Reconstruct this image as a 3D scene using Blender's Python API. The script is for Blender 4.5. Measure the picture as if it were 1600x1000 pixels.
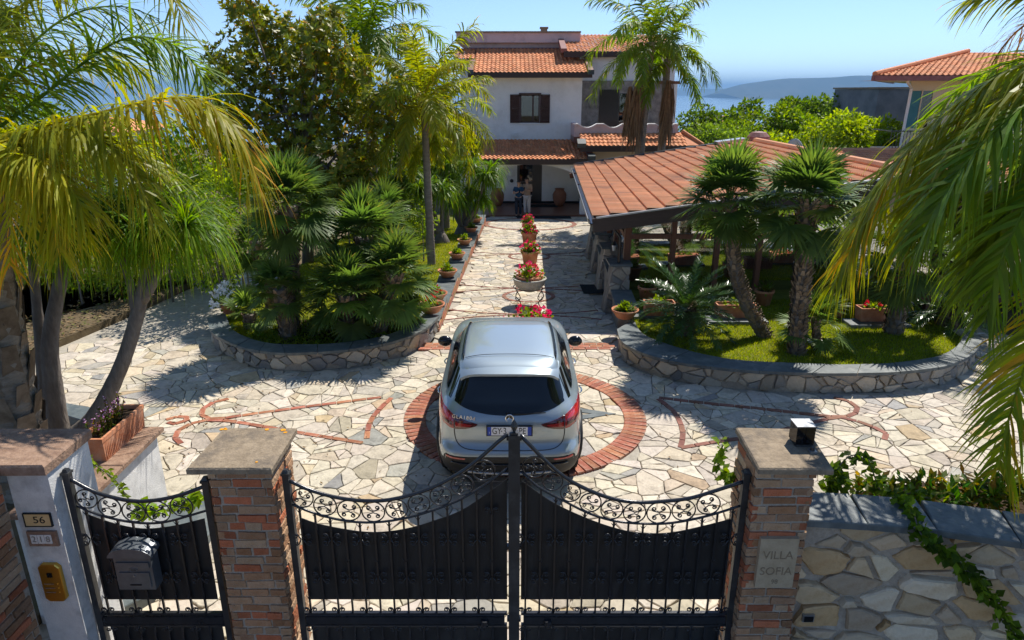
import bpy, math, random
import numpy as np
from mathutils import Vector, Matrix

random.seed(7)
for _o in list(bpy.data.objects):
    bpy.data.objects.remove(_o)
SC = bpy.context.scene
COL = SC.collection
PI = math.pi
R = math.radians
sin, cos = math.sin, math.cos

# ---------------------------------------------------------------- camera
H = 4.7
PITCH = math.atan(357.0 / 1066.67)
FPX = 1066.67
cam_d = bpy.data.cameras.new('camera')
cam_d.sensor_width = 36.0
cam_d.lens = 24.0
cam_d.clip_start = 0.05
cam_d.clip_end = 120000.0
cam = bpy.data.objects.new('camera', cam_d)
cam.location = (0, 0, H)
cam.rotation_euler = (PI / 2 - PITCH, 0, 0)
COL.objects.link(cam)
SC.camera = cam

# ---------------------------------------------------------------- sky and sun
SUN_AZ = R(33.0)      # from +Y towards +X
SUN_EL = R(53.0)
world = bpy.data.worlds.new('World')
SC.world = world
world.use_nodes = True
wn = world.node_tree.nodes
wl = world.node_tree.links
wn.clear()
w_out = wn.new('ShaderNodeOutputWorld')
w_bg = wn.new('ShaderNodeBackground')
w_sky = wn.new('ShaderNodeTexSky')
w_sky.sky_type = 'NISHITA'
w_sky.sun_disc = False
w_sky.sun_elevation = SUN_EL
w_sky.sun_rotation = SUN_AZ
w_sky.altitude = 2500
w_sky.air_density = 0.8
w_sky.dust_density = 0.7
w_sky.ozone_density = 3.0
w_bg.inputs[1].default_value = 0.09
wl.new(w_sky.outputs[0], w_bg.inputs[0])
wl.new(w_bg.outputs[0], w_out.inputs[0])
sun_d = bpy.data.lights.new('sun', 'SUN')
sun_d.energy = 3.15
sun_d.angle = R(0.53)
sun_d.color = (1.0, 0.945, 0.86)
sun = bpy.data.objects.new('sun', sun_d)
SDIR = Vector((sin(SUN_AZ) * cos(SUN_EL), cos(SUN_AZ) * cos(SUN_EL), sin(SUN_EL)))
sun.rotation_euler = (-SDIR).to_track_quat('-Z', 'Y').to_euler()
sun.location = SDIR * 60
COL.objects.link(sun)

SC.view_settings.view_transform = 'Standard'
SC.view_settings.look = 'None'
SC.view_settings.exposure = 1.1
HAZE = 8.5e-5
SC.view_settings.gamma = 1.0
SC.render.engine = 'CYCLES'
SC.cycles.use_denoising = True
SC.cycles.max_bounces = 8
SC.cycles.diffuse_bounces = 4
SC.cycles.glossy_bounces = 3
SC.cycles.transmission_bounces = 5
SC.cycles.transparent_max_bounces = 6
SC.cycles.volume_bounces = 0
SC.cycles.sample_clamp_indirect = 6.0
SC.cycles.caustics_reflective = False
SC.cycles.caustics_refractive = False

# ---------------------------------------------------------------- pixels to places
def ray(u, v):
    dx = (u - 800.0) / FPX
    dy = (500.0 - v) / FPX
    return Vector((dx, cos(PITCH) + dy * sin(PITCH), -sin(PITCH) + dy * cos(PITCH)))

def atZ(u, v, z=0.0):
    d = ray(u, v)
    t = (z - H) / d.z
    return Vector((d.x * t, d.y * t, z))

def atY(u, v, Y):
    d = ray(u, v)
    t = Y / d.y
    return Vector((d.x * t, Y, H + d.z * t))

SLOPE0, SLOPE1, DROP = 12.55, 33.2, 1.1
def zf(Y):
    if Y <= SLOPE0: return 0.0
    return -DROP * min(1.0, (Y - SLOPE0) / (SLOPE1 - SLOPE0))

def atP(u, v, dz=0.0):
    """on the drive, which falls towards the house"""
    p = atZ(u, v, dz)
    for _ in range(40):
        q = atZ(u, v, zf(p.y) + dz)
        if (q - p).length < 1e-4: break
        p = q
    return p

def proj(p):
    x, y, z = p[0], p[1], p[2] - H
    d = y * cos(PITCH) - z * sin(PITCH)
    if d < 0.05: return (-9999, -9999, d)
    uy = y * sin(PITCH) + z * cos(PITCH)
    return (800 + FPX * x / d, 500 - FPX * uy / d, d)

# ---------------------------------------------------------------- materials
M = {}
def _ramp(nt, pts):
    r = nt.nodes.new('ShaderNodeValToRGB')
    el = r.color_ramp.elements
    while len(el) > 2: el.remove(el[-1])
    for i, (p, c) in enumerate(pts):
        if i < 2: e = el[i]; e.position = p
        else: e = el.new(p)
        e.color = (c[0], c[1], c[2], 1)
    return r

def mat(name, a, b=None, scale=8.0, detail=4.0, rough=0.6, spec=0.3, metal=0.0, bump=0.0, bscale=None,
        vcol=False, objvar=0.0, trans=0.0, tcol=None, c3=None, s3=1.2, stretch=None, coat=0.0, coords='Object'):
    """procedural: two-tone noise (a..b), optional third large-scale stain tone c3, vertex tint, per-object value variation, leaf translucency"""
    m = bpy.data.materials.new(name)
    m.use_nodes = True
    nt = m.node_tree
    N, L = nt.nodes, nt.links
    N.clear()
    out = N.new('ShaderNodeOutputMaterial')
    bs = N.new('ShaderNodeBsdfPrincipled')
    bs.inputs['Roughness'].default_value = rough
    bs.inputs['Specular IOR Level'].default_value = spec
    bs.inputs['Metallic'].default_value = metal
    if coat:
        bs.inputs['Coat Weight'].default_value = coat
        bs.inputs['Coat Roughness'].default_value = 0.04
    tc = N.new('ShaderNodeTexCoord')
    vec = tc.outputs[coords]
    if coords == 'World':
        pass
    if stretch:
        mp = N.new('ShaderNodeMapping')
        mp.inputs['Scale'].default_value = stretch
        L.new(vec, mp.inputs['Vector']); vec = mp.outputs[0]
    col = None
    if b is None: b = a
    nz = N.new('ShaderNodeTexNoise')
    nz.inputs['Scale'].default_value = scale
    nz.inputs['Detail'].default_value = detail
    nz.inputs['Roughness'].default_value = 0.65
    L.new(vec, nz.inputs['Vector'])
    rp = _ramp(nt, [(0.32, a), (0.68, b)])
    L.new(nz.outputs['Fac'], rp.inputs[0])
    col = rp.outputs[0]
    if c3:
        n3 = N.new('ShaderNodeTexNoise')
        n3.inputs['Scale'].default_value = s3
        n3.inputs['Detail'].default_value = 6
        n3.inputs['Roughness'].default_value = 0.7
        L.new(vec, n3.inputs['Vector'])
        r3 = _ramp(nt, [(0.5, (0, 0, 0)), (0.7, (1, 1, 1))])
        L.new(n3.outputs['Fac'], r3.inputs[0])
        mx = N.new('ShaderNodeMix'); mx.data_type = 'RGBA'
        L.new(r3.outputs[0], mx.inputs[0]); L.new(col, mx.inputs[6])
        mx.inputs[7].default_value = (*c3, 1)
        col = mx.outputs[2]
    if vcol:
        at = N.new('ShaderNodeAttribute'); at.attribute_name = 'col'
        mx = N.new('ShaderNodeMix'); mx.data_type = 'RGBA'; mx.blend_type = 'MULTIPLY'
        mx.inputs[0].default_value = 1.0
        L.new(col, mx.inputs[6]); L.new(at.outputs['Color'], mx.inputs[7])
        col = mx.outputs[2]
    if objvar:
        oi = N.new('ShaderNodeObjectInfo')
        hs = N.new('ShaderNodeHueSaturation')
        mr = N.new('ShaderNodeMapRange')
        mr.inputs[3].default_value = 1.0 - objvar; mr.inputs[4].default_value = 1.0 + objvar
        L.new(oi.outputs['Random'], mr.inputs[0]); L.new(mr.outputs[0], hs.inputs['Value'])
        mr2 = N.new('ShaderNodeMapRange')
        mr2.inputs[3].default_value = 0.5 - objvar * 0.05; mr2.inputs[4].default_value = 0.5 + objvar * 0.05
        wnz = N.new('ShaderNodeMath'); wnz.operation = 'FRACT'
        ml = N.new('ShaderNodeMath'); ml.operation = 'MULTIPLY'; ml.inputs[1].default_value = 7.31
        L.new(oi.outputs['Random'], ml.inputs[0]); L.new(ml.outputs[0], wnz.inputs[0]); L.new(wnz.outputs[0], mr2.inputs[0])
        L.new(mr2.outputs[0], hs.inputs['Hue'])
        L.new(col, hs.inputs['Color']); col = hs.outputs[0]
    L.new(col, bs.inputs['Base Color'])
    if bump:
        bn = N.new('ShaderNodeTexNoise')
        bn.inputs['Scale'].default_value = bscale or scale * 3
        bn.inputs['Detail'].default_value = 5
        L.new(vec, bn.inputs['Vector'])
        bp = N.new('ShaderNodeBump'); bp.inputs['Strength'].default_value = bump; bp.inputs['Distance'].default_value = 0.02
        L.new(bn.outputs['Fac'], bp.inputs['Height']); L.new(bp.outputs[0], bs.inputs['Normal'])
    if trans:
        tr = N.new('ShaderNodeBsdfTranslucent')
        hs2 = N.new('ShaderNodeHueSaturation')
        hs2.inputs['Hue'].default_value = 0.487; hs2.inputs['Saturation'].default_value = 1.15; hs2.inputs['Value'].default_value = 1.9
        L.new(col, hs2.inputs['Color'])
        L.new(hs2.outputs[0], tr.inputs['Color'])
        ms = N.new('ShaderNodeMixShader'); ms.inputs[0].default_value = trans
        L.new(bs.outputs[0], ms.inputs[1]); L.new(tr.outputs[0], ms.inputs[2]); L.new(ms.outputs[0], out.inputs[0])
    else:
        L.new(bs.outputs[0], out.inputs[0])
    M[name] = m
    return m

def glass_mat(name, col, rough=0.02, alpha_mix=0.5):
    """thin tinted pane: part mirror, part clear"""
    m = bpy.data.materials.new(name); m.use_nodes = True
    nt = m.node_tree; N, L = nt.nodes, nt.links; N.clear()
    out = N.new('ShaderNodeOutputMaterial')
    tr = N.new('ShaderNodeBsdfTransparent'); tr.inputs[0].default_value = (*col, 1)
    gl = N.new('ShaderNodeBsdfGlossy'); gl.inputs['Roughness'].default_value = rough
    gl.inputs[0].default_value = (0.95, 0.97, 1, 1)
    fr = N.new('ShaderNodeFresnel'); fr.inputs[0].default_value = 1.5
    mth = N.new('ShaderNodeMath'); mth.operation = 'ADD'; mth.inputs[1].default_value = alpha_mix; mth.use_clamp = True
    L.new(fr.outputs[0], mth.inputs[0])
    ms = N.new('ShaderNodeMixShader')
    L.new(mth.outputs[0], ms.inputs[0]); L.new(tr.outputs[0], ms.inputs[1]); L.new(gl.outputs[0], ms.inputs[2])
    L.new(ms.outputs[0], out.inputs[0])
    M[name] = m
    return m

# stone, brick, wall
mat('mortar', (0.32, 0.29, 0.24), (0.45, 0.41, 0.34), 14, rough=0.9, spec=0.1, bump=0.5, bscale=60)
mat('paver', (0.74, 0.735, 0.72), (1.04, 1.03, 1.0), 14, 10, rough=0.75, spec=0.25, vcol=True, c3=(0.50, 0.49, 0.475), s3=4.5, bump=0.35, bscale=25)
mat('wallstone', (0.82, 0.82, 0.82), (1.08, 1.06, 1.04), 9, 8, rough=0.8, spec=0.2, vcol=True, c3=(0.70, 0.62, 0.53), s3=5, bump=0.8, bscale=14)
mat('paver_brick', (0.30, 0.105, 0.06), (0.42, 0.17, 0.10), 18, rough=0.8, spec=0.2, objvar=0.22, bump=0.4, bscale=60, c3=(0.40, 0.26, 0.19), s3=9)
mat('paver_brick_dark', (0.20, 0.09, 0.065), (0.29, 0.14, 0.10), 18, rough=0.8, spec=0.2, objvar=0.2, bump=0.4, bscale=60)
mat('pier_brick', (0.9, 0.9, 0.9), (1, 1, 1), 20, 6, rough=0.85, spec=0.15, vcol=True, bump=0.7, bscale=45, c3=(0.72, 0.68, 0.62), s3=6)
mat('pier_mortar', (0.36, 0.305, 0.245), (0.49, 0.42, 0.34), 25, rough=0.95, spec=0.1, bump=0.6, bscale=70)
mat('cap_stone', (0.20, 0.155, 0.105), (0.33, 0.26, 0.18), 22, 8, rough=0.85, spec=0.2, c3=(0.14, 0.115, 0.09), s3=5, bump=0.4, bscale=50)
mat('cap_brown', (0.24, 0.15, 0.10), (0.36, 0.24, 0.17), 20, 8, rough=0.8, spec=0.2, c3=(0.17, 0.10, 0.07), s3=4, bump=0.4, bscale=50)
mat('lichen', (0.62, 0.25, 0.02), (0.75, 0.36, 0.04), 30, rough=0.9, spec=0.1)
mat('slate', (0.075, 0.092, 0.096), (0.135, 0.155, 0.155), 6, 8, rough=0.5, spec=0.4, c3=(0.19, 0.20, 0.185), s3=3, bump=0.25, bscale=18, objvar=0.10)
mat('stucco', (0.74, 0.73, 0.70), (0.82, 0.81, 0.78), 5, rough=0.9, spec=0.15, bump=0.25, bscale=120, c3=(0.62, 0.60, 0.56), s3=1.6)
mat('old_plaster', (0.60, 0.60, 0.58), (0.76, 0.75, 0.72), 7, 8, rough=0.9, spec=0.15, bump=0.35, bscale=90, c3=(0.44, 0.43, 0.41), s3=3.0)
mat('villa_wall', (0.80, 0.785, 0.76), (0.84, 0.825, 0.80), 2, rough=0.9, spec=0.15, c3=(0.70, 0.68, 0.645), s3=0.9, bump=0.15, bscale=60)
mat('cream_wall', (0.66, 0.57, 0.40), (0.71, 0.62, 0.45), 2, rough=0.9, spec=0.15)
mat('pink_wall', (0.60, 0.44, 0.42), (0.66, 0.50, 0.48), 2.5, rough=0.9, spec=0.15, c3=(0.50, 0.38, 0.36), s3=2)
mat('rough_stone', (0.16, 0.14, 0.12), (0.38, 0.34, 0.29), 3.5, 8, rough=0.9, spec=0.2, bump=1.0, bscale=5)
mat('roof_tile', (0.55, 0.20, 0.085), (0.70, 0.31, 0.145), 5, 5, rough=0.75, spec=0.2, vcol=True, bump=0.2)
mat('roof_trim', (0.20, 0.085, 0.075), (0.28, 0.13, 0.115), 6, rough=0.6, spec=0.3)
mat('fascia', (0.045, 0.028, 0.022), (0.07, 0.043, 0.033), 6, rough=0.55, spec=0.35, stretch=(1, 8, 8))
mat('wood', (0.13, 0.048, 0.026), (0.21, 0.082, 0.043), 5, 6, rough=0.5, spec=0.35, stretch=(6, 6, 1))
mat('shutter', (0.060, 0.028, 0.022), (0.085, 0.042, 0.033), 5, rough=0.5, spec=0.35)
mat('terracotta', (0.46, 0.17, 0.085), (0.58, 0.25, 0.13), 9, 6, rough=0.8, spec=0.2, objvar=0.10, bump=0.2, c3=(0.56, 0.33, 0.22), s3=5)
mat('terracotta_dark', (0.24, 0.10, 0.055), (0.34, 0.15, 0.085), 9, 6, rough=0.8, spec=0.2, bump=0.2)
mat('pot_stone', (0.36, 0.34, 0.29), (0.50, 0.47, 0.41), 12, rough=0.85, spec=0.2, bump=0.3)
mat('soil', (0.035, 0.024, 0.016), (0.075, 0.052, 0.036), 30, rough=1.0, spec=0.05, bump=0.8, bscale=50)
mat('earth', (0.10, 0.075, 0.045), (0.17, 0.13, 0.08), 3, 8, rough=1.0, spec=0.05, bump=0.5, bscale=30, c3=(0.07, 0.085, 0.03), s3=0.6)
mat('turf', (0.10, 0.12, 0.018), (0.19, 0.19, 0.035), 4, 8, rough=1.0, spec=0.05, bump=0.6, bscale=60)
mat('porch_tile', (0.17, 0.075, 0.05), (0.22, 0.10, 0.07), 8, rough=0.35, spec=0.4, objvar=0.12)
mat('asphalt', (0.05, 0.05, 0.05), (0.075, 0.072, 0.07), 20, rough=0.9, spec=0.2, bump=0.4, bscale=120)
# metal, car
mat('iron', (0.016, 0.017, 0.02), (0.028, 0.029, 0.033), 10, rough=0.24, spec=0.5, bump=0.05, bscale=80)
mat('iron_panel', (0.012, 0.0125, 0.014), (0.024, 0.025, 0.027), 5, 8, rough=0.5, spec=0.4, c3=(0.045, 0.043, 0.04), s3=3.5, bump=0.15, bscale=6, stretch=(1, 1, .4))
mat('post_metal', (0.018, 0.02, 0.023), (0.035, 0.037, 0.04), 8, rough=0.45, spec=0.5, c3=(0.06, 0.06, 0.06), s3=6)
mat('brass', (0.72, 0.44, 0.08), (0.80, 0.52, 0.11), 8, rough=0.32, spec=0.5, metal=1.0)
mat('mail_metal', (0.10, 0.115, 0.13), (0.15, 0.165, 0.18), 10, rough=0.38, spec=0.5, metal=0.4)
mat('car_paint', (0.33, 0.395, 0.43), (0.35, 0.42, 0.455), 300, 2, rough=0.34, spec=0.5, metal=0.45, coat=1.0)
mat('car_black', (0.012, 0.012, 0.013), (0.016, 0.016, 0.017), 20, rough=0.5, spec=0.4)
mat('gloss_black', (0.006, 0.006, 0.007), None, 5, rough=0.08, spec=0.5)
mat('car_glass', (0.006, 0.008, 0.010), None, 5, rough=0.02, spec=0.6)
mat('tail_red', (0.30, 0.008, 0.010), (0.38, 0.012, 0.014), 5, rough=0.08, spec=0.6, coat=1.0)
mat('tail_bright', (0.62, 0.02, 0.02), (0.72, 0.04, 0.035), 5, rough=0.1, spec=0.6, coat=1.0)
mat('tail_dark', (0.08, 0.004, 0.006), None, 5, rough=0.06, spec=0.6, coat=1.0)
mat('chrome', (0.75, 0.76, 0.78), None, 5, rough=0.08, spec=0.5, metal=1.0)
mat('rubber', (0.014, 0.014, 0.014), (0.022, 0.022, 0.022), 12, rough=0.85, spec=0.2)
mat('plate_white', (0.76, 0.77, 0.78), None, 5, rough=0.35, spec=0.4)
mat('plate_blue', (0.01, 0.06, 0.42), None, 5, rough=0.35, spec=0.4)
mat('print_black', (0.012, 0.012, 0.014), None, 5, rough=0.5, spec=0.3)
mat('steel', (0.35, 0.36, 0.37), (0.42, 0.43, 0.44), 10, rough=0.35, spec=0.5, metal=0.8)
mat('dark_metal', (0.03, 0.045, 0.05), (0.05, 0.065, 0.07), 8, rough=0.4, spec=0.5, objvar=0.1)
mat('white_paint', (0.72, 0.72, 0.70), (0.78, 0.78, 0.76), 8, rough=0.5, spec=0.3)
mat('door_and_room_shade', (0.012, 0.010, 0.009), (0.022, 0.016, 0.013), 6, rough=0.3, spec=0.5)  # doors; on the inner room it stands in for shade
mat('mat_dark', (0.012, 0.017, 0.02), (0.024, 0.03, 0.034), 40, rough=0.95, spec=0.1)
mat('interior', (0.30, 0.26, 0.21), (0.38, 0.33, 0.27), 2, rough=0.9, spec=0.1)
mat('grey_concrete', (0.13, 0.15, 0.17), (0.20, 0.22, 0.24), 1.2, rough=0.9, spec=0.1)
mat('ceramic', (0.70, 0.69, 0.66), (0.78, 0.77, 0.74), 14, rough=0.25, spec=0.5)
mat('plaque', (0.38, 0.295, 0.19), (0.50, 0.40, 0.27), 10, 8, rough=0.85, spec=0.2, bump=0.3, bscale=50)
mat('plaque_mark', (0.22, 0.165, 0.105), (0.30, 0.23, 0.15), 20, rough=0.9, spec=0.1)
mat('gold_plate', (0.62, 0.43, 0.20), (0.72, 0.53, 0.27), 8, rough=0.35, spec=0.4)
glass_mat('pane', (0.72, 0.76, 0.74), 0.012, 0.5)
glass_mat('window_dark', (0.14, 0.16, 0.17), 0.02, 0.03)
# bark and leaves
mat('palm_bark', (0.19, 0.155, 0.115), (0.31, 0.265, 0.21), 6, 8, rough=0.9, spec=0.15, vcol=True, bump=0.8, bscale=18, stretch=(1, 1, 3))
mat('grey_bark', (0.12, 0.10, 0.085), (0.21, 0.185, 0.16), 7, 8, rough=0.9, spec=0.15, bump=0.9, bscale=14, stretch=(2, 2, 0.6))
mat('boot', (0.16, 0.115, 0.075), (0.30, 0.23, 0.16), 9, 6, rough=0.95, spec=0.1, vcol=True)
mat('thatch', (0.20, 0.12, 0.06), (0.34, 0.22, 0.12), 7, 6, rough=0.95, spec=0.1, vcol=True, trans=0.15)
mat('frond', (0.15, 0.195, 0.016), (0.24, 0.275, 0.024), 2.5, rough=0.42, spec=0.2, vcol=True, objvar=0.20, trans=0.52)
mat('frond_yellow', (0.245, 0.275, 0.018), (0.385, 0.365, 0.028), 2.5, rough=0.45, spec=0.2, vcol=True, objvar=0.18, trans=0.52)
mat('frond_deep', (0.10, 0.175, 0.016), (0.17, 0.255, 0.026), 2.5, rough=0.42, spec=0.22, vcol=True, objvar=0.16, trans=0.48)
mat('fan_leaf', (0.07, 0.125, 0.026), (0.125, 0.195, 0.04), 3, rough=0.46, spec=0.25, vcol=True, objvar=0.25, trans=0.42)
mat('cycad_leaf', (0.035, 0.085, 0.018), (0.065, 0.125, 0.026), 3, rough=0.28, spec=0.35, vcol=True, objvar=0.2, trans=0.25)
mat('ponytail_leaf', (0.075, 0.16, 0.014), (0.13, 0.235, 0.022), 3, rough=0.42, spec=0.2, vcol=True, objvar=0.2, trans=0.48)
mat('magnolia_leaf', (0.13, 0.155, 0.014), (0.24, 0.24, 0.022), 3, rough=0.42, spec=0.3, vcol=True, trans=0.32)
mat('leaf', (0.10, 0.175, 0.016), (0.18, 0.26, 0.026), 3, rough=0.5, spec=0.15, vcol=True, trans=0.45)
mat('petal', (0.85, 0.85, 0.85), (1, 1, 1), 10, rough=0.6, spec=0.2, vcol=True, trans=0.25)
mat('grass', (0.16, 0.235, 0.018), (0.27, 0.33, 0.036), 1.5, 6, rough=0.6, spec=0.1, vcol=True, trans=0.45)
mat('dry_litter', (0.16, 0.10, 0.055), (0.30, 0.21, 0.12), 10, rough=0.95, spec=0.1, vcol=True)
# people
mat('skin', (0.42, 0.25, 0.17), (0.46, 0.28, 0.195), 8, rough=0.55, spec=0.3)
mat('hair', (0.012, 0.009, 0.007), (0.022, 0.016, 0.012), 30, rough=0.5, spec=0.4)
mat('navy_cloth', (0.016, 0.05, 0.105), (0.022, 0.065, 0.13), 10, rough=0.9, spec=0.1, bump=0.3, bscale=25)
mat('denim', (0.02, 0.028, 0.045), (0.035, 0.045, 0.065), 14, rough=0.9, spec=0.1, bump=0.3, bscale=25)
mat('beige_cloth', (0.36, 0.25, 0.17), (0.42, 0.30, 0.21), 10, rough=0.9, spec=0.1, bump=0.3, bscale=25)
mat('pale_cloth', (0.62, 0.58, 0.54), (0.70, 0.66, 0.62), 10, rough=0.9, spec=0.1, bump=0.3, bscale=25)

# ---------------------------------------------------------------- mesh building
class MB:
    def __init__(s):
        s.v = []; s.f = []; s.c = []; s.hc = False
    def add(s, vs, fs, col=None):
        n = len(s.v)
        s.v.extend([tuple(p) for p in vs])
        for f in fs:
            s.f.append(tuple(i + n for i in f))
            s.c.append(col if col is not None else (1, 1, 1))
        if col is not None: s.hc = True
        return s
    def box(s, c, d, rz=0.0, col=None, rx=0.0, ry=0.0, taper=1.0):
        hx, hy, hz = d[0] / 2, d[1] / 2, d[2] / 2
        vs = []
        m = Matrix.Rotation(rz, 3, 'Z') @ Matrix.Rotation(ry, 3, 'Y') @ Matrix.Rotation(rx, 3, 'X')
        for z in (-hz, hz):
            k = taper if z > 0 else 1.0
            for (x, y) in ((-hx, -hy), (hx, -hy), (hx, hy), (-hx, hy)):
                p = m @ Vector((x * k, y * k, z))
                vs.append((c[0] + p.x, c[1] + p.y, c[2] + p.z))
        return s.add(vs, [(3, 2, 1, 0), (4, 5, 6, 7), (0, 1, 5, 4), (1, 2, 6, 5), (2, 3, 7, 6), (3, 0, 4, 7)], col)
    def bar(s, a, b, w, h=None, up=(0, 0, 1), col=None):
        """square bar from a to b"""
        a = Vector(a); b = Vector(b); h = h or w
        t = (b - a).normalized()
        u = Vector(up)
        if abs(t.dot(u)) > 0.98: u = Vector((0, 1, 0))
        x = t.cross(u).normalized(); y = x.cross(t).normalized()
        vs = []
        for p in (a, b):
            for (i, j) in ((-1, -1), (1, -1), (1, 1), (-1, 1)):
                vs.append(p + x * (i * w / 2) + y * (j * h / 2))
        return s.add(vs, [(3, 2, 1, 0), (4, 5, 6, 7), (0, 1, 5, 4), (1, 2, 6, 5), (2, 3, 7, 6), (3, 0, 4, 7)], col)
    def tube(s, path, rad, n=8, cap=True, col=None, closed=False, ell=1.0):
        P = [Vector(p) for p in path]
        k = len(P)
        if not hasattr(rad, '__len__'): rad = [rad] * k
        vs = []; fs = []
        up = Vector((0.137, 0.2, 1)).normalized()
        px = None
        for i in range(k):
            if closed: t = P[(i + 1) % k] - P[i - 1]
            else: t = P[min(i + 1, k - 1)] - P[max(i - 1, 0)]
            if t.length < 1e-9: t = Vector((0, 0, 1))
            t.normalize()
            if px is None:
                ref = up if abs(t.dot(up)) < 0.95 else Vector((1, 0, 0))
                x = t.cross(ref).normalized()
            else:
                x = (px - t * px.dot(t))
                if x.length < 1e-6: x = t.cross(up)
                x.normalize()
            px = x
            y = t.cross(x)
            for j in range(n):
                a = 2 * PI * j / n
                vs.append(P[i] + x * (cos(a) * rad[i]) + y * (sin(a) * rad[i] * ell))
        for i in range(k if closed else k - 1):
            i2 = (i + 1) % k
            for j in range(n):
                j2 = (j + 1) % n
                fs.append((i * n + j, i * n + j2, i2 * n + j2, i2 * n + j))
        if cap and not closed:
            fs.append(tuple(range(n - 1, -1, -1)))
            fs.append(tuple((k - 1) * n + j for j in range(n)))
        return s.add(vs, fs, col)
    def lathe(s, prof, c=(0, 0, 0), n=20, col=None):
        vs = []; fs = []
        for (r, z) in prof:
            for j in range(n):
                a = 2 * PI * j / n
                vs.append((c[0] + r * cos(a), c[1] + r * sin(a), c[2] + z))
        k = len(prof)
        for i in range(k - 1):
            for j in range(n):
                j2 = (j + 1) % n
                fs.append((i * n + j, i * n + j2, (i + 1) * n + j2, (i + 1) * n + j))
        if prof[0][0] > 1e-4: fs.append(tuple(range(n - 1, -1, -1)))
        if prof[-1][0] > 1e-4: fs.append(tuple((k - 1) * n + j for j in range(n)))
        return s.add(vs, fs, col)
    def prism(s, poly, z0, z1, col=None, bevel=0.0, zoff=None):
        """poly: list of (x, y); extruded along z, optional bevelled top"""
        n = len(poly)
        zo = zoff or (lambda x, y: 0.0)
        vs = [(x, y, z0 + zo(x, y)) for x, y in poly]
        fs = []
        if bevel > 0:
            cx = sum(p[0] for p in poly) / n; cy = sum(p[1] for p in poly) / n
            vs += [(x, y, z1 - bevel + zo(x, y)) for x, y in poly]
            ins = []
            for x, y in poly:
                d = math.hypot(x - cx, y - cy) or 1
                k = max(0.0, 1 - bevel * 1.3 / d)
                X, Y = cx + (x - cx) * k, cy + (y - cy) * k
                ins.append((X, Y, z1 + zo(X, Y)))
            vs += ins
            for r_ in (0, 1):
                for i in range(n):
                    j = (i + 1) % n
                    fs.append((r_ * n + i, r_ * n + j, (r_ + 1) * n + j, (r_ + 1) * n + i))
            fs.append(tuple(range(2 * n, 3 * n)))
        else:
            vs += [(x, y, z1 + zo(x, y)) for x, y in poly]
            for i in range(n):
                j = (i + 1) % n
                fs.append((i, j, n + j, n + i))
            fs.append(tuple(range(n, 2 * n)))
        return s.add(vs, fs, col)
    def grid(s, P, col=None, closed_u=False):
        """P[i][j] grid of points"""
        nu = len(P); nv = len(P[0])
        vs = [p for row in P for p in row]
        fs = []
        for i in range(nu - 1):
            for j in range(nv if closed_u else nv - 1):
                j2 = (j + 1) % nv
                fs.append((i * nv + j, i * nv + j2, (i + 1) * nv + j2, (i + 1) * nv + j))
        return s.add(vs, fs, col)
    def mesh(s, name, material, smooth=False, origin=(0, 0, 0)):
        me = bpy.data.meshes.new(name)
        o = origin
        if o[0] or o[1] or o[2]:
            vs = [(p[0] - o[0], p[1] - o[1], p[2] - o[2]) for p in s.v]
        else: vs = s.v
        me.from_pydata(vs, [], s.f)
        if s.hc:
            at = me.attributes.new('col', 'FLOAT_COLOR', 'FACE')
            arr = np.ones((len(s.c), 4), dtype=np.float32)
            arr[:, :3] = np.array(s.c, dtype=np.float32)
            at.data.foreach_set('color', arr.ravel())
        if smooth:
            me.polygons.foreach_set('use_smooth', [True] * len(me.polygons))
        mm = M[material] if isinstance(material, str) else material
        me.materials.append(mm)
        me.update()
        return me
    def build(s, name, material, parent=None, smooth=False, world=False, loc=None):
        o = (0, 0, 0)
        if world and parent is not None:
            o = wloc(parent)
        me = s.mesh(name, material, smooth, o)
        return link(name, me, parent, loc)

WL = {}
def wloc(o):
    return WL.get(o.name, (0, 0, 0))

def link(name, me, parent=None, loc=None, rot=None, scale=None):
    ob = bpy.data.objects.new(name, me)
    COL.objects.link(ob)
    if parent is not None: ob.parent = parent
    if loc is not None: ob.location = loc
    if rot is not None: ob.rotation_euler = rot
    if scale is not None: ob.scale = scale if hasattr(scale, '__len__') else (scale,) * 3
    # world place of the origin, for parts given in world coordinates (unrotated parents only)
    b = wloc(parent) if parent is not None else (0, 0, 0)
    l = loc if loc is not None else (0, 0, 0)
    WL[ob.name] = (b[0] + l[0], b[1] + l[1], b[2] + l[2])
    return ob

def tag(o, label=None, cat=None, group=None, kind=None):
    if label: o['label'] = label
    if cat: o['category'] = cat
    if group: o['group'] = group
    if kind: o['kind'] = kind
    return o

def thing(name, loc, label, cat, group=None, rz=0.0):
    o = link(name, None, None, tuple(loc))
    o.rotation_euler = (0, 0, rz)
    return tag(o, label, cat, group)

def struct(o):
    o['kind'] = 'structure'
    return o

def copy_tree(o, parent=None, loc=None):
    c = o.copy()
    COL.objects.link(c)
    c.parent = parent
    if loc is not None: c.location = loc
    for ch in list(o.children):
        copy_tree(ch, c)
    return c

def text_mesh(txt, size, depth=0.002, spacing=1.0):
    cu = bpy.data.curves.new('lettering', 'FONT')
    cu.body = txt; cu.size = size; cu.extrude = depth
    cu.align_x = 'CENTER'; cu.align_y = 'CENTER'; cu.space_character = spacing
    cu.resolution_u = 4
    ob = bpy.data.objects.new('lettering', cu)
    COL.objects.link(ob)
    bpy.context.view_layer.update()
    dg = bpy.context.evaluated_depsgraph_get()
    me = bpy.data.meshes.new_from_object(ob.evaluated_get(dg))
    bpy.data.objects.remove(ob)
    return me

def lettering(name, txt, size, material, parent, loc, rot, depth=0.002, sx=1.0, spacing=1.0):
    me = text_mesh(txt, size, depth, spacing)
    me.materials.clear(); me.materials.append(M[material])
    return link(name, me, parent, loc, rot, (sx, 1, 1))

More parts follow.
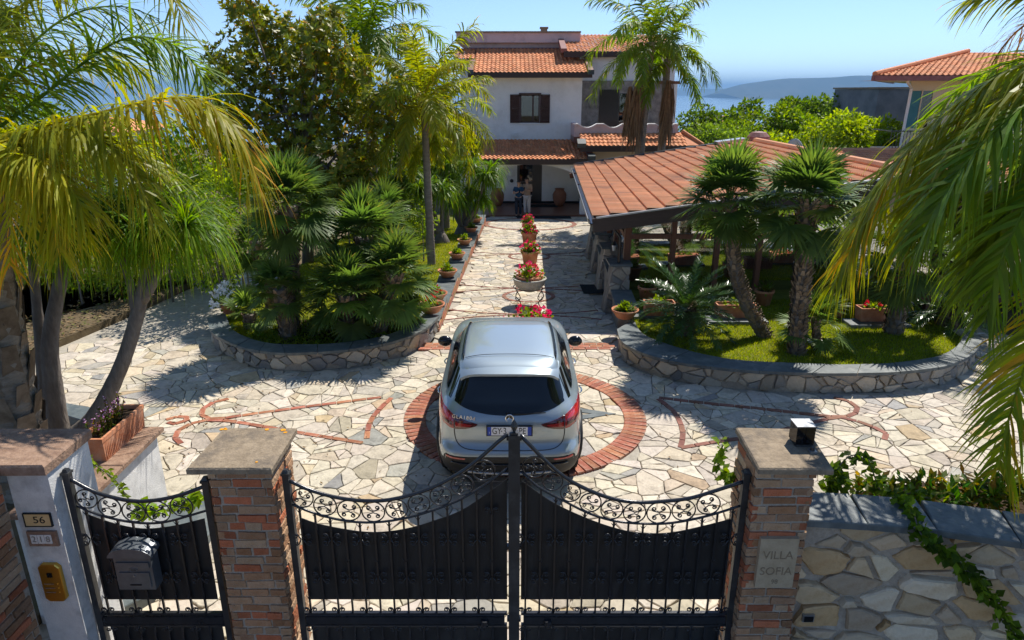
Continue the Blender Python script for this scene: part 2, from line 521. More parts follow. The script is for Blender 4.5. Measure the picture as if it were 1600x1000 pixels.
def catmull(pts, n=6, closed=False):
    P = [Vector(p) for p in pts]
    out = []
    k = len(P)
    rng = range(k if closed else k - 1)
    for i in rng:
        p1 = P[i]; p2 = P[(i + 1) % k]
        p0 = P[i - 1] if (closed or i > 0) else p1 * 2 - p2
        p3 = P[(i + 2) % k] if (closed or i + 2 < k) else p2 * 2 - p1
        for q in range(n):
            t = q / n
            out.append(0.5 * ((2 * p1) + (p2 - p0) * t + (2 * p0 - 5 * p1 + 4 * p2 - p3) * t * t + (3 * p1 - p0 - 3 * p2 + p3) * t ** 3))
    if not closed: out.append(P[-1].copy())
    return out

def resample(path, step):
    P = [Vector(p) for p in path]
    out = [P[0].copy()]
    acc = 0.0
    for i in range(len(P) - 1):
        a, b = P[i], P[i + 1]
        L_ = (b - a).length
        d = step - acc
        while d <= L_:
            out.append(a + (b - a) * (d / L_)); d += step
        acc = L_ - (d - step)
    return out

def inpoly(x, y, poly):
    r = False
    n = len(poly)
    j = n - 1
    for i in range(n):
        xi, yi = poly[i][0], poly[i][1]; xj, yj = poly[j][0], poly[j][1]
        if (yi > y) != (yj > y) and x < (xj - xi) * (y - yi) / (yj - yi) + xi: r = not r
        j = i
    return r

def clip_poly(poly, nx, ny, d):
    """keep nx*x + ny*y <= d"""
    out = []
    n = len(poly)
    for i in range(n):
        a = poly[i]; b = poly[(i + 1) % n]
        da = nx * a[0] + ny * a[1] - d; db = nx * b[0] + ny * b[1] - d
        if da <= 0: out.append(a)
        if (da < 0 < db) or (db < 0 < da):
            t = da / (da - db)
            out.append((a[0] + (b[0] - a[0]) * t, a[1] + (b[1] - a[1]) * t))
    return out

def roughen(poly, r, amp):
    out = []
    n = len(poly)
    for i in range(n):
        a, b = poly[i], poly[(i + 1) % n]
        L_ = math.hypot(b[0] - a[0], b[1] - a[1])
        out.append(a)
        if L_ < amp * 5: continue
        k = 2 if L_ > amp * 14 else 1
        nx_, ny_ = -(b[1] - a[1]) / L_, (b[0] - a[0]) / L_
        for q in range(1, k + 1):
            t = q / (k + 1) + r.uniform(-.1, .1); d = r.uniform(-amp, amp)
            out.append((a[0] + (b[0] - a[0]) * t + nx_ * d, a[1] + (b[1] - a[1]) * t + ny_ * d))
    return out

def cells(x0, x1, y0, y1, s, rng, gap=0.012, power=0.5, keep=None, wrap=None, maxr=2.6):
    """irregular polygon stones (power diagram of jittered seeds), shrunk by the joint width"""
    nx = max(1, int((x1 - x0) / s)); ny = max(1, int((y1 - y0) / s))
    sx = (x1 - x0) / nx; sy = (y1 - y0) / ny
    G = {}
    for i in range(-2, nx + 2):
        for j in range(-2, ny + 2):
            if rng.random() < 0.12: continue
            G[(i, j)] = (x0 + (i + 0.5 + rng.uniform(-0.62, 0.62)) * sx, y0 + (j + 0.5 + rng.uniform(-0.62, 0.62)) * sy,
                         rng.uniform(0, power) * s * s)
    out = []
    K = 3
    for (i, j), (px, py, w) in G.items():
        if not (0 <= i < nx and 0 <= j < ny): continue
        if keep and not keep(px, py): continue
        poly = [(px - maxr * s, py - maxr * s), (px + maxr * s, py - maxr * s), (px + maxr * s, py + maxr * s), (px - maxr * s, py + maxr * s)]
        g = gap * rng.uniform(0.7, 1.5) / 2
        for a in range(-K, K + 1):
            for b in range(-K, K + 1):
                q = G.get((i + a, j + b))
                if q is None or (a == 0 and b == 0): continue
                dx, dy = q[0] - px, q[1] - py
                L2 = math.hypot(dx, dy)
                if L2 < 1e-6 or L2 > 4.2 * s: continue
                nx_, ny_ = dx / L2, dy / L2
                d = nx_ * px + ny_ * py + (L2 * L2 + w - q[2]) / (2 * L2) - g
                poly = clip_poly(poly, nx_, ny_, d)
                if len(poly) < 3: break
            if len(poly) < 3: break
        if len(poly) < 3: continue
        # drop nearly coincident corners
        pp = []
        for p in poly:
            if not pp or math.hypot(p[0] - pp[-1][0], p[1] - pp[-1][1]) > 0.012: pp.append(p)
        if len(pp) > 2 and math.hypot(pp[0][0] - pp[-1][0], pp[0][1] - pp[-1][1]) < 0.012: pp.pop()
        if len(pp) < 3: continue
        ar = abs(sum(pp[k][0] * pp[(k + 1) % len(pp)][1] - pp[(k + 1) % len(pp)][0] * pp[k][1] for k in range(len(pp)))) / 2
        if ar < 0.0012: continue
        out.append((px, py, pp, ar))
    return out
# ================================================================ terrain, sea, far hills
def terrain_z(x, y):
    pts = [(-80, -0.3), (2, -0.28), (4.3, -0.07), (12.55, -0.07), (33.2, -1.17), (46, -1.6), (70, -5), (120, -12), (300, -34), (800, -70), (1500, -98), (3000, -120)]
    for (a, za), (b, zb) in zip(pts, pts[1:]):
        if y <= b: return za + (zb - za) * max(0.0, (y - a) / (b - a))
    return pts[-1][1]

g = MB()
ys = [-80, -20, 0, 2, 4.3, 8, 12.55, 17, 22, 28, 33.2, 40, 46, 58, 70, 95, 120, 200, 300, 500, 800, 1500, 3000]
xs = [-2500, -900, -300, -100, -40, -20, -10, 0, 10, 20, 40, 100, 300, 900, 2500]
g.grid([[(x, y, terrain_z(x, y)) for x in xs] for y in ys])
struct(g.build('ground', 'earth'))

mat('sea_water', (0.012, 0.05, 0.10), (0.02, 0.07, 0.13), 0.002, 6, rough=0.16, spec=0.5, bump=0.6, bscale=0.05)
s_ = MB().add([(-60000, 900, -92), (60000, 900, -92), (60000, 62000, -92), (-60000, 62000, -92)], [(0, 1, 2, 3)])
struct(s_.build('sea', 'sea_water'))

mat('far_hill', (0.05, 0.065, 0.035), (0.11, 0.105, 0.07), 0.002, 8, rough=1, spec=0)
def hill(name, D, prof, depth):
    """prof: (pixel x, pixel y of the crest) list"""
    mb = MB()
    pts = catmull([atY(u, v, D) for u, v in prof], 8)
    rows = []
    n = len(pts)
    for k, (f, dz) in enumerate([(-0.45, 0), (-0.25, 0.42), (-0.1, 0.8), (0, 1.0), (0.25, 0.75), (0.6, 0)]):
        row = []
        for i, p in enumerate(pts):
            w = random.uniform(-0.05, 0.05) if 0 < k < 3 else 0
            row.append((p.x, D + depth * f, -95 + (p.z + 95) * max(0, dz + w)))
        rows.append(row)
    mb.grid(rows)
    return struct(mb.build(name, 'far_hill', smooth=True))
hill('hills', 11500, [(1128, 146), (1150, 134), (1185, 128), (1225, 123), (1260, 122), (1300, 121), (1345, 118), (1400, 120), (1460, 121), (1540, 124), (1640, 132), (1720, 142)], 2500)
hill('hills', 20000, [(960, 146), (1040, 138), (1110, 139), (1180, 136), (1260, 134), (1400, 136), (1560, 145)], 3000)

# ================================================================ beds: outlines traced on the cap tops
ZC = 0.36
L_OUT = [(324, 497), (328, 515), (342, 527), (370, 540), (405, 548), (447, 552), (496, 550), (545, 546), (597, 538), (636, 527), (667, 512), (687, 493)]
L_IN = [(352, 489), (360, 510), (372, 521), (391, 529), (415, 535), (440, 538), (496, 538), (552, 533), (595, 526), (625, 516), (648, 503), (664, 489)]
R_OUT = [(964, 514), (972, 534), (1003, 551), (1044, 563), (1110, 573), (1187, 580), (1270, 583), (1340, 583), (1407, 581), (1467, 574), (1500, 564), (1524, 550), (1535, 532)]
R_IN = [(990, 499), (1003, 520), (1032, 534), (1077, 548), (1142, 561), (1208, 566), (1290, 569), (1345, 569), (1397, 567), (1455, 559), (1485, 548), (1500, 535), (1505, 522)]
lo = [atZ(u, v, ZC) for u, v in L_OUT]; li = [atZ(u, v, ZC) for u, v in L_IN]
ro = [atZ(u, v, ZC) for u, v in R_OUT]; ri = [atZ(u, v, ZC) for u, v in R_IN]
EDGE_L = lambda Y: -1.52 + (Y - 13.0) * 0.018      # drive edges
EDGE_R = lambda Y: 2.02 + (Y - 13.0) * 0.046
bedL = [(p.x, p.y) for p in lo] + [(EDGE_L(31) - .1, 31), (-6.2, 31), (-6.2, 14.5)]
bedR = [(p.x, p.y) for p in ro] + [(ro[-1].x + 0.6, 17), (13, 30), (EDGE_R(30), 30), (EDGE_R(14.4), 14.4)]

# ---- paving
pav_px = [(-260, 700), (0, 620), (80, 562), (200, 502), (300, 452), (345, 430), (380, 400), (420, 372)]
pav = [tuple(atZ(u, v, 0))[:2] for u, v in pav_px]
pavpoly = pav + [(-4.3, 16.8), (-4.3, 12.6), (-1.55, 12.6), (EDGE_L(33), 33.4), (EDGE_R(33) + 1.5, 33.4), (EDGE_R(20), 20), (11.2, 12.5), (14, 14), (14, 4.3), (-12, 4.3)]
rng = random.Random(11)
CREAM = [(0.66, 0.58, 0.46), (0.62, 0.55, 0.45), (0.70, 0.63, 0.52), (0.58, 0.52, 0.43), (0.68, 0.61, 0.50), (0.64, 0.54, 0.40), (0.42, 0.40, 0.37), (0.36, 0.355, 0.335), (0.50, 0.44, 0.35), (0.56, 0.43, 0.28)]
CW = [8, 8, 8, 8, 8, 4, 2.2, .9, 3, 1.2]
RC = Vector((0.195, 9.48))
def keep(x, y):
    if not inpoly(x, y, pavpoly): return False
    if inpoly(x, y, bedL) or inpoly(x, y, bedR): return False
    if 2.9 < x and y < 5.2: return False
    u, v, d = proj((x, y, 0))
    if u < -330 or u > 1930 or v > 1290: return False
    r = math.hypot(x - RC.x, y - RC.y)
    if 1.56 < r < 1.79: return False
    return True
stones = []
def shard(px, py, poly, ar, k=0):
    if k < 2 and ar > 0.035 and rng.random() < (0.62 if ar > 0.07 else 0.3):
        a = rng.uniform(0, PI); nx_, ny_ = cos(a), sin(a)
        cx = sum(p[0] for p in poly) / len(poly); cy = sum(p[1] for p in poly) / len(poly)
        d = nx_ * cx + ny_ * cy + rng.uniform(-.04, .04)
        for q in (clip_poly(poly, nx_, ny_, d - .005), clip_poly(poly, -nx_, -ny_, -d - .005)):
            if len(q) < 3: continue
            A_ = abs(sum(q[i][0] * q[(i + 1) % len(q)][1] - q[(i + 1) % len(q)][0] * q[i][1] for i in range(len(q)))) / 2
            if A_ > .003: shard(sum(p[0] for p in q) / len(q), sum(p[1] for p in q) / len(q), q, A_, k + 1)
    else: stones.append((px, py, poly, ar))
for s_ in cells(-14, 13, 3.9, 34, 0.25, rng, 0.011, 1.5, keep): shard(*s_)
fore = link('forecourt', None); WL['forecourt'] = (0, 0, 0)
# mortar bed under the stones follows the fall of the drive
mb = MB()
for (x0, x1, rows) in [(-15, 14, [3.95, 12.55])]:
    mb.grid([[(x, y, -0.02 + zf(y)) for x in (x0, x1)] for y in rows])
bedm = mb.build('mortar_bed', 'mortar', fore)
mb = MB()
mb.grid([[(x, y, -0.024 + zf(y)) for x in (EDGE_L(y) - 0.05, EDGE_R(y) + 1.2)] for y in (12.55, 18, 24, 30, 33.2, 34.2)])
mb.build('mortar_bed', 'mortar', fore)
mb = MB()
mb.grid([[(x, y, -0.0225) for x in (-14, -4.1)] for y in (12.55, 17)])
mb.build('mortar_bed', 'mortar', fore)
struct(fore)
tag(fore, 'sunlit crazy paving of cream and grey stone behind the gate')
def stone_prism(mb, poly, r, col, base=None):
    tz = r.uniform(-0.002, 0.006)
    tx, ty = r.uniform(-0.012, 0.012), r.uniform(-0.012, 0.012)
    cx = sum(p[0] for p in poly) / len(poly); cy = sum(p[1] for p in poly) / len(poly)
    mb.prism(poly, -0.035, 0.004 + tz, col, 0.006, lambda x, y: zf(y) + (x - cx) * tx + (y - cy) * ty)
sized = []
for (px, py, poly, ar) in stones:
    u, v, d = proj((px, py, zf(py)))
    vis = 0 <= u <= 1600 and 0 <= v <= 1000
    sized.append((ar / d ** 3 if vis else 0, px, py, poly))
sized.sort(key=lambda t: -t[0])
mbj = MB()
for i, (k, px, py, poly) in enumerate(sized):
    c = rng.choices(CREAM, CW)[0]
    q = rng.uniform(0.80, 1.04)
    c = (c[0] * q, c[1] * q * rng.uniform(0.97, 1.02), c[2] * q * rng.uniform(0.93, 1.04))
    poly = roughen(poly, rng, 0.008)
    if i < 300:
        m1 = MB(); stone_prism(m1, poly, rng, c)
        o = (px, py, zf(py))
        link('paving_stone', m1.mesh('paving_stone', 'paver', origin=o), fore, o)
    else:
        stone_prism(mbj, poly, rng, c)
o = mbj.build('paving_stones', 'paver', fore); o['kind'] = 'stuff'

# ---- brick bands laid in the paving
BRK = {}
def band_brick(l, w, matname):
    key = (round(l, 2), round(w, 2), matname)
    if key not in BRK:
        m1 = MB(); hl, hw = l / 2, w / 2
        m1.prism([(-hl, -hw), (hl, -hw), (hl, hw), (-hl, hw)], -0.04, 0.016, None, 0.005)
        BRK[key] = m1.mesh('brick', matname)
    return BRK[key]
def slope_at(y): return 0.0 if y < SLOPE0 else -DROP / (SLOPE1 - SLOPE0)
def put_brick(x, y, ang, l, w, matname='paver_brick', name='brick'):
    sl = slope_at(y)
    # yaw then tilt with the fall of the drive
    q = Matrix.Rotation(math.atan(sl), 4, 'X') @ Matrix.Rotation(ang, 4, 'Z')
    ob = link(name, band_brick(l, w, matname), fore, (x, y, zf(y) + 0.002 * rng.random()))
    ob.rotation_euler = q.to_euler()
    return ob
def band(px, width=0.08, step=0.235, matname='paver_brick', smooth=4):
    P = [atP(u, v) for u, v in px]
    P = catmull(P, smooth) if smooth > 1 else P
    Q = resample(P, step)
    for a, b in zip(Q, Q[1:]):
        m_ = (a + b) / 2; d = b - a
        put_brick(m_.x, m_.y, math.atan2(d.y, d.x), step - 0.012, width, matname)
# ring round the car: radial bricks, two courses
n = 96
for i in range(n):
    a = 2 * PI * i / n
    put_brick(RC.x + cos(a) * 1.675, RC.y + sin(a) * 1.675, a, 0.33, 0.097)
# left motif
band([(358, 624), (332, 630), (315, 642), (317, 651), (335, 656), (380, 650), (426, 643.5), (544, 628), (614, 619.5)])
band([(612, 622), (591, 642), (577, 663), (572, 695)])
band([(283, 694), (273, 683), (283, 670), (308, 660), (333, 657), (373, 661), (461, 676), (572, 694)])
band([(259, 657), (285, 650), (298, 655.5), (268, 665), (259, 657)], step=0.17, smooth=1)
# right motif, browner
band([(1029, 622), (1087, 629), (1200, 640.5), (1309, 652.5), (1335, 647), (1340, 638), (1320, 625), (1290, 620)], matname='paver_brick_dark')
band([(1028, 624), (1054, 645), (1067, 675), (1063, 701)], matname='paver_brick_dark')
band([(1063, 701), (1125, 690), (1181, 682), (1275, 660), (1309, 652.5), (1342, 660), (1380, 675), (1385, 686), (1365, 694)], matname='paver_brick_dark')
# red threshold across the drive
for k in range(3):
    x = EDGE_L(12.5) - 0.15 + (k % 2) * 0.1
    while x < EDGE_R(12.5) - 0.05:
        put_brick(x, 12.28 + k * 0.125, 0, 0.235, 0.115); x += 0.247
# rings and arcs up the drive
def ring(u, v, rad, wdt=0.1, nb=None):
    c = atP(u, v)
    nb = nb or int(2 * PI * rad / 0.24)
    for i in range(nb):
        a = 2 * PI * i / nb
        put_brick(c.x + cos(a) * rad, c.y + sin(a) * rad, a + PI / 2, 0.22, wdt, 'paver_brick_dark')
    return c
c1 = ring(826, 463, 0.62); c2 = ring(827, 401, 0.66); c3 = ring(828, 350, 2.0, 0.2)
def arc(y0, sag, wdt=0.06):
    P = []
    for k in range(13):
        t = k / 12
        x = EDGE_L(y0) + (EDGE_R(y0) - EDGE_L(y0)) * t
        P.append(proj((x, y0 + sag * (1 - (2 * t - 1) ** 2), zf(y0)))[:2])
    band(P, wdt, 0.24, 'paver_brick_dark', 1)
for y0, sg in [(14.3, 0.35), (15.2, -0.35), (17.0, 0.35), (17.9, -0.35), (22.2, 0.35), (23.1, -0.35)]:
    arc(y0, sg)
# compass star of slate in the ring
star = MB()
for i in range(8):
    a = PI / 8 * 2 * i
    r1 = 1.40 if i % 2 == 0 else 1.0
    d = Vector((cos(a), sin(a))); pr = Vector((-d.y, d.x))
    for sgn in (1, -1):
        p0 = RC + d * r1; p1 = RC + d * 0.55 + pr * 0.30 * sgn
        q0 = RC + d * (r1 - 0.36); q1 = RC + d * 0.55 + pr * 0.13 * sgn
        poly = [tuple(p0), tuple(p1), tuple(q1), tuple(q0)]
        if sgn > 0: poly = poly
        else: poly = poly[::-1]
        m1 = MB(); m1.prism(poly, -0.03, 0.0155 + 0.001 * (i % 2), None, 0.003)
        m1.build('slate_inlay', 'slate', fore)

# ---- planter walls
def frame_along(P):
    S = [0.0]
    for a, b in zip(P, P[1:]): S.append(S[-1] + (Vector((b.x, b.y)) - Vector((a.x, a.y))).length)
    def at(s):
        s = max(0, min(S[-1], s))
        for i in range(len(P) - 1):
            if s <= S[i + 1] or i == len(P) - 2:
                t = (s - S[i]) / max(1e-6, S[i + 1] - S[i])
                p = P[i] + (P[i + 1] - P[i]) * t
                i0, i1 = max(0, i - 1), min(len(P) - 1, i + 2)
                d = (P[i1] - P[i0]); d = Vector((d.x, d.y)).normalized()
                return p, d
    return at, S[-1]
WSTONE = [(0.48, 0.43, 0.35), (0.36, 0.33, 0.28), (0.28, 0.27, 0.25), (0.54, 0.46, 0.35), (0.40, 0.34, 0.26), (0.24, 0.235, 0.225)]
def stone_face(owner, P, side, z0, z1, s, palette, r, gap=0.022, depth=0.05, inset=0.07, zslope=None, count=300, name='stone', asp=1.35):
    """irregular stones set on a (curved) wall face; side=+1 puts them right of the walking direction"""
    at, Ltot = frame_along(P)
    st = [(a * asp, b, [(x * asp, z) for x, z in q], ar) for a, b, q, ar in cells(0, Ltot / asp, z0, z1, s, r, gap, 1.3)]
    oz = wloc(owner)
    mbx = MB()
    for k, (px, pz, poly, ar) in enumerate(st):
        poly = clip_poly(clip_poly(poly, 0, 1, z1), 0, -1, -z0)
        poly = clip_poly(clip_poly(poly, 1, 0, Ltot), -1, 0, 0)
        if len(poly) < 3: continue
        poly = roughen(poly, r, s * 0.055)
        cx = sum(p[0] for p in poly) / len(poly); cz = sum(p[1] for p in poly) / len(poly)
        c = r.choice(palette); q = r.uniform(0.8, 1.2); c = tuple(v * q for v in c)
        bulge = r.uniform(0.3, 1.0) * depth
        ta, tb = r.uniform(-.16, .16), r.uniform(-.16, .16)
        rings = []
        for (k_, dp) in ((1.0, -0.03), (1.0, bulge * 0.55), (0.9, bulge)):
            row = []
            for (a, b) in poly:
                a2 = cx + (a - cx) * k_; b2 = cz + (b - cz) * k_
                p, d = at(a2)
                nrm = Vector((d.y, -d.x)) * side
                dq = dp - inset + (ta * (a2 - cx) + tb * (b2 - cz) + r.uniform(-.004, .004) if dp > 0 else 0)
                row.append((p.x + nrm.x * dq, p.y + nrm.y * dq, b2))
            rings.append(row)
        n_ = len(poly)
        m1 = mbx if k >= count else MB()
        vs = rings[0] + rings[1] + rings[2]
        fs = []
        for r_ in (0, 1):
            for i in range(n_):
                j = (i + 1) % n_
                fs.append((r_ * n_ + i, r_ * n_ + j, (r_ + 1) * n_ + j, (r_ + 1) * n_ + i))
        fs.append(tuple(range(2 * n_, 3 * n_)))
        m1.add(vs, fs, c)
        if k < count:
            p, d = at(cx)
            o = (p.x, p.y, cz)
            link(name, m1.mesh(name, 'wallstone', origin=o), owner, (o[0] - oz[0], o[1] - oz[1], o[2] - oz[2]))
    if mbx.v:
        o = mbx.build(name + 's', 'wallstone', owner, world=True); o['kind'] = 'stuff'

def planter_wall(name, outer, inner, label, seed, side):
    r = random.Random(seed)
    P = catmull(outer, 4); Q = catmull(inner, 4)
    c = outer[len(outer) // 2]
    w = thing(name, (c.x, c.y, 0), label, 'wall')
    # core
    core = MB()
    n_ = len(P)
    rows = []
    cen = []
    for i in range(n_):
        a, b = P[i], Q[i]
        d = (b - a).normalized()
        rows.append([tuple(a + d * 0.09 + Vector((0, 0, -ZC - 0.06))), tuple(a + d * 0.09 + Vector((0, 0, -0.045))),
                     tuple(b - d * 0.05 + Vector((0, 0, -0.045))), tuple(b - d * 0.05 + Vector((0, 0, -ZC - 0.06)))])
    core.grid(rows)
    for e in (rows[0], rows[-1]): core.add(e, [(0, 1, 2, 3)])
    core.build('wall_core', 'pier_mortar', w, world=True)
    # slate coping in lengths
    step = 4
    for i in range(0, n_ - 1, step):
        j = min(n_ - 1, i + step)
        a_ = [P[k] for k in range(i, j + 1)]; b_ = [Q[k] for k in range(i, j + 1)]
        g_ = 0.006
        vs = []; fs = []
        m_ = len(a_)
        for zz in (-0.05, 0.0):
            for L_ in (a_, b_):
                for k, p in enumerate(L_):
                    q = p.copy()
                    if k == 0 and m_ > 1: q = p + (L_[1] - p).normalized() * g_
                    if k == m_ - 1: q = p - (p - L_[-2]).normalized() * g_
                    vs.append((q.x, q.y, q.z + zz + (0.003 * ((i // step) % 3))))
        def vi(l, s_i, k): return l * 2 * m_ + s_i * m_ + k
        for k in range(m_ - 1):
            fs.append((vi(1, 0, k), vi(1, 0, k + 1), vi(1, 1, k + 1), vi(1, 1, k)))
            fs.append((vi(0, 0, k), vi(0, 1, k), vi(0, 1, k + 1), vi(0, 0, k + 1)))
            fs.append((vi(0, 0, k), vi(0, 0, k + 1), vi(1, 0, k + 1), vi(1, 0, k)))
            fs.append((vi(0, 1, k), vi(1, 1, k), vi(1, 1, k + 1), vi(0, 1, k + 1)))
        fs.append((vi(0, 0, 0), vi(1, 0, 0), vi(1, 1, 0), vi(0, 1, 0)))
        fs.append((vi(0, 0, m_ - 1), vi(0, 1, m_ - 1), vi(1, 1, m_ - 1), vi(1, 0, m_ - 1)))
        MB().add(vs, fs).build('coping_slab', 'slate', w, world=True)
    stone_face(w, P, side, -0.02, ZC - 0.05, 0.135, WSTONE, r, gap=0.016, depth=0.035, inset=0.06)
    return w
planter_wall('planter_wall', lo, li, 'curved low stone planter wall with slate coping round the left fan palms', 3, 1)
planter_wall('planter_wall', ro, ri, 'curved low stone planter wall with slate coping in front of the pavilion', 4, 1)

# ---- stepped wall left of the drive, its slate pads carry the bowls
sw = thing('stepped_wall', (EDGE_L(18), 18, zf(18)), 'stepped brick and slate wall along the left edge of the drive', 'wall')
STEPS = [(13.35, 15.0), (15.0, 17.75), (17.75, 20.3), (20.3, 22.9), (22.9, 25.8), (25.8, 28.6), (28.6, 31.0)]
step_tops = []
r = random.Random(5)
for (a, b) in STEPS:
    zt = zf((a + b) / 2) + 0.30
    step_tops.append((a, b, zt))
    xa, xb = EDGE_L(a), EDGE_L(b)
    m1 = MB()
    m1.prism([(xa - 0.42, a + .004), (xa - 0.02, a + .004), (xb - 0.02, b - .004), (xb - 0.42, b - .004)], zf(b) - 0.15, zt - 0.04)
    m1.build('wall_core', 'pier_mortar', sw, world=True)
    m1 = MB()
    m1.prism([(xa - 0.45, a + .01), (xa + 0.012, a + .01), (xb + 0.012, b - 0.01), (xb - 0.45, b - 0.01)], zt - 0.04, zt, None, 0.005)
    m1.build('coping_slab', 'slate', sw, world=True)
    # face bricks
    y = a + 0.02
    while y < b - 0.1:
        for k in range(3):
            z = zf(y) + 0.045 + k * 0.075
            if z > zt - 0.08: continue
            m1 = MB(); yy = y + (0.06 if k % 2 else 0)
            m1.box((EDGE_L(yy) - 0.016, yy + 0.11, z), (0.05, 0.215, 0.062), rz=-0.018, col=tuple(v * r.uniform(.75, 1.2) for v in (0.40, 0.19, 0.12)))
            o = m1.build('brick', 'pier_brick', sw, world=True)
        y += 0.228

# ---- lawns and soil
def lawn_z(x, y):
    return zf(y) + 0.24 if y > 13 else 0.27
mb = MB()
xs = [-6.2, -5, -4, -3, -2.5, -1.86]
rows = []
inn = [(p.x, p.y) for p in li]
for y in (13.2, 15, 17, 20, 23, 26, 29, 32):
    rows.append([(x if x > -1.9 else x, y, lawn_z(x, y) + (0.10 * min(1, max(0, (-x - 5) / 4)))) for x in xs])
rows = [[(EDGE_L(p[1]) - 0.4, p[1], p[2]) if k == len(r_) - 1 else p for k, p in enumerate(r_)] for r_ in rows]
mb.grid(rows)
struct(mb.build('lawn', 'turf'))
mb = MB()
q = [(p.x, p.y) for p in catmull(li, 3)]
poly = q + [(-1.95, 13.35), (-4.5, 13.35), (lo[0].x + 0.3, 13.35)]
mb.add([(x, y, 0.262 if y < 13.3 else 0.245) for x, y in poly], [tuple(range(len(poly)))])
struct(mb.build('planting_bed', 'soil'))
mb = MB()
q = [(p.x, p.y) for p in catmull(ri, 3)]
poly = q + [(ri[-1].x + .5, 16.5), (EDGE_R(14) + 0.5, 16.5)]
mb.add([(x, y, 0.285) for x, y in poly], [tuple(range(len(poly)))])
struct(mb.build('lawn', 'turf'))
bedR_in = poly

def grass(name, n, sampler, hmin, hmax, cols, label, seed, width=0.006):
    r = random.Random(seed)
    V = []; F = []; C = []
    for i in range(n):
        p = sampler(r)
        if p is None: continue
        x, y, z = p
        a = r.uniform(0, 2 * PI); h = r.uniform(hmin, hmax); l = r.uniform(0.1, 0.9) * h
        dx, dy = cos(a) * width, sin(a) * width
        b = r.uniform(0, 2 * PI)
        k = len(V)
        V += [(x - dx, y - dy, z), (x + dx, y + dy, z), (x + cos(b) * l, y + sin(b) * l, z + h)]
        F.append((k, k + 1, k + 2))
        c = r.choice(cols); q = r.uniform(0.7, 1.25)
        C.append((c[0] * q, c[1] * q, c[2] * q))
    m = MB(); m.v = V; m.f = F; m.c = C; m.hc = True
    o = m.build(name, 'grass')
    return tag(o, label, 'grass', kind='stuff')
def samp_R(r):
    for _ in range(30):
        x = r.uniform(2.3, 11); y = r.uniform(10.6, 14.6)
        if inpoly(x, y, bedR_in): return (x, y, 0.285)
    return None
grass('grass', 52000, samp_R, 0.02, 0.06, [(1, 1, 0.8), (1.1, 1.0, 0.8), (0.8, 0.9, 0.7), (1.35, 1.1, 0.9)], 'short sunlit grass in the right planter bed', 21)
def samp_L(r):
    y = r.uniform(13.3, 30); x = r.uniform(-6.1, EDGE_L(y) - 0.45)
    return (x, y, lawn_z(x, y) + (0.10 * min(1, max(0, (-x - 5) / 4))))
grass('grass', 52000, samp_L, 0.025, 0.075, [(1, 0.95, 0.8), (1.2, 1.0, 0.85), (0.9, 0.9, 0.7), (1.35, 1.05, 0.9)], 'yellowish lawn left of the stepped wall', 22, 0.009)
def samp_B(r):
    for _ in range(30):
        u = r.uniform(355, 440); v = r.uniform(492, 533)
        p = atZ(u, v, 0.265)
        if inpoly(p.x, p.y, [(q.x, q.y) for q in li] + [(-2, 13.3), (li[0].x, 13.3)]): return tuple(p)
    return None
grass('grass', 7000, samp_B, 0.02, 0.06, [(1, 0.95, 0.8), (1.2, 1.0, 0.85)], 'patch of grass inside the left planter wall', 23)
# ================================================================ gate piers, front walls
BRICKS = [(0.42, 0.245, 0.14), (0.36, 0.195, 0.105), (0.47, 0.30, 0.18), (0.42, 0.155, 0.08), (0.52, 0.36, 0.23), (0.40, 0.24, 0.145), (0.50, 0.17, 0.085), (0.45, 0.29, 0.18)]
def brick_face(owner, a, b, z0, z1, r, nrm, L=0.215, hgt=0.062, jt=0.016, proud=0.012, thick=0.05):
    """courses of separate bricks between the plan points a and b; nrm = outward"""
    a = Vector(a); b = Vector(b); d = (b - a); W = d.length; d.normalize(); nv = Vector(nrm)
    oz = wloc(owner)
    z = z0; k = 0
    while z + hgt * 0.7 < z1:
        x = -L * r.choice([0.0, 0.5, 0.25, 0.75]) if k % 2 else -L * r.choice([0.25, 0.5])
        while x < W - 0.02:
            l = L * r.choice([1, 1, 1, 0.55, 1.15])
            x0, x1 = max(0, x), min(W, x + l)
            if x1 - x0 > 0.035:
                c = r.choice(BRICKS); q = r.uniform(0.75, 1.2)
                m1 = MB()
                pr = proud * r.uniform(0.3, 1.5)
                cx = (x0 + x1) / 2
                hh = min(hgt, z1 - z) * r.uniform(0.93, 1.04)
                cen = a + d * cx + nv * (pr - thick / 2)
                wj = (x1 - x0) - 0.004
                m1.box((0, 0, 0), (wj, thick, hh), rz=math.atan2(d.y, d.x), col=tuple(v * q for v in c), rx=r.uniform(-.02, .02), ry=r.uniform(-0.012, 0.012))
                # chip the corners a little
                m1.v = [(p[0] + r.uniform(-.004, .004), p[1] + r.uniform(-.004, .004), p[2] + r.uniform(-.005, .005)) for p in m1.v]
                loc = (cen.x - oz[0], cen.y - oz[1], z + hgt / 2 - oz[2])
                link('brick', m1.mesh('brick', 'pier_brick'), owner, loc)
            x += l + jt * r.uniform(.6, 1.3)
        z += hgt + jt; k += 1

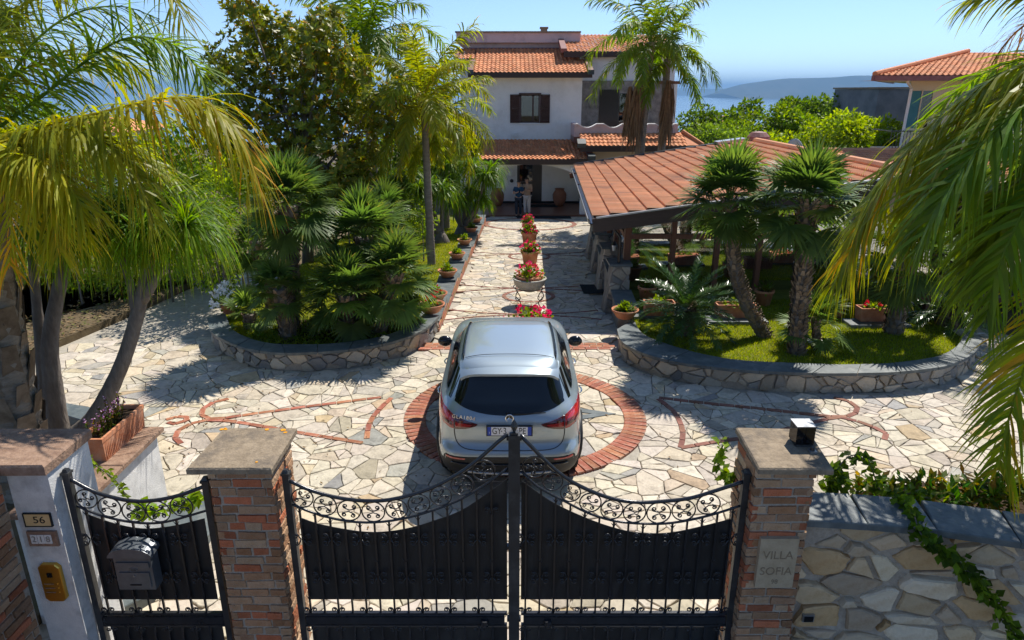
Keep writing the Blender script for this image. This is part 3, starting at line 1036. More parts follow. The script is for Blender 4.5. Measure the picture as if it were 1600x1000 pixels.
def brick_pier(name, x0, x1, y0, y1, zt, label, seed, cap, capmat):
    r = random.Random(seed)
    w = thing(name, ((x0 + x1) / 2, (y0 + y1) / 2, -0.25), label, 'pillar')
    m1 = MB(); m1.box(((x0 + x1) / 2, (y0 + y1) / 2, (zt - 0.25) / 2), (x1 - x0 - 0.02, y1 - y0 - 0.02, zt + 0.25))
    m1.build('mortar_core', 'pier_mortar', w, world=True)
    e = 0.01
    brick_face(w, (x0, y0 + e), (x1, y0 + e), -0.2, zt - 0.02, r, (0, -1))
    brick_face(w, (x0 + e, y1), (x0 + e, y0), -0.2, zt - 0.02, r, (-1, 0))
    brick_face(w, (x1 - e, y0), (x1 - e, y1), -0.2, zt - 0.02, r, (1, 0))
    m1 = MB(); m1.prism(cap, zt, zt + 0.05, None, 0.012)
    m1.build('cap', capmat, w, world=True)
    return w
pl = brick_pier('gate_pillar', -2.31, -1.83, 4.55, 5.02, 2.0, 'brown brick gate pillar between the walkway gate and the driveway gate', 31,
                [(-2.42, 4.45), (-1.785, 4.45), (-1.79, 5.10), (-2.40, 5.10)], 'cap_stone')
for (u, v, s_) in [(347, 671, .022), (353, 671, .018), (417, 671, .024), (443, 672, .03), (446, 676, .02), (401, 722, .014), (352, 669, .012)]:
    p = atZ(u, v, 2.051)
    m1 = MB(); n_ = 9
    m1.prism([(p.x + cos(2 * PI * k / n_) * s_ * random.uniform(.6, 1.1), p.y + sin(2 * PI * k / n_) * s_ * random.uniform(.5, .9)) for k in range(n_)], 2.047, 2.0535)
    m1.build('lichen_spot', 'lichen', pl, world=True)
pr_ = brick_pier('gate_pillar', 1.86, 2.31, 4.55, 5.02, 2.0, 'brown brick gate pillar right of the driveway gate with a carved stone plaque', 32,
                 [(1.83, 4.45), (2.385, 4.44), (2.455, 5.08), (1.865, 5.11)], 'cap_stone')
# plaque with worn lettering
pq = atY(1223, 907, 4.50)
m1 = MB(); m1.box((2.095, 4.538, 1.16), (0.30, 0.06, 0.46))
plq = m1.build('plaque', 'plaque', pr_, world=True)
plq['label'] = 'worn carved stone name plaque'
b_ = wloc(pr_)
for (t, z, s_) in [('VILLA', 1.235, 0.105), ('SOFIA', 1.085, 0.105), ('98', 0.985, 0.06)]:
    lettering('lettering', t, s_, 'plaque_mark', plq, (2.095 - b_[0], 4.507 - b_[1], z - b_[2]), (PI / 2, 0, 0), 0.0015, 0.92)
# lamp and aerial on the right pillar
p = atZ(1251, 692, 2.05)
lm = thing('pillar_lamp', (p.x, p.y, 2.05), 'small dark cube lamp on top of the right gate pillar', 'lamp')
m1 = MB(); m1.box((0, 0, 0.01), (0.13, 0.13, 0.02)); m1.build('base', 'post_metal', lm)
m1 = MB(); m1.box((0, 0, 0.095), (0.145, 0.135, 0.15)); m1.build('lamp_body', 'gloss_black', lm)
m1 = MB(); m1.box((0, 0, 0.1745), (0.153, 0.143, 0.008)); m1.build('lid', 'steel', lm)
p = atZ(1269, 706, 2.05)
an = thing('aerial', (p.x, p.y, 2.05), 'thin black whip aerial beside the cube lamp on the right pillar', 'aerial')
m1 = MB(); m1.box((0, 0, 0.008), (0.05, 0.06, 0.016)); m1.build('base', 'steel', an)
m1 = MB(); m1.lathe([(0.018, 0.016), (0.014, 0.04), (0.006, 0.06)], n=10); m1.build('cone', 'iron', an)
m1 = MB(); m1.tube([(0, 0, 0.05), (0.002, 0, 0.22)], 0.002, 5); m1.build('rod', 'iron', an)

# ---- boundary wall of pale rubble, right
bw = thing('boundary_wall', (3.1, 4.6, -0.25), 'pale rubble stone boundary wall right of the brick gate pillar', 'wall')
FR = [Vector((2.325, 4.68, 0)), Vector((2.8, 4.63, 0)), Vector((3.3, 4.55, 0)), Vector((3.85, 4.40, 0)), Vector((4.6, 4.16, 0)), Vector((5.6, 3.8, 0))]
core = MB()
rows = []
for p in FR: rows.append([(p.x, p.y + 0.012, -0.3), (p.x, p.y + 0.012, 1.43), (p.x + 0.03, p.y + 0.36, 1.43), (p.x + 0.03, p.y + 0.36, -0.3)])
core.grid(rows); core.build('mortar_core', 'pier_mortar', bw, world=True)
PALE = [(0.70, 0.55, 0.36), (0.76, 0.63, 0.43), (0.60, 0.47, 0.32), (0.62, 0.42, 0.22), (0.72, 0.61, 0.45), (0.52, 0.41, 0.29), (0.66, 0.50, 0.31)]
stone_face(bw, catmull(FR, 3), 1, -0.2, 1.43, 0.135, PALE, random.Random(42), gap=0.026, depth=0.055, inset=-0.0, asp=1.75)
for i in range(len(FR) - 1):
    a, b = FR[i], FR[i + 1]
    m1 = MB(); d = (b - a).normalized(); n_ = Vector((d.y, -d.x, 0))
    q = [a + n_ * 0.07 + d * .003, b + n_ * 0.07 - d * .003, b - n_ * 0.36 - d * .003, a - n_ * 0.36 + d * .003]
    m1.prism([(p.x, p.y) for p in q], 1.43 + 0.001 * i, 1.49 + 0.002 * (i % 2), None, 0.008)
    m1.build('coping_slab', 'slate', bw, world=True)
p = atY(1263, 966, 4.60)
sl = thing('wall_light', (p.x, 4.62, p.z), 'tiny square step light set in the rubble wall beside the right pillar', 'lamp')
m1 = MB(); m1.box((0, 0, 0), (0.095, 0.05, 0.075)); m1.build('housing', 'steel', sl)
m1 = MB(); m1.box((0, -0.026, -0.004), (0.075, 0.012, 0.05)); m1.build('lens', 'gloss_black', sl)
# bed behind the boundary wall
mb = MB(); mb.prism([(2.6, 5.08), (6.2, 4.3), (6.6, 5.6), (4.1, 5.95), (3.3, 5.75)], -0.05, 1.0)
struct(mb.build('planting_bed', 'soil'))
m1 = MB(); m1.prism([(3.2, 5.78), (4.1, 5.98), (6.6, 5.62), (6.7, 5.95), (4.1, 6.2), (3.15, 5.95)], -0.05, 0.75, None, 0.01)
ew = m1.build('edging_wall', 'slate'); tag(ew, 'slate topped bed edging behind the rubble boundary wall', 'wall')

# ---- white pillar with the house number, left
wp = thing('number_pillar', (-3.68, 4.75, -0.25), 'old white plaster pillar with the house number and intercom', 'pillar')
m1 = MB(); m1.prism([(-3.83, 4.53), (-3.52, 4.53), (-3.52, 5.05), (-3.83, 5.05)], -0.25, 1.965)
m1.build('shaft', 'old_plaster', wp, world=True)
m1 = MB(); m1.prism([(-4.5, 4.475), (-3.50, 4.49), (-3.5, 5.09), (-4.5, 5.09)], 1.965, 2.05, None, 0.016)
m1.build('cap', 'cap_brown', wp, world=True)
def on_front(u, v, y=4.528): return atY(u, v, y)
pf = 4.53
a = atY(56, 811, pf)
m1 = MB(); m1.box((-3.67, pf - 0.006, a.z), (0.205, 0.014, 0.115)); p56 = m1.build('number_plate', 'gold_plate', wp, world=True)
b_ = wloc(wp)
lettering('number', '56', 0.085, 'print_black', p56, (-3.66 - b_[0], pf - 0.0145 - b_[1], a.z - b_[2] - 0.002), (PI / 2, 0, 0), 0.001, 1.15)
m1 = MB()
for (x, z, w_, h_) in [(0, 0.057, 0.209, 0.006), (0, -0.057, 0.209, 0.006), (-0.103, 0, 0.006, 0.12), (0.103, 0, 0.006, 0.12)]:
    m1.box((-3.67 + x, pf - 0.009, a.z + z), (w_, 0.02, h_))
m1.build('border', 'print_black', p56, world=True)
a2 = atY(61, 840, pf)
m1 = MB(); m1.box((-3.665, pf - 0.009, a2.z), (0.23, 0.02, 0.135)); ct = m1.build('tile_frame', 'cap_brown', wp, world=True)
for k in range(3):
    m1 = MB(); m1.box((-3.728 + k * 0.055, pf - 0.014, a2.z), (0.051, 0.02, 0.078))
    t_ = m1.build('ceramic_tile', 'ceramic', ct, world=True)
    lettering('numeral', '218'[k], 0.075, 'steel', t_, (-3.728 + k * 0.055 - b_[0], pf - 0.0255 - b_[1], a2.z - b_[2]), (PI / 2, 0, 0), 0.001)
a3 = atY(78, 906, pf)
m1 = MB()
pts = [(-0.085, -0.155), (-0.055, -0.185), (0.055, -0.185), (0.085, -0.155), (0.085, 0.14), (0.055, 0.17), (-0.055, 0.17), (-0.085, 0.14)]
vs = [(-3.668 + x, pf - 0.001, a3.z + z) for x, z in pts] + [(-3.668 + x, pf - 0.03, a3.z + z) for x, z in pts] + [(-3.668 + x * .93, pf - 0.036, a3.z + z * .96) for x, z in pts]
fs = [(i, (i + 1) % 8, 8 + (i + 1) % 8, 8 + i) for i in range(8)] + [(8 + i, 8 + (i + 1) % 8, 16 + (i + 1) % 8, 16 + i) for i in range(8)] + [tuple(range(16, 24))]
m1.add(vs, fs); it = m1.build('intercom', 'brass', wp, world=True)
m1 = MB(); m1.box((-3.668, pf - 0.038, a3.z + 0.075), (0.04, 0.008, 0.04)); m1.build('lens', 'gloss_black', it, world=True)
for k in range(3):
    m1 = MB(); m1.box((-3.69, pf - 0.038, a3.z - 0.01 - k * 0.04), (0.075, 0.006, 0.005)); m1.build('name_slot', 'cap_brown', it, world=True)
    m1 = MB(); m1.lathe([(0.008, 0), (0.007, 0.006), (0.0, 0.007)], n=8); 
    o = m1.build('button', 'brass', it); o.location = (-3.625 - b_[0], pf - 0.036 - b_[1], a3.z - 0.01 - k * 0.04 - b_[2]); o.rotation_euler = (PI / 2, 0, 0)
# ---- brick return wall, far left
lw = thing('brick_wall', (-4.0, 3.6, -0.25), 'brown brick wall in the bottom left corner beside the white pillar', 'wall')
m1 = MB(); m1.prism([(-4.2, 2.2), (-3.885, 2.2), (-3.885, 4.52), (-4.2, 4.52)], -0.25, 1.95); m1.build('mortar_core', 'pier_mortar', lw, world=True)
brick_face(lw, (-3.88, 2.3), (-3.88, 4.5), 0.1, 1.93, random.Random(41), (1, 0))
m1 = MB(); m1.prism([(-4.4, 2.1), (-3.82, 2.1), (-3.82, 4.46), (-4.4, 4.46)], 1.952, 2.03, None, 0.014); m1.build('cap', 'cap_brown', lw, world=True)

# ---- low white wall behind the walkway gate, terracotta trough on top
ww = thing('garden_wall', (-4.1, 6.0, -0.05), 'low white plaster wall with brown coping under the terracotta trough', 'wall')
m1 = MB(); m1.prism([(-4.36, 5.12), (-3.90, 5.12), (-3.90, 6.70), (-4.36, 6.70)], -0.05, 1.15); m1.build('wall', 'old_plaster', ww, world=True)
m1 = MB(); m1.prism([(-4.42, 5.10), (-3.84, 5.10), (-3.84, 5.93), (-4.42, 5.93)], 1.15, 1.20, None, 0.01); m1.build('coping', 'cap_brown', ww, world=True)
m1 = MB(); m1.prism([(-4.42, 5.936), (-3.84, 5.936), (-3.84, 6.76), (-4.42, 6.76)], 1.15, 1.202, None, 0.01); m1.build('coping', 'cap_brown', ww, world=True)

def trough(name, loc, L, W, Hh, rz, label, group=None, matn='terracotta', wall=0.025):
    t = thing(name, loc, label, 'planter', group, rz)
    m1 = MB()
    k = 0.88
    # outer shell, rim, inner shell
    def rect(l, w): return [(-w / 2, -l / 2), (w / 2, -l / 2), (w / 2, l / 2), (-w / 2, l / 2)]
    rings = [(rect(L * .93, W * k), 0), (rect(L * .985, W * .96), Hh * 0.82), (rect(L, W), Hh * 0.83), (rect(L, W), Hh), (rect(L - 2 * wall, W - 2 * wall), Hh), (rect(L - 2 * wall - .02, W - 2 * wall - .02), Hh * 0.8)]
    vs = []
    for rc, z in rings: vs += [(x, y, z) for x, y in rc]
    fs = [(3, 2, 1, 0)]
    for i in range(len(rings) - 1):
        for j in range(4): fs.append((i * 4 + j, i * 4 + (j + 1) % 4, (i + 1) * 4 + (j + 1) % 4, (i + 1) * 4 + j))
    m1.add(vs, fs); m1.build('box', matn, t)
    m1 = MB(); rc = rect(L - 2 * wall - .012, W - 2 * wall - .012)
    m1.add([(x, y, Hh * 0.84) for x, y in rc], [(0, 1, 2, 3)]); m1.build('soil', 'soil', t)
    return t
tr1 = trough('terracotta_trough', (-4.155, 6.38, 1.202), 0.80, 0.26, 0.26, 0, 'ribbed terracotta trough of purple plants on the white garden wall')
# fine ribs on its sides
mm = MB()
for k in range(26):
    y = -0.35 + k * 0.028
    mm.box((0.121, y, 0.11), (0.006, 0.012, 0.17))
mm.build('ribbing', 'terracotta', tr1)

# slate landing and bed edging left
m1 = MB(); pts = []
c = atZ(215, 775, 0.12)
for k in range(15):
    a = -PI / 2 + PI * k / 14
    pts.append((-3.92 + cos(a) * 0.62, 6.15 + sin(a) * 1.05))
m1.prism(pts, -0.03, 0.12, None, 0.01); struct(m1.build('slate_landing', 'slate'))
m1 = MB()
pa = [atZ(95, 628, 0.22), atZ(165, 640, 0.22), atZ(150, 662, 0.22), atZ(100, 648, 0.22)]
m1.prism([(p.x, p.y) for p in pa][::-1], -0.03, 0.22, None, 0.01)
tag(m1.build('edging_slab', 'slate'), 'grey slate edging slab behind the grey trunks of the left bed', 'slab')
mb = MB()
pp = [(-13, 4.2), (-4.38, 4.6), (-4.38, 6.9), (-4.7, 7.6), (-6.0, 8.6), (-8.2, 9.6), (-11, 10.5), (-14, 11)]
mb.prism(pp, -0.05, 0.12)
struct(mb.build('planting_bed', 'earth'))
# ================================================================ wrought iron gates
YG = 4.67
def curl(cx, cz, r0, a0, turns, sgn, r1=0.25, n=16):
    """spiral in the x-z plane winding in from radius r0 to r0*r1"""
    P = []
    for k in range(n + 1):
        t = k / n
        r = r0 * (1 - (1 - r1) * t)
        a = a0 + sgn * turns * 2 * PI * t
        P.append((cx + cos(a) * r, 0, cz + sin(a) * r))
    return P
GM = {}
def gate_meshes():
    # pair of C-scrolls either side of a bar (four curls)
    m = MB(); e = 0.036
    for sx in (-1, 1):
        for sz in (-1, 1):
            c = (sx * 0.042, sz * 0.026)
            P = []
            for k in range(15):
                t = k / 14
                r = 0.021 * (1 - 0.72 * t)
                a = (PI if sx > 0 else 0) + (-1 if sx * sz > 0 else 1) * 1.45 * 2 * PI * t * (1)
                P.append((c[0] + cos(a) * r, 0, c[1] + sin(a) * r))
            P = [(sx * 0.008, 0, -sz * 0.0 + sz * 0.002)] + P
            m.tube(P, 0.0045, 5)
    GM['scroll'] = m.mesh('scroll', 'iron', True)
    # single-side foot curls at a rail
    m = MB()
    for sx in (-1, 1):
        P = [(sx * 0.006, 0, -0.03)]
        for k in range(14):
            t = k / 13
            r = 0.020 * (1 - 0.7 * t); a = (PI if sx > 0 else 0) + (-sx) * (-1) * -1.4 * 2 * PI * t
            P.append((sx * 0.03 + cos(a) * r, 0, 0.0 + sin(a) * r))
        m.tube(P, 0.0045, 5)
    GM['foot'] = m.mesh('foot_scroll', 'iron', True)
    m = MB()
    for sx in (-1, 1): m.tube([(sx * 0.004, 0, -0.012), (sx * 0.012, 0, 0.004), (sx * 0.024, 0, 0.022)], [0.004, 0.0035, 0.001], 5)
    GM['barb'] = m.mesh('barb', 'iron', True)
    # rosette of four curls inside a unit ring
    m = MB()
    for sx in (-1, 1):
        for sz in (-1, 1):
            P = [(sx * 0.03, 0, sz * 0.06), (sx * 0.13, 0, sz * 0.16)]
            for k in range(14):
                t = k / 13
                r = 0.19 * (1 - 0.66 * t); a = (-PI / 2 if sz > 0 else PI / 2) + (1 if sx * sz > 0 else -1) * 1.25 * 2 * PI * t
                P.append((sx * 0.33 + cos(a) * r, 0, sz * 0.38 + sin(a) * r))
            m.tube(P[2:], 0.052, 5)
            m.tube([(0, 0, sz * 0.06), (sx * 0.14, 0, sz * 0.12), P[2]], 0.05, 5)
    GM['rosette'] = m.mesh('rosette', 'iron', True)
gate_meshes()

def curve_fn(pts, Y):
    W = catmull([atY(u, v, Y) for u, v in pts], 8)
    W.sort(key=lambda p: p.x)
    X = [p.x for p in W]; Z = [p.z for p in W]
    return lambda x: float(np.interp(x, X, Z))

def iron_gate(name, label, xl, xr, up, low, pan, ztl, ztr, first, stileL=True, stileR=True, rs=0.0):
    g = thing(name, ((xl + xr) / 2, YG, 0.0), label, 'gate')
    zu = curve_fn(up, YG); zl = curve_fn(low, YG); zp = curve_fn(pan, YG + 0.03)
    ZB = 0.545     # top of the box rail
    N = 26
    xs = [xl + (xr - xl) * k / N for k in range(N + 1)]
    MB().tube([(x, YG, zu(x)) for x in xs], 0.016, 8, ell=1.0).build('top_rail', 'iron', g, True, True)
    MB().tube([(x, YG, zl(x)) for x in xs], 0.010, 6).build('lower_rail', 'iron', g, True, True)
    MB().box(((xl + xr) / 2, YG, 0.535), (xr - xl - 0.02, 0.03, 0.022)).build('rail', 'iron', g, world=True)
    MB().box(((xl + xr) / 2, YG, 0.473), (xr - xl - 0.06, 0.045, 0.072)).build('box_rail', 'iron', g, world=True)
    MB().box(((xl + xr) / 2, YG, 0.415), (xr - xl - 0.02, 0.03, 0.02)).build('rail', 'iron', g, world=True)
    MB().box(((xl + xr) / 2, YG, 0.05), (xr - xl - 0.02, 0.03, 0.03)).build('bottom_rail', 'iron', g, world=True)
    for (ok, x, zt) in ((stileL, xl, ztl), (stileR, xr, ztr)):
        if not ok: continue
        st = MB().box((x, YG, (zt + 0.02) / 2), (0.05, 0.05, zt - 0.02)).build('stile', 'post_metal', g, world=True)
        m1 = MB(); m1.box((x, YG, zt + 0.012), (0.066, 0.066, 0.02)); m1.box((x, YG, zt + 0.034), (0.05, 0.05, 0.026), taper=0.6)
        m1.build('finial', 'post_metal', st, world=True)
    # sheet behind the bars
    x0, x1 = xl + 0.07 if stileL else xl + 0.008, xr - 0.07 if stileR else xr - 0.008
    xs2 = [x0 + (x1 - x0) * k / N for k in range(N + 1)]
    m1 = MB()
    m1.grid([[(x, YG + 0.022, 0.655) for x in xs2], [(x, YG + 0.022, zp(x)) for x in xs2]])
    m1.grid([[(x, YG + 0.0265, 0.655) for x in xs2], [(x, YG + 0.0265, zp(x)) for x in xs2]])
    m1.grid([[(x, YG + 0.022, zp(x)) for x in xs2], [(x, YG + 0.0265, zp(x)) for x in xs2]])
    m1.build('sheet_panel', 'iron_panel', g, world=True)
    MB().box(((x0 + x1) / 2, YG + 0.024, 0.22), (x1 - x0, 0.0045, 0.30)).build('sheet_panel', 'iron_panel', g, world=True)
    # bars
    sp = 0.1175
    x = xl + first; k = 0
    o = wloc(g)
    while x < xr - 0.05:
        MB().box((x, YG, (0.546 + zl(x)) / 2), (0.015, 0.015, zl(x) - 0.546)).build('bar', 'iron', g, world=True)
        MB().box((x, YG, 0.235), (0.015, 0.015, 0.34)).build('bar', 'iron', g, world=True)
        if k % 2 == 0:
            if zl(x) > 1.38:
                link('scroll', GM['scroll'], g, (x - o[0], -0.014, 1.275), None, 1.22)
            link('foot_scroll', GM['foot'], g, (x - o[0], -0.012, 0.581), None, 1.15)
            if zl(x) > 1.1: link('barb', GM['barb'], g, (x - o[0], -0.008, zl(x) - 0.03), None, (1.1, 1, 0.9))
            link('barb', GM['barb'], g, (x - o[0], -0.009, 0.70))
            link('foot_scroll', GM['foot'], g, (x - o[0], -0.012, 0.375), (0, PI, 0))
        else:
            link('scroll', GM['scroll'], g, (x - o[0], -0.014, 0.905), None, 1.22)
            link('barb', GM['barb'], g, (x - o[0], -0.009, 1.07))
            if zl(x) > 1.75: link('scroll', GM['foot'], g, (x - o[0], -0.012, zl(x) - 0.26), None, 1.25)
        x += sp; k += 1
    # rings between the two curved rails
    x = xl + 0.03 if stileL else xl + 0.02
    def fit(xc):
        sl = (zu(xc + 0.02) - zu(xc - 0.02)) / 0.04
        return 0.5 * (zu(xc) - zl(xc)) / math.sqrt(1 + sl * sl) - 0.008, math.atan(sl)
    while True:
        r0, _ = fit(x + 0.07)
        xc = x + r0 * 0.95
        rr, sl = fit(xc)
        if xc + rr * 0.9 > xr - 0.005: break
        zc = (zu(xc) + zl(xc)) / 2
        rg = MB().tube([(cos(2 * PI * k / 24) * rr, 0, sin(2 * PI * k / 24) * rr) for k in range(24)], 0.0058, 6, closed=True)
        ob = rg.build('ring', 'iron', g, True); ob.location = (xc - o[0], 0, zc)
        link('rosette', GM['rosette'], ob, (0, -0.004, 0), (0, -sl, 0), rr * 1.12)
        x = xc + rr * cos(sl) * 1.02 + 0.012
    return g

upL = [(446, 748), (480, 764), (520, 776), (560, 782), (600, 782), (640, 774), (680, 760), (720, 738), (752, 714), (792, 678)]
lowL = [(446, 783), (480, 798), (520, 810), (560, 816), (600, 815), (640, 808), (680, 796), (720, 780), (760, 756), (794, 731)]
panL = [(460, 804), (500, 818), (560, 829), (600, 830), (640, 824), (680, 812), (720, 797), (760, 771), (794, 746)]
gl = iron_gate('gate_leaf', 'left leaf of the black wrought iron driveway gate', -1.765, -0.032, upL, lowL, panL, 1.865, 2.2, 0.075, True, False)
upR = [(812, 678), (840, 708), (880, 744), (920, 766), (960, 780), (1000, 785), (1040, 783), (1080, 778), (1120, 766), (1166, 751)]
lowR = [(812, 734), (840, 760), (880, 782), (920, 802), (960, 814), (1000, 818), (1040, 818), (1080, 812), (1120, 802), (1166, 787)]
panR = [(812, 748), (864, 784), (920, 810), (968, 826), (1008, 832), (1056, 830), (1134, 812), (1160, 803)]
gr = iron_gate('gate_leaf', 'right leaf of the black wrought iron driveway gate', 0.066, 1.83, upR, lowR, panR, 2.2, 1.865, 0.045, False, True)
# meeting post carried by the left leaf
pb = wloc(gl)
po = MB().box((0.017, YG, 1.12), (0.09, 0.07, 2.20)).build('meeting_post', 'post_metal', gl, world=True)
m1 = MB(); cx, cz = 0.017, 2.287
for (dx, dz) in ((0, 0),):
    vs = [(cx, YG - 0.028, cz), (cx, YG + 0.028, cz), (cx - 0.032, YG, cz), (cx + 0.032, YG, cz), (cx, YG, cz + 0.058), (cx, YG, cz - 0.066)]
    m1.add(vs, [(0, 3, 4), (0, 4, 2), (0, 2, 5), (0, 5, 3), (1, 4, 3), (1, 2, 4), (1, 5, 2), (1, 3, 5)])
m1.box((cx, YG, 2.232), (0.06, 0.06, 0.016))
m1.build('spear_finial', 'post_metal', po, world=True)
for (z) in (2.19, 0.48, 1.2):
    for x_ in (-.052, .05): MB().box((cx + x_, YG, z), (0.014, 0.05, 0.03)).build('hinge_lug', 'iron', po, world=True)
m1 = MB(); m1.lathe([(0.0, -0.03), (0.03, -0.028), (0.034, 0), (0.03, 0.03), (0, 0.032)], n=12)
o = m1.build('drop_bolt', 'iron', gl); o.location = (-0.23 - pb[0], -0.035, 0.46)
o = m1.build('drop_bolt', 'iron', gr); o.location = (0.30 - wloc(gr)[0], -0.035, 0.46)
# walkway gate
upP = [(106, 746), (116, 752), (152, 770), (200, 782), (240, 782), (280, 774), (322, 759)]
lowP = [(106, 784), (124, 792), (160, 806), (208, 816), (256, 816), (322, 798)]
panP = [(110, 790), (132, 800), (180, 817), (224, 825), (270, 821), (325, 808)]
gp = iron_gate('gate_leaf', 'narrow black wrought iron walkway gate carrying a letterbox', -3.475, -2.40, upP, lowP, panP, 1.87, 1.80, 0.085, True, True)
# letterbox on the walkway gate
c = atY(212, 885, 4.56)
mbx = thing('letterbox', (c.x, 4.64, c.z - 0.2), 'grey metal letterbox with a curved lid on the walkway gate', 'letterbox')
m1 = MB(); W_, D_, H_ = 0.33, 0.11, 0.33
m1.box((0, -D_ / 2, H_ / 2), (W_ * .9, D_, H_)); m1.build('box', 'mail_metal', mbx)
m1 = MB()
for yy in (0.004, -D_ - 0.025): pass
arch = []
for k in range(13):
    a = PI * k / 12
    arch.append((cos(a) * W_ * 0.53, 0.335 + sin(a) * 0.085))
vs = [(x, 0.006, z) for x, z in arch] + [(x, -D_ - 0.03, z - 0.012) for x, z in arch]
n_ = len(arch)
fs = [(i, i + 1, n_ + i + 1, n_ + i) for i in range(n_ - 1)] + [tuple(range(n_)), tuple(range(2 * n_ - 1, n_ - 1, -1)), (0, n_, 2 * n_ - 1, n_ - 1)]
m1.add(vs, fs); m1.build('lid', 'mail_metal', mbx)
m1 = MB(); m1.box((0, -D_ - 0.006, 0.24), (0.26, 0.012, 0.05)); m1.build('flap', 'mail_metal', mbx)
m1 = MB(); m1.box((0, -D_ - 0.005, 0.10), (0.24, 0.01, 0.14)); dr = m1.build('door', 'mail_metal', mbx)
m1 = MB(); m1.box((0, -D_ - 0.011, 0.055), (0.09, 0.006, 0.012)); m1.build('name_slot', 'print_black', dr)
m1 = MB(); m1.tube([(cos(2 * PI * k / 14) * 0.03, -D_ - 0.012, 0.20 + sin(2 * PI * k / 14) * 0.018) for k in range(14)], 0.004, 5, closed=True); m1.build('emblem', 'mail_metal', mbx)
m1 = MB(); m1.lathe([(0.008, 0), (0.007, 0.008), (0, 0.009)], n=8); o = m1.build('lock', 'steel', dr); o.location = (0, -D_ - 0.01, 0.14); o.rotation_euler = (PI / 2, 0, 0)
# ================================================================ the car
CX, CY = -0.03, 7.18
car = thing('parked_car', (CX, CY, 0), 'silver compact crossover car parked on the brick ring behind the gate', 'car')
#      z     w     yr    yf    n
LV = [(0.20, 0.80, 0.20, 4.20, 5.5), (0.30, 0.885, 0.075, 4.34, 6.5), (0.40, 0.91, 0.025, 4.39, 7.0), (0.52, 0.917, 0.0, 4.41, 7.0),
      (0.60, 0.918, 0.0, 4.41, 7.0), (0.645, 0.918, 0.025, 4.41, 6.8), (0.70, 0.918, 0.085, 4.40, 6.6), (0.80, 0.918, 0.10, 4.36, 6.4), (0.90, 0.916, 0.09, 4.28, 6.2),
      (0.98, 0.912, 0.10, 4.10, 6.0), (1.05, 0.902, 0.135, 3.75, 5.6), (1.10, 0.880, 0.175, 3.35, 5.2), (1.15, 0.830, 0.215, 3.10, 5.0), (1.22, 0.785, 0.25, 2.98, 4.8),
      (1.33, 0.735, 0.31, 2.78, 4.6), (1.43, 0.690, 0.37, 2.55, 4.6), (1.50, 0.650, 0.43, 2.38, 4.6), (1.545, 0.612, 0.50, 2.25, 4.6), (1.572, 0.56, 0.58, 2.12, 4.5), (1.588, 0.46, 0.70, 1.98, 4.2), (1.60, 0.24, 0.95, 1.75, 3.4)]
LZ = [l[0] for l in LV]
def lev(z):
    return [float(np.interp(z, LZ, [l[k] for l in LV])) for k in (1, 2, 3, 4)]
# smoother interpolation of the levels
_dense = catmull([(l[0], l[1], l[2]) for l in LV], 5)
_dense2 = catmull([(l[0], l[3], l[4]) for l in LV], 5)
DZ = [p[0] for p in _dense]
for i in range(1, len(DZ)): DZ[i] = max(DZ[i], DZ[i - 1] + 1e-5)
def lev(z):
    return (float(np.interp(z, DZ, [p[1] for p in _dense])), float(np.interp(z, DZ, [p[2] for p in _dense])),
            float(np.interp(z, DZ, [p[1] for p in _dense2])), float(np.interp(z, DZ, [p[2] for p in _dense2])))
NT = 112
def ring_at(z, e=0.0):
    w, yr, yf, n = lev(z)
    l = (yf - yr) / 2; yc = (yf + yr) / 2
    P = []
    for k in range(NT):
        t = 2 * PI * k / NT
        ph = math.atan2(l * sin(t), w * cos(t))
        c, s = cos(ph), sin(ph)
        r = (abs(c / w) ** n + abs(s / l) ** n) ** (-1 / n)
        P.append((r * c, yc + r * s, z))
    return P
def rear_y(x, z):
    w, yr, yf, n = lev(z)
    l = (yf - yr) / 2; yc = (yf + yr) / 2
    q = max(0.0, 1 - min(1, abs(x) / w) ** n)
    return yc - l * q ** (1 / n)
def front_y(x, z):
    w, yr, yf, n = lev(z)
    l = (yf - yr) / 2; yc = (yf + yr) / 2
    q = max(0.0, 1 - min(1, abs(x) / w) ** n)
    return yc + l * q ** (1 / n)
def side_x(y, z):
    w, yr, yf, n = lev(z)
    l = (yf - yr) / 2; yc = (yf + yr) / 2
    q = max(0.0, 1 - min(1, abs(y - yc) / l) ** n)
    return w * q ** (1 / n)
def shell(zs, top=False, bottom=False):
    m = MB()
    rows = [ring_at(z) for z in zs]
    m.grid(rows, closed_u=True)
    n0 = len(m.v)
    if top: m.f.append(tuple(range(n0 - NT, n0))); m.c.append((1, 1, 1))
    if bottom: m.f.append(tuple(range(NT - 1, -1, -1))); m.c.append((1, 1, 1))
    return m
zsl = list(np.linspace(0.20, 0.50, 9))
shell(zsl, bottom=True).build('lower_cladding', 'car_black', car, True)
zsu = [0.50 + 0.52 * k / 18 for k in range(19)] + [1.03 + 0.57 * k / 28 for k in range(1, 29)]
shell(zsu, top=True).build('body', 'car_paint', car, True)

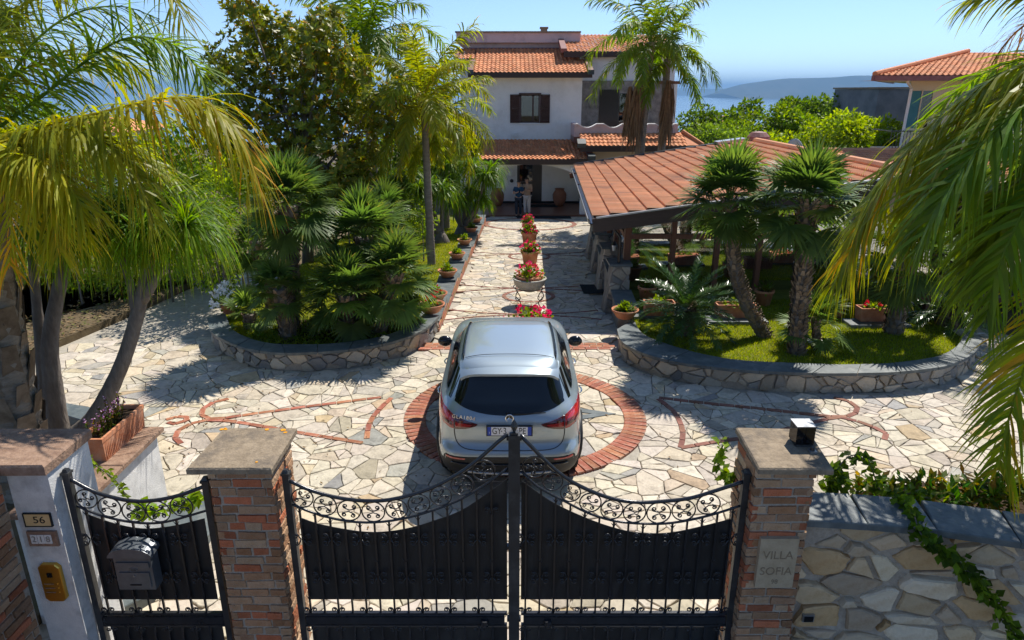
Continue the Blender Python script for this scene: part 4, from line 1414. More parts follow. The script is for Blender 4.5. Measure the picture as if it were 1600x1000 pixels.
def rear_patch(name, outline, material, off, parent=car, rows=10, cols=12, smooth=True):
    """outline: function z-> (xmin, xmax) over z range given as (z0, z1, fn)"""
    z0, z1, fn = outline
    G = []
    for i in range(rows + 1):
        z = z0 + (z1 - z0) * i / rows
        a, b = fn(z)
        G.append([(a + (b - a) * j / cols, rear_y(a + (b - a) * j / cols, z) - off, z) for j in range(cols + 1)])
    m = MB(); m.grid(G)
    # rim back into the body
    edge = [G[0][j] for j in range(cols + 1)] + [G[i][cols] for i in range(1, rows + 1)] + [G[rows][j] for j in range(cols - 1, -1, -1)] + [G[i][0] for i in range(rows - 1, 0, -1)]
    m.grid([edge + [edge[0]], [(x, y + off + 0.01, z) for x, y, z in edge + [edge[0]]]])
    return m.build(name, material, parent, smooth)
def poly_patch(name, poly, material, off, parent=car, sub=0.05):
    """polygon in (x, z) laid on the rear of the body, finely diced"""
    zmin = min(p[1] for p in poly); zmax = max(p[1] for p in poly)
    def span(z):
        X = []
        n = len(poly)
        for i in range(n):
            (x0, a), (x1, b) = poly[i], poly[(i + 1) % n]
            if (a <= z < b) or (b <= z < a): X.append(x0 + (x1 - x0) * (z - a) / (b - a))
        if len(X) < 2: X = [sum(p[0] for p in poly) / n] * 2
        return min(X), max(X)
    e = (zmax - zmin) * 0.02
    return rear_patch(name, (zmin + e, zmax - e, span), material, off, parent, 12, 14)

# rear window: bottom edge dips in the middle
def wb(x): return 1.055 + 0.125 * (abs(x) / 0.72) ** 2.2
G = []
for i in range(13):
    t = i / 12
    row = []
    for j in range(25):
        s = -1 + 2 * j / 24
        xb = s * 0.715; xt = s * 0.60
        zb, zt = wb(xb), 1.475 - 0.03 * abs(s) ** 4
        x = xb + (xt - xb) * t; z = zb + (zt - zb) * t
        row.append((x, rear_y(x, z) - 0.004, z))
    G.append(row)
MB().grid(G).build('rear_window', 'car_glass', car, True)
# black surround of the window and D-pillar glass
for sx in (-1, 1):
    G = []
    for i in range(11):
        t = i / 10
        z = 1.16 + (1.47 - 1.16) * t
        x0 = 0.715 - 0.105 * t; x1 = x0 + 0.035 - 0.01 * t
        G.append([(sx * (x0 + (x1 - x0) * j / 3), rear_y(x0 + (x1 - x0) * j / 3, z) - 0.003, z) for j in range(4)])
    MB().grid(G).build('window_trim', 'gloss_black', car, True)
# spoiler
G = []; Gb = []
for i in range(9):
    t = i / 8
    row = []; rb = []
    for j in range(21):
        s = -1 + 2 * j / 20
        x = s * (0.60 + 0.015 * t)
        y = 0.345 + 0.10 * abs(s) ** 3 + (0.72 - 0.345 - 0.10 * abs(s) ** 3) * t
        z = 1.487 + 0.088 * t ** 0.8 - (0.075 - 0.03 * t) * abs(s) ** 7 - 0.014 * s * s - 0.01 * abs(s) ** 3
        row.append((x, y, z + 0.012)); rb.append((x * 0.985, y + 0.012, z - 0.022))
    G.append(row); Gb.append(rb)
m = MB(); m.grid(G); m.grid(Gb)
edge = lambda A: [A[0][j] for j in range(21)] + [A[i][20] for i in range(1, 9)] + [A[8][j] for j in range(19, -1, -1)] + [A[i][0] for i in range(7, -1, -1)]
m.grid([edge(G), edge(Gb)])
sp = m.build('spoiler', 'car_paint', car, True)
m = MB(); m.box((0, 0.372, 1.472), (0.30, 0.012, 0.014)); m.build('brake_light', 'tail_dark', sp)
# roof seam and rails
m = MB(); m.tube([(x, 0.735 - 0.03 * (abs(x) / 0.55) ** 2, 1.606 - 0.036 * (abs(x) / 0.55) ** 4) for x in [k * 0.05 - 0.55 for k in range(23)]], 0.004, 5); m.build('roof_seam', 'car_black', car)
for sx in (-1, 1):
    P = []
    for k in range(15):
        y = 0.70 + 1.62 * k / 14
        x = 0.575 - 0.02 * (k / 14) + 0.02 * sin(PI * k / 14)
        # height of the roof there
        z = 1.50
        for zz in np.linspace(1.46, 1.60, 60):
            if side_x(y, zz) >= x: z = zz
        P.append((sx * x, y, z + 0.016 if 0 < k < 14 else z))
    m = MB(); m.tube(P, [0.004] + [0.016] * 13 + [0.004], 8); m.build('roof_rail', 'gloss_black', car, True)
# side windows, door seams, handles
for sx in (-1, 1):
    for (ya, yb, za) in ((0.62, 1.42, 1.19), (1.48, 2.42, 1.17)):
        G = []
        for i in range(8):
            t = i / 7; z = za + (1.48 - za) * t
            y0 = ya + (0.10 if ya < 1 else 0) * t; y1 = yb - (0.42 if yb > 2 else 0.0) * t
            G.append([(sx * (side_x(y0 + (y1 - y0) * j / 8, z) + 0.004), y0 + (y1 - y0) * j / 8, z) for j in range(9)])
        MB().grid(G).build('side_window', 'car_glass', car, True)
    for yy in (0.95, 1.95):
        m = MB(); P = [(sx * (side_x(yy + q * 0.2, 0.98) + 0.012 + 0.024 * sin(PI * q)), yy + q * 0.2, 0.985) for q in [k / 8 for k in range(9)]]
        m.tube(P, 0.011, 6); m.build('door_handle', 'chrome', car, True)
    # mirror
    m = MB(); c = (sx * 1.0, 2.72, 1.045)
    pr = [(0.0, -0.10), (0.055, -0.095), (0.085, -0.04), (0.08, 0.04), (0.05, 0.085), (0, 0.095)]
    rows = []
    for k in range(9):
        t = k / 8; w_ = 0.085 * math.sqrt(max(0.02, 1 - (2 * t - 1) ** 2 * 0.92))
        rows.append([(c[0] + sx * (-0.10 + 0.21 * t), c[1] + cos(a) * w_ * 0.85, c[2] + sin(a) * w_) for a in [2 * PI * q / 14 for q in range(14)]])
    m.grid(rows, closed_u=True)
    m.f.append(tuple(range(14))); m.c.append((1, 1, 1)); m.f.append(tuple(range(len(m.v) - 14, len(m.v)))); m.c.append((1, 1, 1))
    mr_ = m.build('wing_mirror', 'gloss_black', car, True)
    m = MB(); m.bar((sx * 0.84, 2.76, 1.04), (sx * 0.93, 2.74, 1.03), 0.06, 0.03); m.build('stalk', 'gloss_black', mr_)
# windscreen
G = []
for i in range(9):
    t = i / 8; z = 1.12 + 0.40 * t; hw = 0.72 - 0.14 * t
    G.append([((-1 + 2 * j / 12) * hw, front_y((-1 + 2 * j / 12) * hw, z) + 0.004, z) for j in range(13)])
MB().grid(G).build('windscreen', 'car_glass', car, True)
# lamps
for sx in (-1, 1):
    pa = [(0.868, 1.098), (0.80, 1.092), (0.665, 1.048), (0.665, 0.887), (0.75, 0.893), (0.86, 0.925), (0.893, 1.0)]
    la = poly_patch('tail_light', [(sx * x, z) for x, z in pa], 'tail_red', 0.010)
    poly_patch('lamp_insert', [(sx * x, z) for x, z in [(0.85, 1.07), (0.72, 1.045), (0.69, 1.0), (0.84, 0.985)]], 'tail_bright', 0.014, la)
    poly_patch('lamp_insert', [(sx * x, z) for x, z in [(0.85, 0.965), (0.69, 0.975), (0.685, 0.93), (0.83, 0.935)]], 'tail_dark', 0.0135, la)
    pb_ = [(0.655, 1.042), (0.52, 1.0), (0.37, 0.962), (0.40, 0.94), (0.50, 0.905), (0.655, 0.886)]
    lb = poly_patch('tail_light', [(sx * x, z) for x, z in pb_], 'tail_dark', 0.009)
    poly_patch('lamp_insert', [(sx * x, z) for x, z in [(0.645, 0.975), (0.44, 0.956), (0.47, 0.935), (0.645, 0.915)]], 'tail_red', 0.0125, lb)
    poly_patch('reflector', [(sx * x, z) for x, z in [(0.52, 0.562), (0.54, 0.542), (0.77, 0.545), (0.76, 0.57)]], 'tail_red', 0.012)
    poly_patch('side_vent', [(sx * x, z) for x, z in [(0.865, 0.735), (0.85, 0.69), (0.845, 0.62), (0.86, 0.60), (0.875, 0.68)]], 'gloss_black', 0.006)
# lower bumper insert and diffuser
rear_patch('bumper_insert', (0.33, 0.578, lambda z: (-0.80 + 0.25 * max(0, (z - 0.54) / 0.04) * 0.12, 0.80 - 0.25 * max(0, (z - 0.54) / 0.04) * 0.12)), 'car_black', 0.006, rows=8, cols=24)
m = MB()
P = [(x, rear_y(x, 0.48) - 0.018, 0.475 + 0.02 * (abs(x) / 0.7) ** 3) for x in [k * 0.07 - 0.70 for k in range(21)]]
m.tube(P, 0.014, 6); m.build('diffuser_strake', 'gloss_black', car, True)
P = [(x, rear_y(x, 0.345) - 0.015, 0.335 + 0.03 * (abs(x) / 0.5) ** 2) for x in [k * 0.05 - 0.50 for k in range(21)]]
m = MB(); m.tube(P, 0.022, 6); m.build('skid_plate', 'steel', car, True)
# tailgate seam
P = [(-0.66, 0.885), (-0.655, 0.80), (-0.63, 0.72), (-0.57, 0.675), (-0.45, 0.655), (-0.2, 0.648), (0, 0.647), (0.2, 0.648), (0.45, 0.655), (0.57, 0.675), (0.63, 0.72), (0.655, 0.80), (0.66, 0.885)]
P = [(p.x, rear_y(p.x, p.z) - 0.001, p.z) for p in catmull([(x, 0, z) for x, z in P], 5)]
m = MB(); m.tube(P, 0.0055, 5); m.build('tailgate_seam', 'car_black', car)
# plate recess crease, plate, lettering
yp = rear_y(0.25, 0.89) - 0.022
m = MB(); m.box((0, yp + 0.008, 0.888), (0.55, 0.02, 0.135)); pf_ = m.build('plate_frame', 'car_black', car)
m = MB(); m.box((0, yp - 0.004, 0.888), (0.52, 0.008, 0.11)); pl_ = m.build('number_plate', 'plate_white', car)
for sx in (-1, 1):
    m = MB(); m.box((sx * 0.238, yp - 0.0085, 0.888), (0.044, 0.003, 0.11)); m.build('blue_band', 'plate_blue', pl_)
lettering('country_letter', 'I', 0.04, 'plate_white', pl_, (-0.238, yp - 0.0105, 0.868), (PI / 2, 0, 0), 0.0006)
lettering('registration', 'GY', 0.118, 'print_black', pl_, (-0.150, yp - 0.0085, 0.888), (PI / 2, 0, 0), 0.0008, 0.72)
lettering('registration', '3', 0.118, 'print_black', pl_, (-0.055, yp - 0.0085, 0.888), (PI / 2, 0, 0), 0.0008, 0.72)
lettering('registration', 'PE', 0.118, 'print_black', pl_, (0.152, yp - 0.0085, 0.888), (PI / 2, 0, 0), 0.0008, 0.72)
m = MB(); m.box((-0.0925, yp - 0.0085, 0.888), (0.012, 0.002, 0.012)); m.build('registration', 'print_black', pl_)
# round three-pointed emblem
ye = rear_y(0, 1.032) - 0.012
m = MB(); m.tube([(cos(2 * PI * k / 28) * 0.046, ye, 1.032 + sin(2 * PI * k / 28) * 0.046) for k in range(28)], 0.008, 6, closed=True)
em = m.build('emblem', 'chrome', car, True)
m = MB()
for k in range(3):
    a = PI / 2 + 2 * PI * k / 3
    tip = (cos(a) * 0.044, ye - 0.002, 1.032 + sin(a) * 0.044)
    b0 = (cos(a + PI / 3) * 0.011, ye - 0.002, 1.032 + sin(a + PI / 3) * 0.011); b1 = (cos(a - PI / 3) * 0.011, ye - 0.002, 1.032 + sin(a - PI / 3) * 0.011)
    ap = (0, ye - 0.009, 1.032)
    m.add([tip, b0, b1, ap], [(0, 1, 3), (0, 3, 2)])
m.build('star', 'chrome', em)
m = MB(); m.lathe([(0.044, 0), (0.0, 0.001)], n=24); o = m.build('disc', 'gloss_black', em); o.location = (0, ye + 0.004, 1.032); o.rotation_euler = (PI / 2, 0, 0)
bz = rear_y(0.545, 1.03)
lettering('model_badge', 'GLA180d', 0.062, 'chrome', car, (-0.545, bz - 0.016, 1.036), (PI / 2 - 0.3, 0, -0.26), 0.003, 1.0, 1.25)
# wiper
m = MB(); P = [(x, rear_y(x, 1.075 + 0.03 * x) - 0.022, 1.075 + 0.03 * x) for x in [k * 0.05 - 0.02 for k in range(10)]]
m.tube(P, [0.012] + [0.010] * 5 + [0.006] * 4, 6); wi = m.build('wiper', 'car_black', car)
m = MB(); m.lathe([(0.026, 0), (0.022, 0.02), (0, 0.024)], n=10); o = m.build('pivot', 'car_black', wi); o.location = (-0.02, rear_y(0, 1.075) - 0.004, 1.072); o.rotation_euler = (PI / 2, 0, 0)
# rear fog / exhaust trims hidden, wheels
for sx in (-1, 1):
    for yy in (0.82, 3.55):
        w = link('wheel', None, car, (sx * 0.765, yy, 0.345))
        m = MB()
        prof = [(0.235, -0.11), (0.30, -0.118), (0.335, -0.105), (0.345, -0.07), (0.345, 0.07), (0.335, 0.105), (0.30, 0.118), (0.235, 0.11)]
        m.lathe(prof + [prof[0]], n=36); m.f = m.f[:-2]; m.c = m.c[:-2]
        t_ = m.build('tyre', 'rubber', w, True); t_.rotation_euler = (0, PI / 2, 0)
        m = MB()
        for k in range(40):
            a = 2 * PI * k / 40
            for q in (-0.06, -0.02, 0.02, 0.06):
                m.box((cos(a) * 0.346, sin(a) * 0.346, q), (0.008, 0.03, 0.026), rz=a)
        o = m.build('tread', 'rubber', t_)
        m = MB(); m.lathe([(0.0, 0.06), (0.06, 0.07), (0.07, 0.05)], n=14)
        for k in range(5):
            a = 2 * PI * k / 5
            m.bar((cos(a) * 0.05, sin(a) * 0.05, 0.06), (cos(a) * 0.225, sin(a) * 0.225, 0.075), 0.05, 0.02)
        m.lathe([(0.235, -0.10), (0.225, 0.0), (0.228, 0.085), (0.24, 0.095), (0.24, -0.1)], n=30)
        o = m.build('rim', 'steel', w, True); o.rotation_euler = (0, sx * PI / 2, 0)
        # arch lip
        m = MB(); P = []
        for k in range(15):
            a = -0.25 + (PI + 0.5) * k / 14
            y_ = yy + cos(a) * 0.405; z_ = 0.345 + sin(a) * 0.405
            P.append((sx * (side_x(y_, z_) + 0.0), y_, z_))
        m.tube(P, 0.03, 6); m.build('wheel_arch', 'car_black', car, True)
        m = MB(); vs = [(sx * (side_x(yy, 0.5) + 0.003), yy + cos(2 * PI * k / 24) * 0.40, 0.345 + sin(2 * PI * k / 24) * 0.40) for k in range(24)]
        vs = [(sx * (side_x(v[1], max(0.22, v[2])) + 0.003), v[1], v[2]) for v in vs]
        m.add(vs + [(sx * (side_x(yy, 0.345) - 0.03), yy, 0.345)], [(k, (k + 1) % 24, 24) for k in range(24)]); m.build('wheel_well', 'car_black', car)
# ================================================================ villa
def X(u, v, Y): return atY(u, v, Y).x
def Z(v, Y): return atY(800, v, Y).z
ZV = -1.0
vil = thing('villa', (1.0, 37.0, ZV), 'two storey white villa with orange pantile roofs and dark shutters', 'house')
def pantiles(owner, E0, E1, U, name='roof_tiles', cw=0.21, rl=0.36, mask=None, amp=0.045, seed=1, kind='stuff', cols=((1, 1, 1), (0.86, 0.80, 0.78), (1.12, 1.12, 1.1), (1.0, 0.93, 0.85), (0.92, 0.98, 1.0))):
    """rows of curved tiles on a sloped rectangle; E0-E1 the eave, U up the slope"""
    r = random.Random(seed)
    E0 = Vector(E0); E1 = Vector(E1); U = Vector(U)
    W = (E1 - E0).length; Lr = U.length
    ex = (E1 - E0) / W; eu = U / Lr; en = ex.cross(eu).normalized()
    if en.z < 0: en = -en
    nc = max(1, round(W / cw)); nr = max(1, round(Lr / rl)); cw = W / nc; rl = Lr / nr
    m = MB()
    prof = [(0.0, 0.0), (0.16, 0.55), (0.34, 1.0), (0.52, 0.72), (0.68, 0.1), (0.84, -0.12), (1.0, 0.0)]
    for i in range(nc):
        for j in range(nr):
            if mask and not mask((i + .5) / nc, (j + .5) / nr): continue
            c = r.choice(cols); q = r.uniform(0.82, 1.14); c = tuple(v * q for v in c)
            lo_, hi_ = [], []
            jit = r.uniform(-.006, .006)
            for (t, h) in prof:
                x = (i + t) * cw
                lo_.append(tuple(E0 + ex * x + eu * (j * rl - 0.03) + en * (h * amp + 0.03 + jit)))
                hi_.append(tuple(E0 + ex * x + eu * ((j + 1) * rl) + en * (h * amp * 0.8 + 0.002)))
            fr = [tuple(Vector(p) - en * 0.026) for p in lo_]
            m.grid([lo_, hi_], c); m.grid([fr, lo_], c)
    o = m.build(name, 'roof_tile', owner, world=True)
    if kind: o['kind'] = kind
    return o
def wbox(x0, x1, y0, y1, z0, z1, name, material, parent=None, **k):
    return MB().box(((x0 + x1) / 2, (y0 + y1) / 2, (z0 + z1) / 2), (x1 - x0, y1 - y0, z1 - z0)).build(name, material, parent or vil, world=True, **k)
def hole_wall(Y, x0, x1, z0, z1, holes, material, name='wall', parent=None, th=0.3):
    """front wall with rectangular openings, reveals included"""
    m = MB()
    xs = sorted({x0, x1} | {h[0] for h in holes} | {h[1] for h in holes})
    zs = sorted({z0, z1} | {h[2] for h in holes} | {h[3] for h in holes})
    for a, b in zip(xs, xs[1:]):
        for c, d in zip(zs, zs[1:]):
            cx, cz = (a + b) / 2, (c + d) / 2
            if any(h[0] < cx < h[1] and h[2] < cz < h[3] for h in holes): continue
            m.add([(a, Y, c), (b, Y, c), (b, Y, d), (a, Y, d)], [(0, 1, 2, 3)])
    for h in holes:
        a, b, c, d = h
        m.add([(a, Y, c), (b, Y, c), (b, Y, d), (a, Y, d), (a, Y + th, c), (b, Y + th, c), (b, Y + th, d), (a, Y + th, d)],
              [(0, 1, 5, 4), (1, 2, 6, 5), (2, 3, 7, 6), (3, 0, 4, 7)])
    return m.build(name, material, parent or vil, world=True)

YF = 36.8
xl, xr = X(747, 170, YF), X(908.5, 170, YF)
zb, zt = ZV, Z(119, YF)
wx0, wx1, wz0, wz1 = X(812.5, 170, YF), X(843.5, 170, YF), Z(192, YF), Z(147.5, YF)
dx0, dx1, dz1 = X(808, 300, YF), X(846.5, 300, YF), Z(240, YF)
hole_wall(YF, xl, xr, zb, zt, [(wx0, wx1, wz0, wz1), (dx0, dx1, zb, dz1)], 'villa_wall')
m = MB()
m.add([(xl, YF, zb), (xl, 46, zb), (xl, 46, zt + 1.0), (xl, 40.4, zt + 1.0), (xl, YF, zt)], [(0, 1, 2, 3, 4)])
m.add([(xr, YF, zb), (xr, 46, zb), (xr, 46, zt + 1.0), (xr, 40.4, zt + 1.0), (xr, YF, zt)], [(0, 4, 3, 2, 1)])
m.add([(xl, 46, zb), (xr, 46, zb), (xr, 46, 6.6), (xl, 46, 6.6)], [(0, 1, 2, 3)])
m.build('wall', 'villa_wall', vil, world=True)
# room shade behind the window and door, put into near-black colour
wbox(xl + .2, xr - .2, YF + 1.8, YF + 1.9, zb, 5.2, 'inner_wall', 'door_and_room_shade')
wbox(xl + .2, xr - .2, YF + .3, YF + 1.8, 2.2, 2.4, 'inner_floor', 'door_and_room_shade')
# window: frame, panes, shutters
m = MB()
for (a, b, c, d) in [(wx0, wx1, wz1 - .07, wz1), (wx0, wx1, wz0, wz0 + .07), (wx0, wx0 + .07, wz0, wz1), (wx1 - .07, wx1, wz0, wz1), ((wx0 + wx1) / 2 + .12, (wx0 + wx1) / 2 + .2, wz0, wz1)]:
    m.box(((a + b) / 2, YF + 0.13, (c + d) / 2), (b - a, 0.08, d - c))
win = m.build('window', 'shutter', vil, world=True)
wbox(wx0 + .06, wx1 - .06, YF + 0.15, YF + 0.158, wz0 + .06, wz1 - .06, 'pane', 'window_dark', win)
wbox(wx0 - .06, wx1 + .06, YF - 0.06, YF + 0.05, wz1 + 0.005, wz1 + 0.07, 'lintel', 'shutter', win)
wbox(wx0 - .02, wx1 + .02, YF - 0.05, YF + 0.2, wz0 - 0.06, wz0 - 0.002, 'sill', 'villa_wall', win)
sw_ = X(812.5, 170, YF) - X(797, 170, YF)
for (a, b) in ((wx0 - sw_, wx0 - .005), (wx1 + .005, wx1 + sw_)):
    sh = MB()
    for (p, q, c, d) in [(a, b, wz1 - .08, wz1), (a, b, wz0, wz0 + .08), (a, a + .06, wz0, wz1), (b - .06, b, wz0, wz1), (a, b, (wz0 + wz1) / 2 - .03, (wz0 + wz1) / 2 + .03)]:
        sh.box(((p + q) / 2, YF - 0.045, (c + d) / 2), (q - p, 0.04, d - c))
    so = sh.build('shutter', 'shutter', vil, world=True)
    n_ = 22; lv = MB()
    for k in range(n_):
        z = wz0 + 0.1 + (wz1 - wz0 - 0.2) * k / (n_ - 1)
        lv.box(((a + b) / 2, YF - 0.043, z), (b - a - .1, 0.03, 0.042), rx=0.5)
    o = lv.build('louvres', 'shutter', so, world=True); o['kind'] = 'stuff'
wbox(X(798, 208, YF), X(810, 208, YF), YF - 0.1, YF - .004, Z(213, YF), Z(208, YF), 'wall_vent', 'stucco')
# main roof with trims
e0 = atY(739, 113.5, 36.1); e1 = atY(920, 113.5, 36.1)
top = atY(800, 76, 40.4)
U = Vector((0, top.y - 36.1, top.z - e0.z))
pantiles(vil, e0, e1, U, seed=2, mask=lambda a, b: not (a > 0.80 and b > 0.62))
fz0, fz1 = Z(121.5, 36.05), Z(113.2, 36.05)
wbox(X(731, 117, 36.05), X(925.5, 117, 36.05), 36.0, 36.12, fz0, fz1, 'fascia', 'fascia')
m = MB(); m.add([tuple(e0 + Vector((-.2, 0, -.06))), tuple(e1 + Vector((.2, 0, -.06))), tuple(e1 + U + Vector((.2, 0, -.06))), tuple(e0 + U + Vector((-.2, 0, -.06)))], [(0, 1, 2, 3)])
m.build('roof_deck', 'fascia', vil, world=True)
wbox(X(733, 121, 36.1), X(924, 121, 36.1), 36.13, YF - 0.002, fz0 + .02, fz0 + .06, 'soffit', 'villa_wall')
for (x, t0, t1) in ((e0.x - 0.12, 0, 0.42), (e1.x + 0.10, 0, 0.56)):
    a = Vector((x, e0.y, e0.z)) + U * t0; b = Vector((x, e0.y, e0.z)) + U * t1
    MB().bar(a + Vector((0, -.05, .06)), b + Vector((0, 0, .06)), 0.26, 0.12).build('verge_trim', 'roof_trim', vil, world=True)
    MB().box((x, 36.0, e0.z + 0.02), (0.3, 0.16, 0.22)).build('verge_cap', 'dark_metal', vil, world=True)
# lower left strip of roof, set back
f0 = atY(716, 92, 38.6); f1 = atY(741, 92, 38.6)
U2 = Vector((0, 1.9, 0.6))
pantiles(vil, f0, f1, U2, seed=3)
MB().box(((f0.x + f1.x) / 2, 38.55, f0.z - 0.12), (f1.x - f0.x + .3, 0.1, 0.26)).build('fascia', 'fascia', vil, world=True)
MB().bar(Vector((f0.x - .1, 38.5, f0.z + .05)), Vector((f0.x - .1, 38.5, f0.z + .05)) + U2, 0.2, 0.12).build('verge_trim', 'roof_trim', vil, world=True)
wbox(X(719, 120, 38.9), xl - 0.002, 38.9, 46, zb, f0.z - .2, 'wall', 'villa_wall')
wbox(X(726, 70, 40.6), X(890, 70, 40.6), 40.6, 46, 6.5, Z(66, 40.6), 'attic_wall', 'pink_wall')
wbox(X(713, 60, 40.2), X(907, 60, 40.2), 40.2, 46, Z(66.5, 40.2), Z(51, 40.2), 'parapet', 'pink_wall')
wbox(X(711, 51, 40.15), X(908, 51, 40.15), 40.1, 46.2, Z(51, 40.2), Z(51, 40.2) + 0.07, 'parapet_coping', 'cap_stone')
wbox(X(725, 74, 40.45), X(885, 74, 40.45), 40.35, 40.598, 6.86, 6.99, 'flashing', 'roof_trim')
ch = wbox(X(845, 48, 43), X(855, 48, 43), 42.8, 43.2, Z(51, 43) - 0.2, Z(45, 43), 'chimney', 'cap_brown')
wbox(X(843.5, 44, 43), X(856.5, 44, 43), 42.74, 43.26, Z(45, 43) + .002, Z(42.5, 43), 'chimney_cap', 'cap_brown', ch)
# right wing: upper wall, stone cladding, roof
xr2 = X(1052, 150, 38.3)
wbox(xr + .002, xr2, 38.3, 46, zb, Z(80, 38.3), 'wall', 'villa_wall')
stn = wbox(X(909, 150, 38.25), X(1035, 150, 38.25), 38.2, 38.298, 2.6, Z(126, 38.2), 'stone_cladding', 'rough_stone')
wbox(X(936, 170, 38.19), X(966, 170, 38.19), 38.15, 38.198, 2.3, Z(140, 38.15), 'balcony_door', 'door_and_room_shade')
wbox(X(966, 170, 38.19) + .05, X(992, 170, 38.19), 38.15, 38.198, 2.9, Z(146, 38.15), 'balcony_window', 'window_dark')
g0 = atY(884, 81, 37.9); g1 = atY(1062, 81, 37.9); U3 = Vector((0, 4.2, 1.12))
pantiles(vil, g0, g1, U3, seed=4)
MB().box(((g0.x + g1.x) / 2, 37.85, g0.z - 0.12), (g1.x - g0.x + .2, 0.1, 0.28)).build('fascia', 'fascia', vil, world=True)
MB().bar(g0 + Vector((-.1, -.1, .06)), g0 + U3 + Vector((-.1, 0, .06)), 0.3, 0.2).build('verge_trim', 'roof_trim', vil, world=True)
# balcony with the wavy parapet
yb = 34.6
m = MB(); n_ = 60
ax, bx_ = X(897.5, 205, yb), X(1059, 205, yb)
zlo, zhi, zdip = Z(214, yb), Z(194.5, yb), Z(200.5, yb)
fr, bk = [], []
for k in range(n_ + 1):
    t = k / n_; x = ax + (bx_ - ax) * t
    ph = (t * 4.0) % 1.0
    # dips (concave bays) between crests
    d = max(0.0, sin(PI * min(1, max(0, (ph - 0.15) / 0.7))))
    z = zhi - (zhi - zdip) * d if 0.03 < t < 0.97 else zhi
    fr.append((x, z))
poly = fr + [(bx_, zlo), (ax, zlo)]
vs = [(x, yb, z) for x, z in poly] + [(x, yb + 0.22, z) for x, z in poly]
N_ = len(poly)
m.add(vs, [tuple(range(N_)), tuple(range(2 * N_ - 1, N_ - 1, -1))] + [(i, N_ + i, N_ + (i + 1) % N_, (i + 1) % N_) for i in range(N_)])
m.build('balcony_parapet', 'pink_wall', vil, world=True)
m = MB()
for a, b in zip(fr, fr[1:]):
    m.bar((a[0], yb + 0.11, a[1] + .02), (b[0], yb + 0.11, b[1] + .02), 0.28, 0.05)
m.build('parapet_coping', 'villa_wall', vil, world=True)
wbox(ax, bx_, yb + .222, 38.15, zlo - 0.3, zlo, 'balcony_floor', 'porch_tile')
wbox(ax, ax + .22, yb + .222, 38.15, zlo + .002, zhi, 'balcony_parapet', 'pink_wall')
h0 = atY(908, 228, 33.4); h1 = atY(1074, 228, 33.4); U4 = Vector((0, 1.15, 0.52))
pantiles(vil, h0, h1, U4, seed=5)
# hipped end
m = MB(); h2 = h1 + Vector((0.75, 0, 0)); h3 = h1 + U4
m.add([tuple(h1 + Vector((0, 0, .03))), tuple(h2 + Vector((0, 0, .03))), tuple(h3 + Vector((0, 0.0, .03))), tuple(h2 + Vector((0, 4, .03))), tuple(h3 + Vector((0, 3, .03)))], [(0, 1, 2), (1, 3, 4, 2)], (0.95, .9, .9))
m.build('roof_hip', 'roof_tile', vil, world=True)
m = MB(); m.tube([tuple(h2 + Vector((0, 0, .05))), tuple(h3 + Vector((0, 0, .09)))], 0.09, 8, col=(0.95, .92, .9)); m.build('hip_ridge', 'roof_tile', vil, world=True)
MB().box(((h0.x + h2.x) / 2, 33.36, h0.z - 0.13), (h2.x - h0.x + .1, 0.1, 0.27)).build('fascia', 'fascia', vil, world=True)
MB().box((h0.x + 0.02, 33.45, h0.z + .12), (0.4, 0.5, 0.22), rx=0.4).build('verge_cap', 'dark_metal', vil, world=True)
wbox(X(918, 240, 34.9), X(1078, 240, 34.9), 34.9, 38.2, zb, zlo - .302, 'wall', 'cream_wall')
wbox(X(949, 252, 34.86), X(990, 252, 34.86), 34.84, 34.898, -0.2, Z(250, 34.86), 'window', 'window_dark')
# pergola beam on the terrace
MB().box((X(1045, 128, 35.5), 35.5, Z(129, 35.5)), (1.1, 0.16, 0.14)).build('pergola_beam', 'wood', vil, world=True)
MB().box((X(1054, 160, 35.5), 35.5, (Z(129, 35.5) + zhi) / 2 - .04), (0.14, 0.14, Z(129, 35.5) - zhi)).build('pergola_post', 'villa_wall', vil, world=True)
# porch roof
p0 = atY(749, 249, 33.05); p1 = atY(919, 249, 33.05); U5 = Vector((0, YF - 33.05 - .02, 2.32 - p0.z))
pantiles(vil, p0, p1, U5, seed=6)
MB().box(((p0.x + p1.x) / 2, 33.0, p0.z - 0.12), (X(929, 252, 33) - X(739, 252, 33), 0.1, 0.24)).build('fascia', 'fascia', vil, world=True)
m = MB(); m.add([tuple(p0 + Vector((-.25, .06, -.08))), tuple(p1 + Vector((.25, .06, -.08))), tuple(p1 + U5 + Vector((.25, 0, -.08))), tuple(p0 + U5 + Vector((-.25, 0, -.08)))], [(0, 1, 2, 3)]); m.build('roof_deck', 'villa_wall', vil, world=True)
for x, mtn in ((p0.x - 0.16, 'white_paint'), (p1.x + 0.16, 'dark_metal')):
    MB().bar((x, 33.0, p0.z + .05), (x, YF - .05, 2.36), 0.28, 0.1).build('verge_trim', 'roof_trim', vil, world=True)
    MB().box((x, 33.1, p0.z + .1), (0.34, 0.5, 0.22), rx=0.17).build('verge_cap', mtn, vil, world=True)
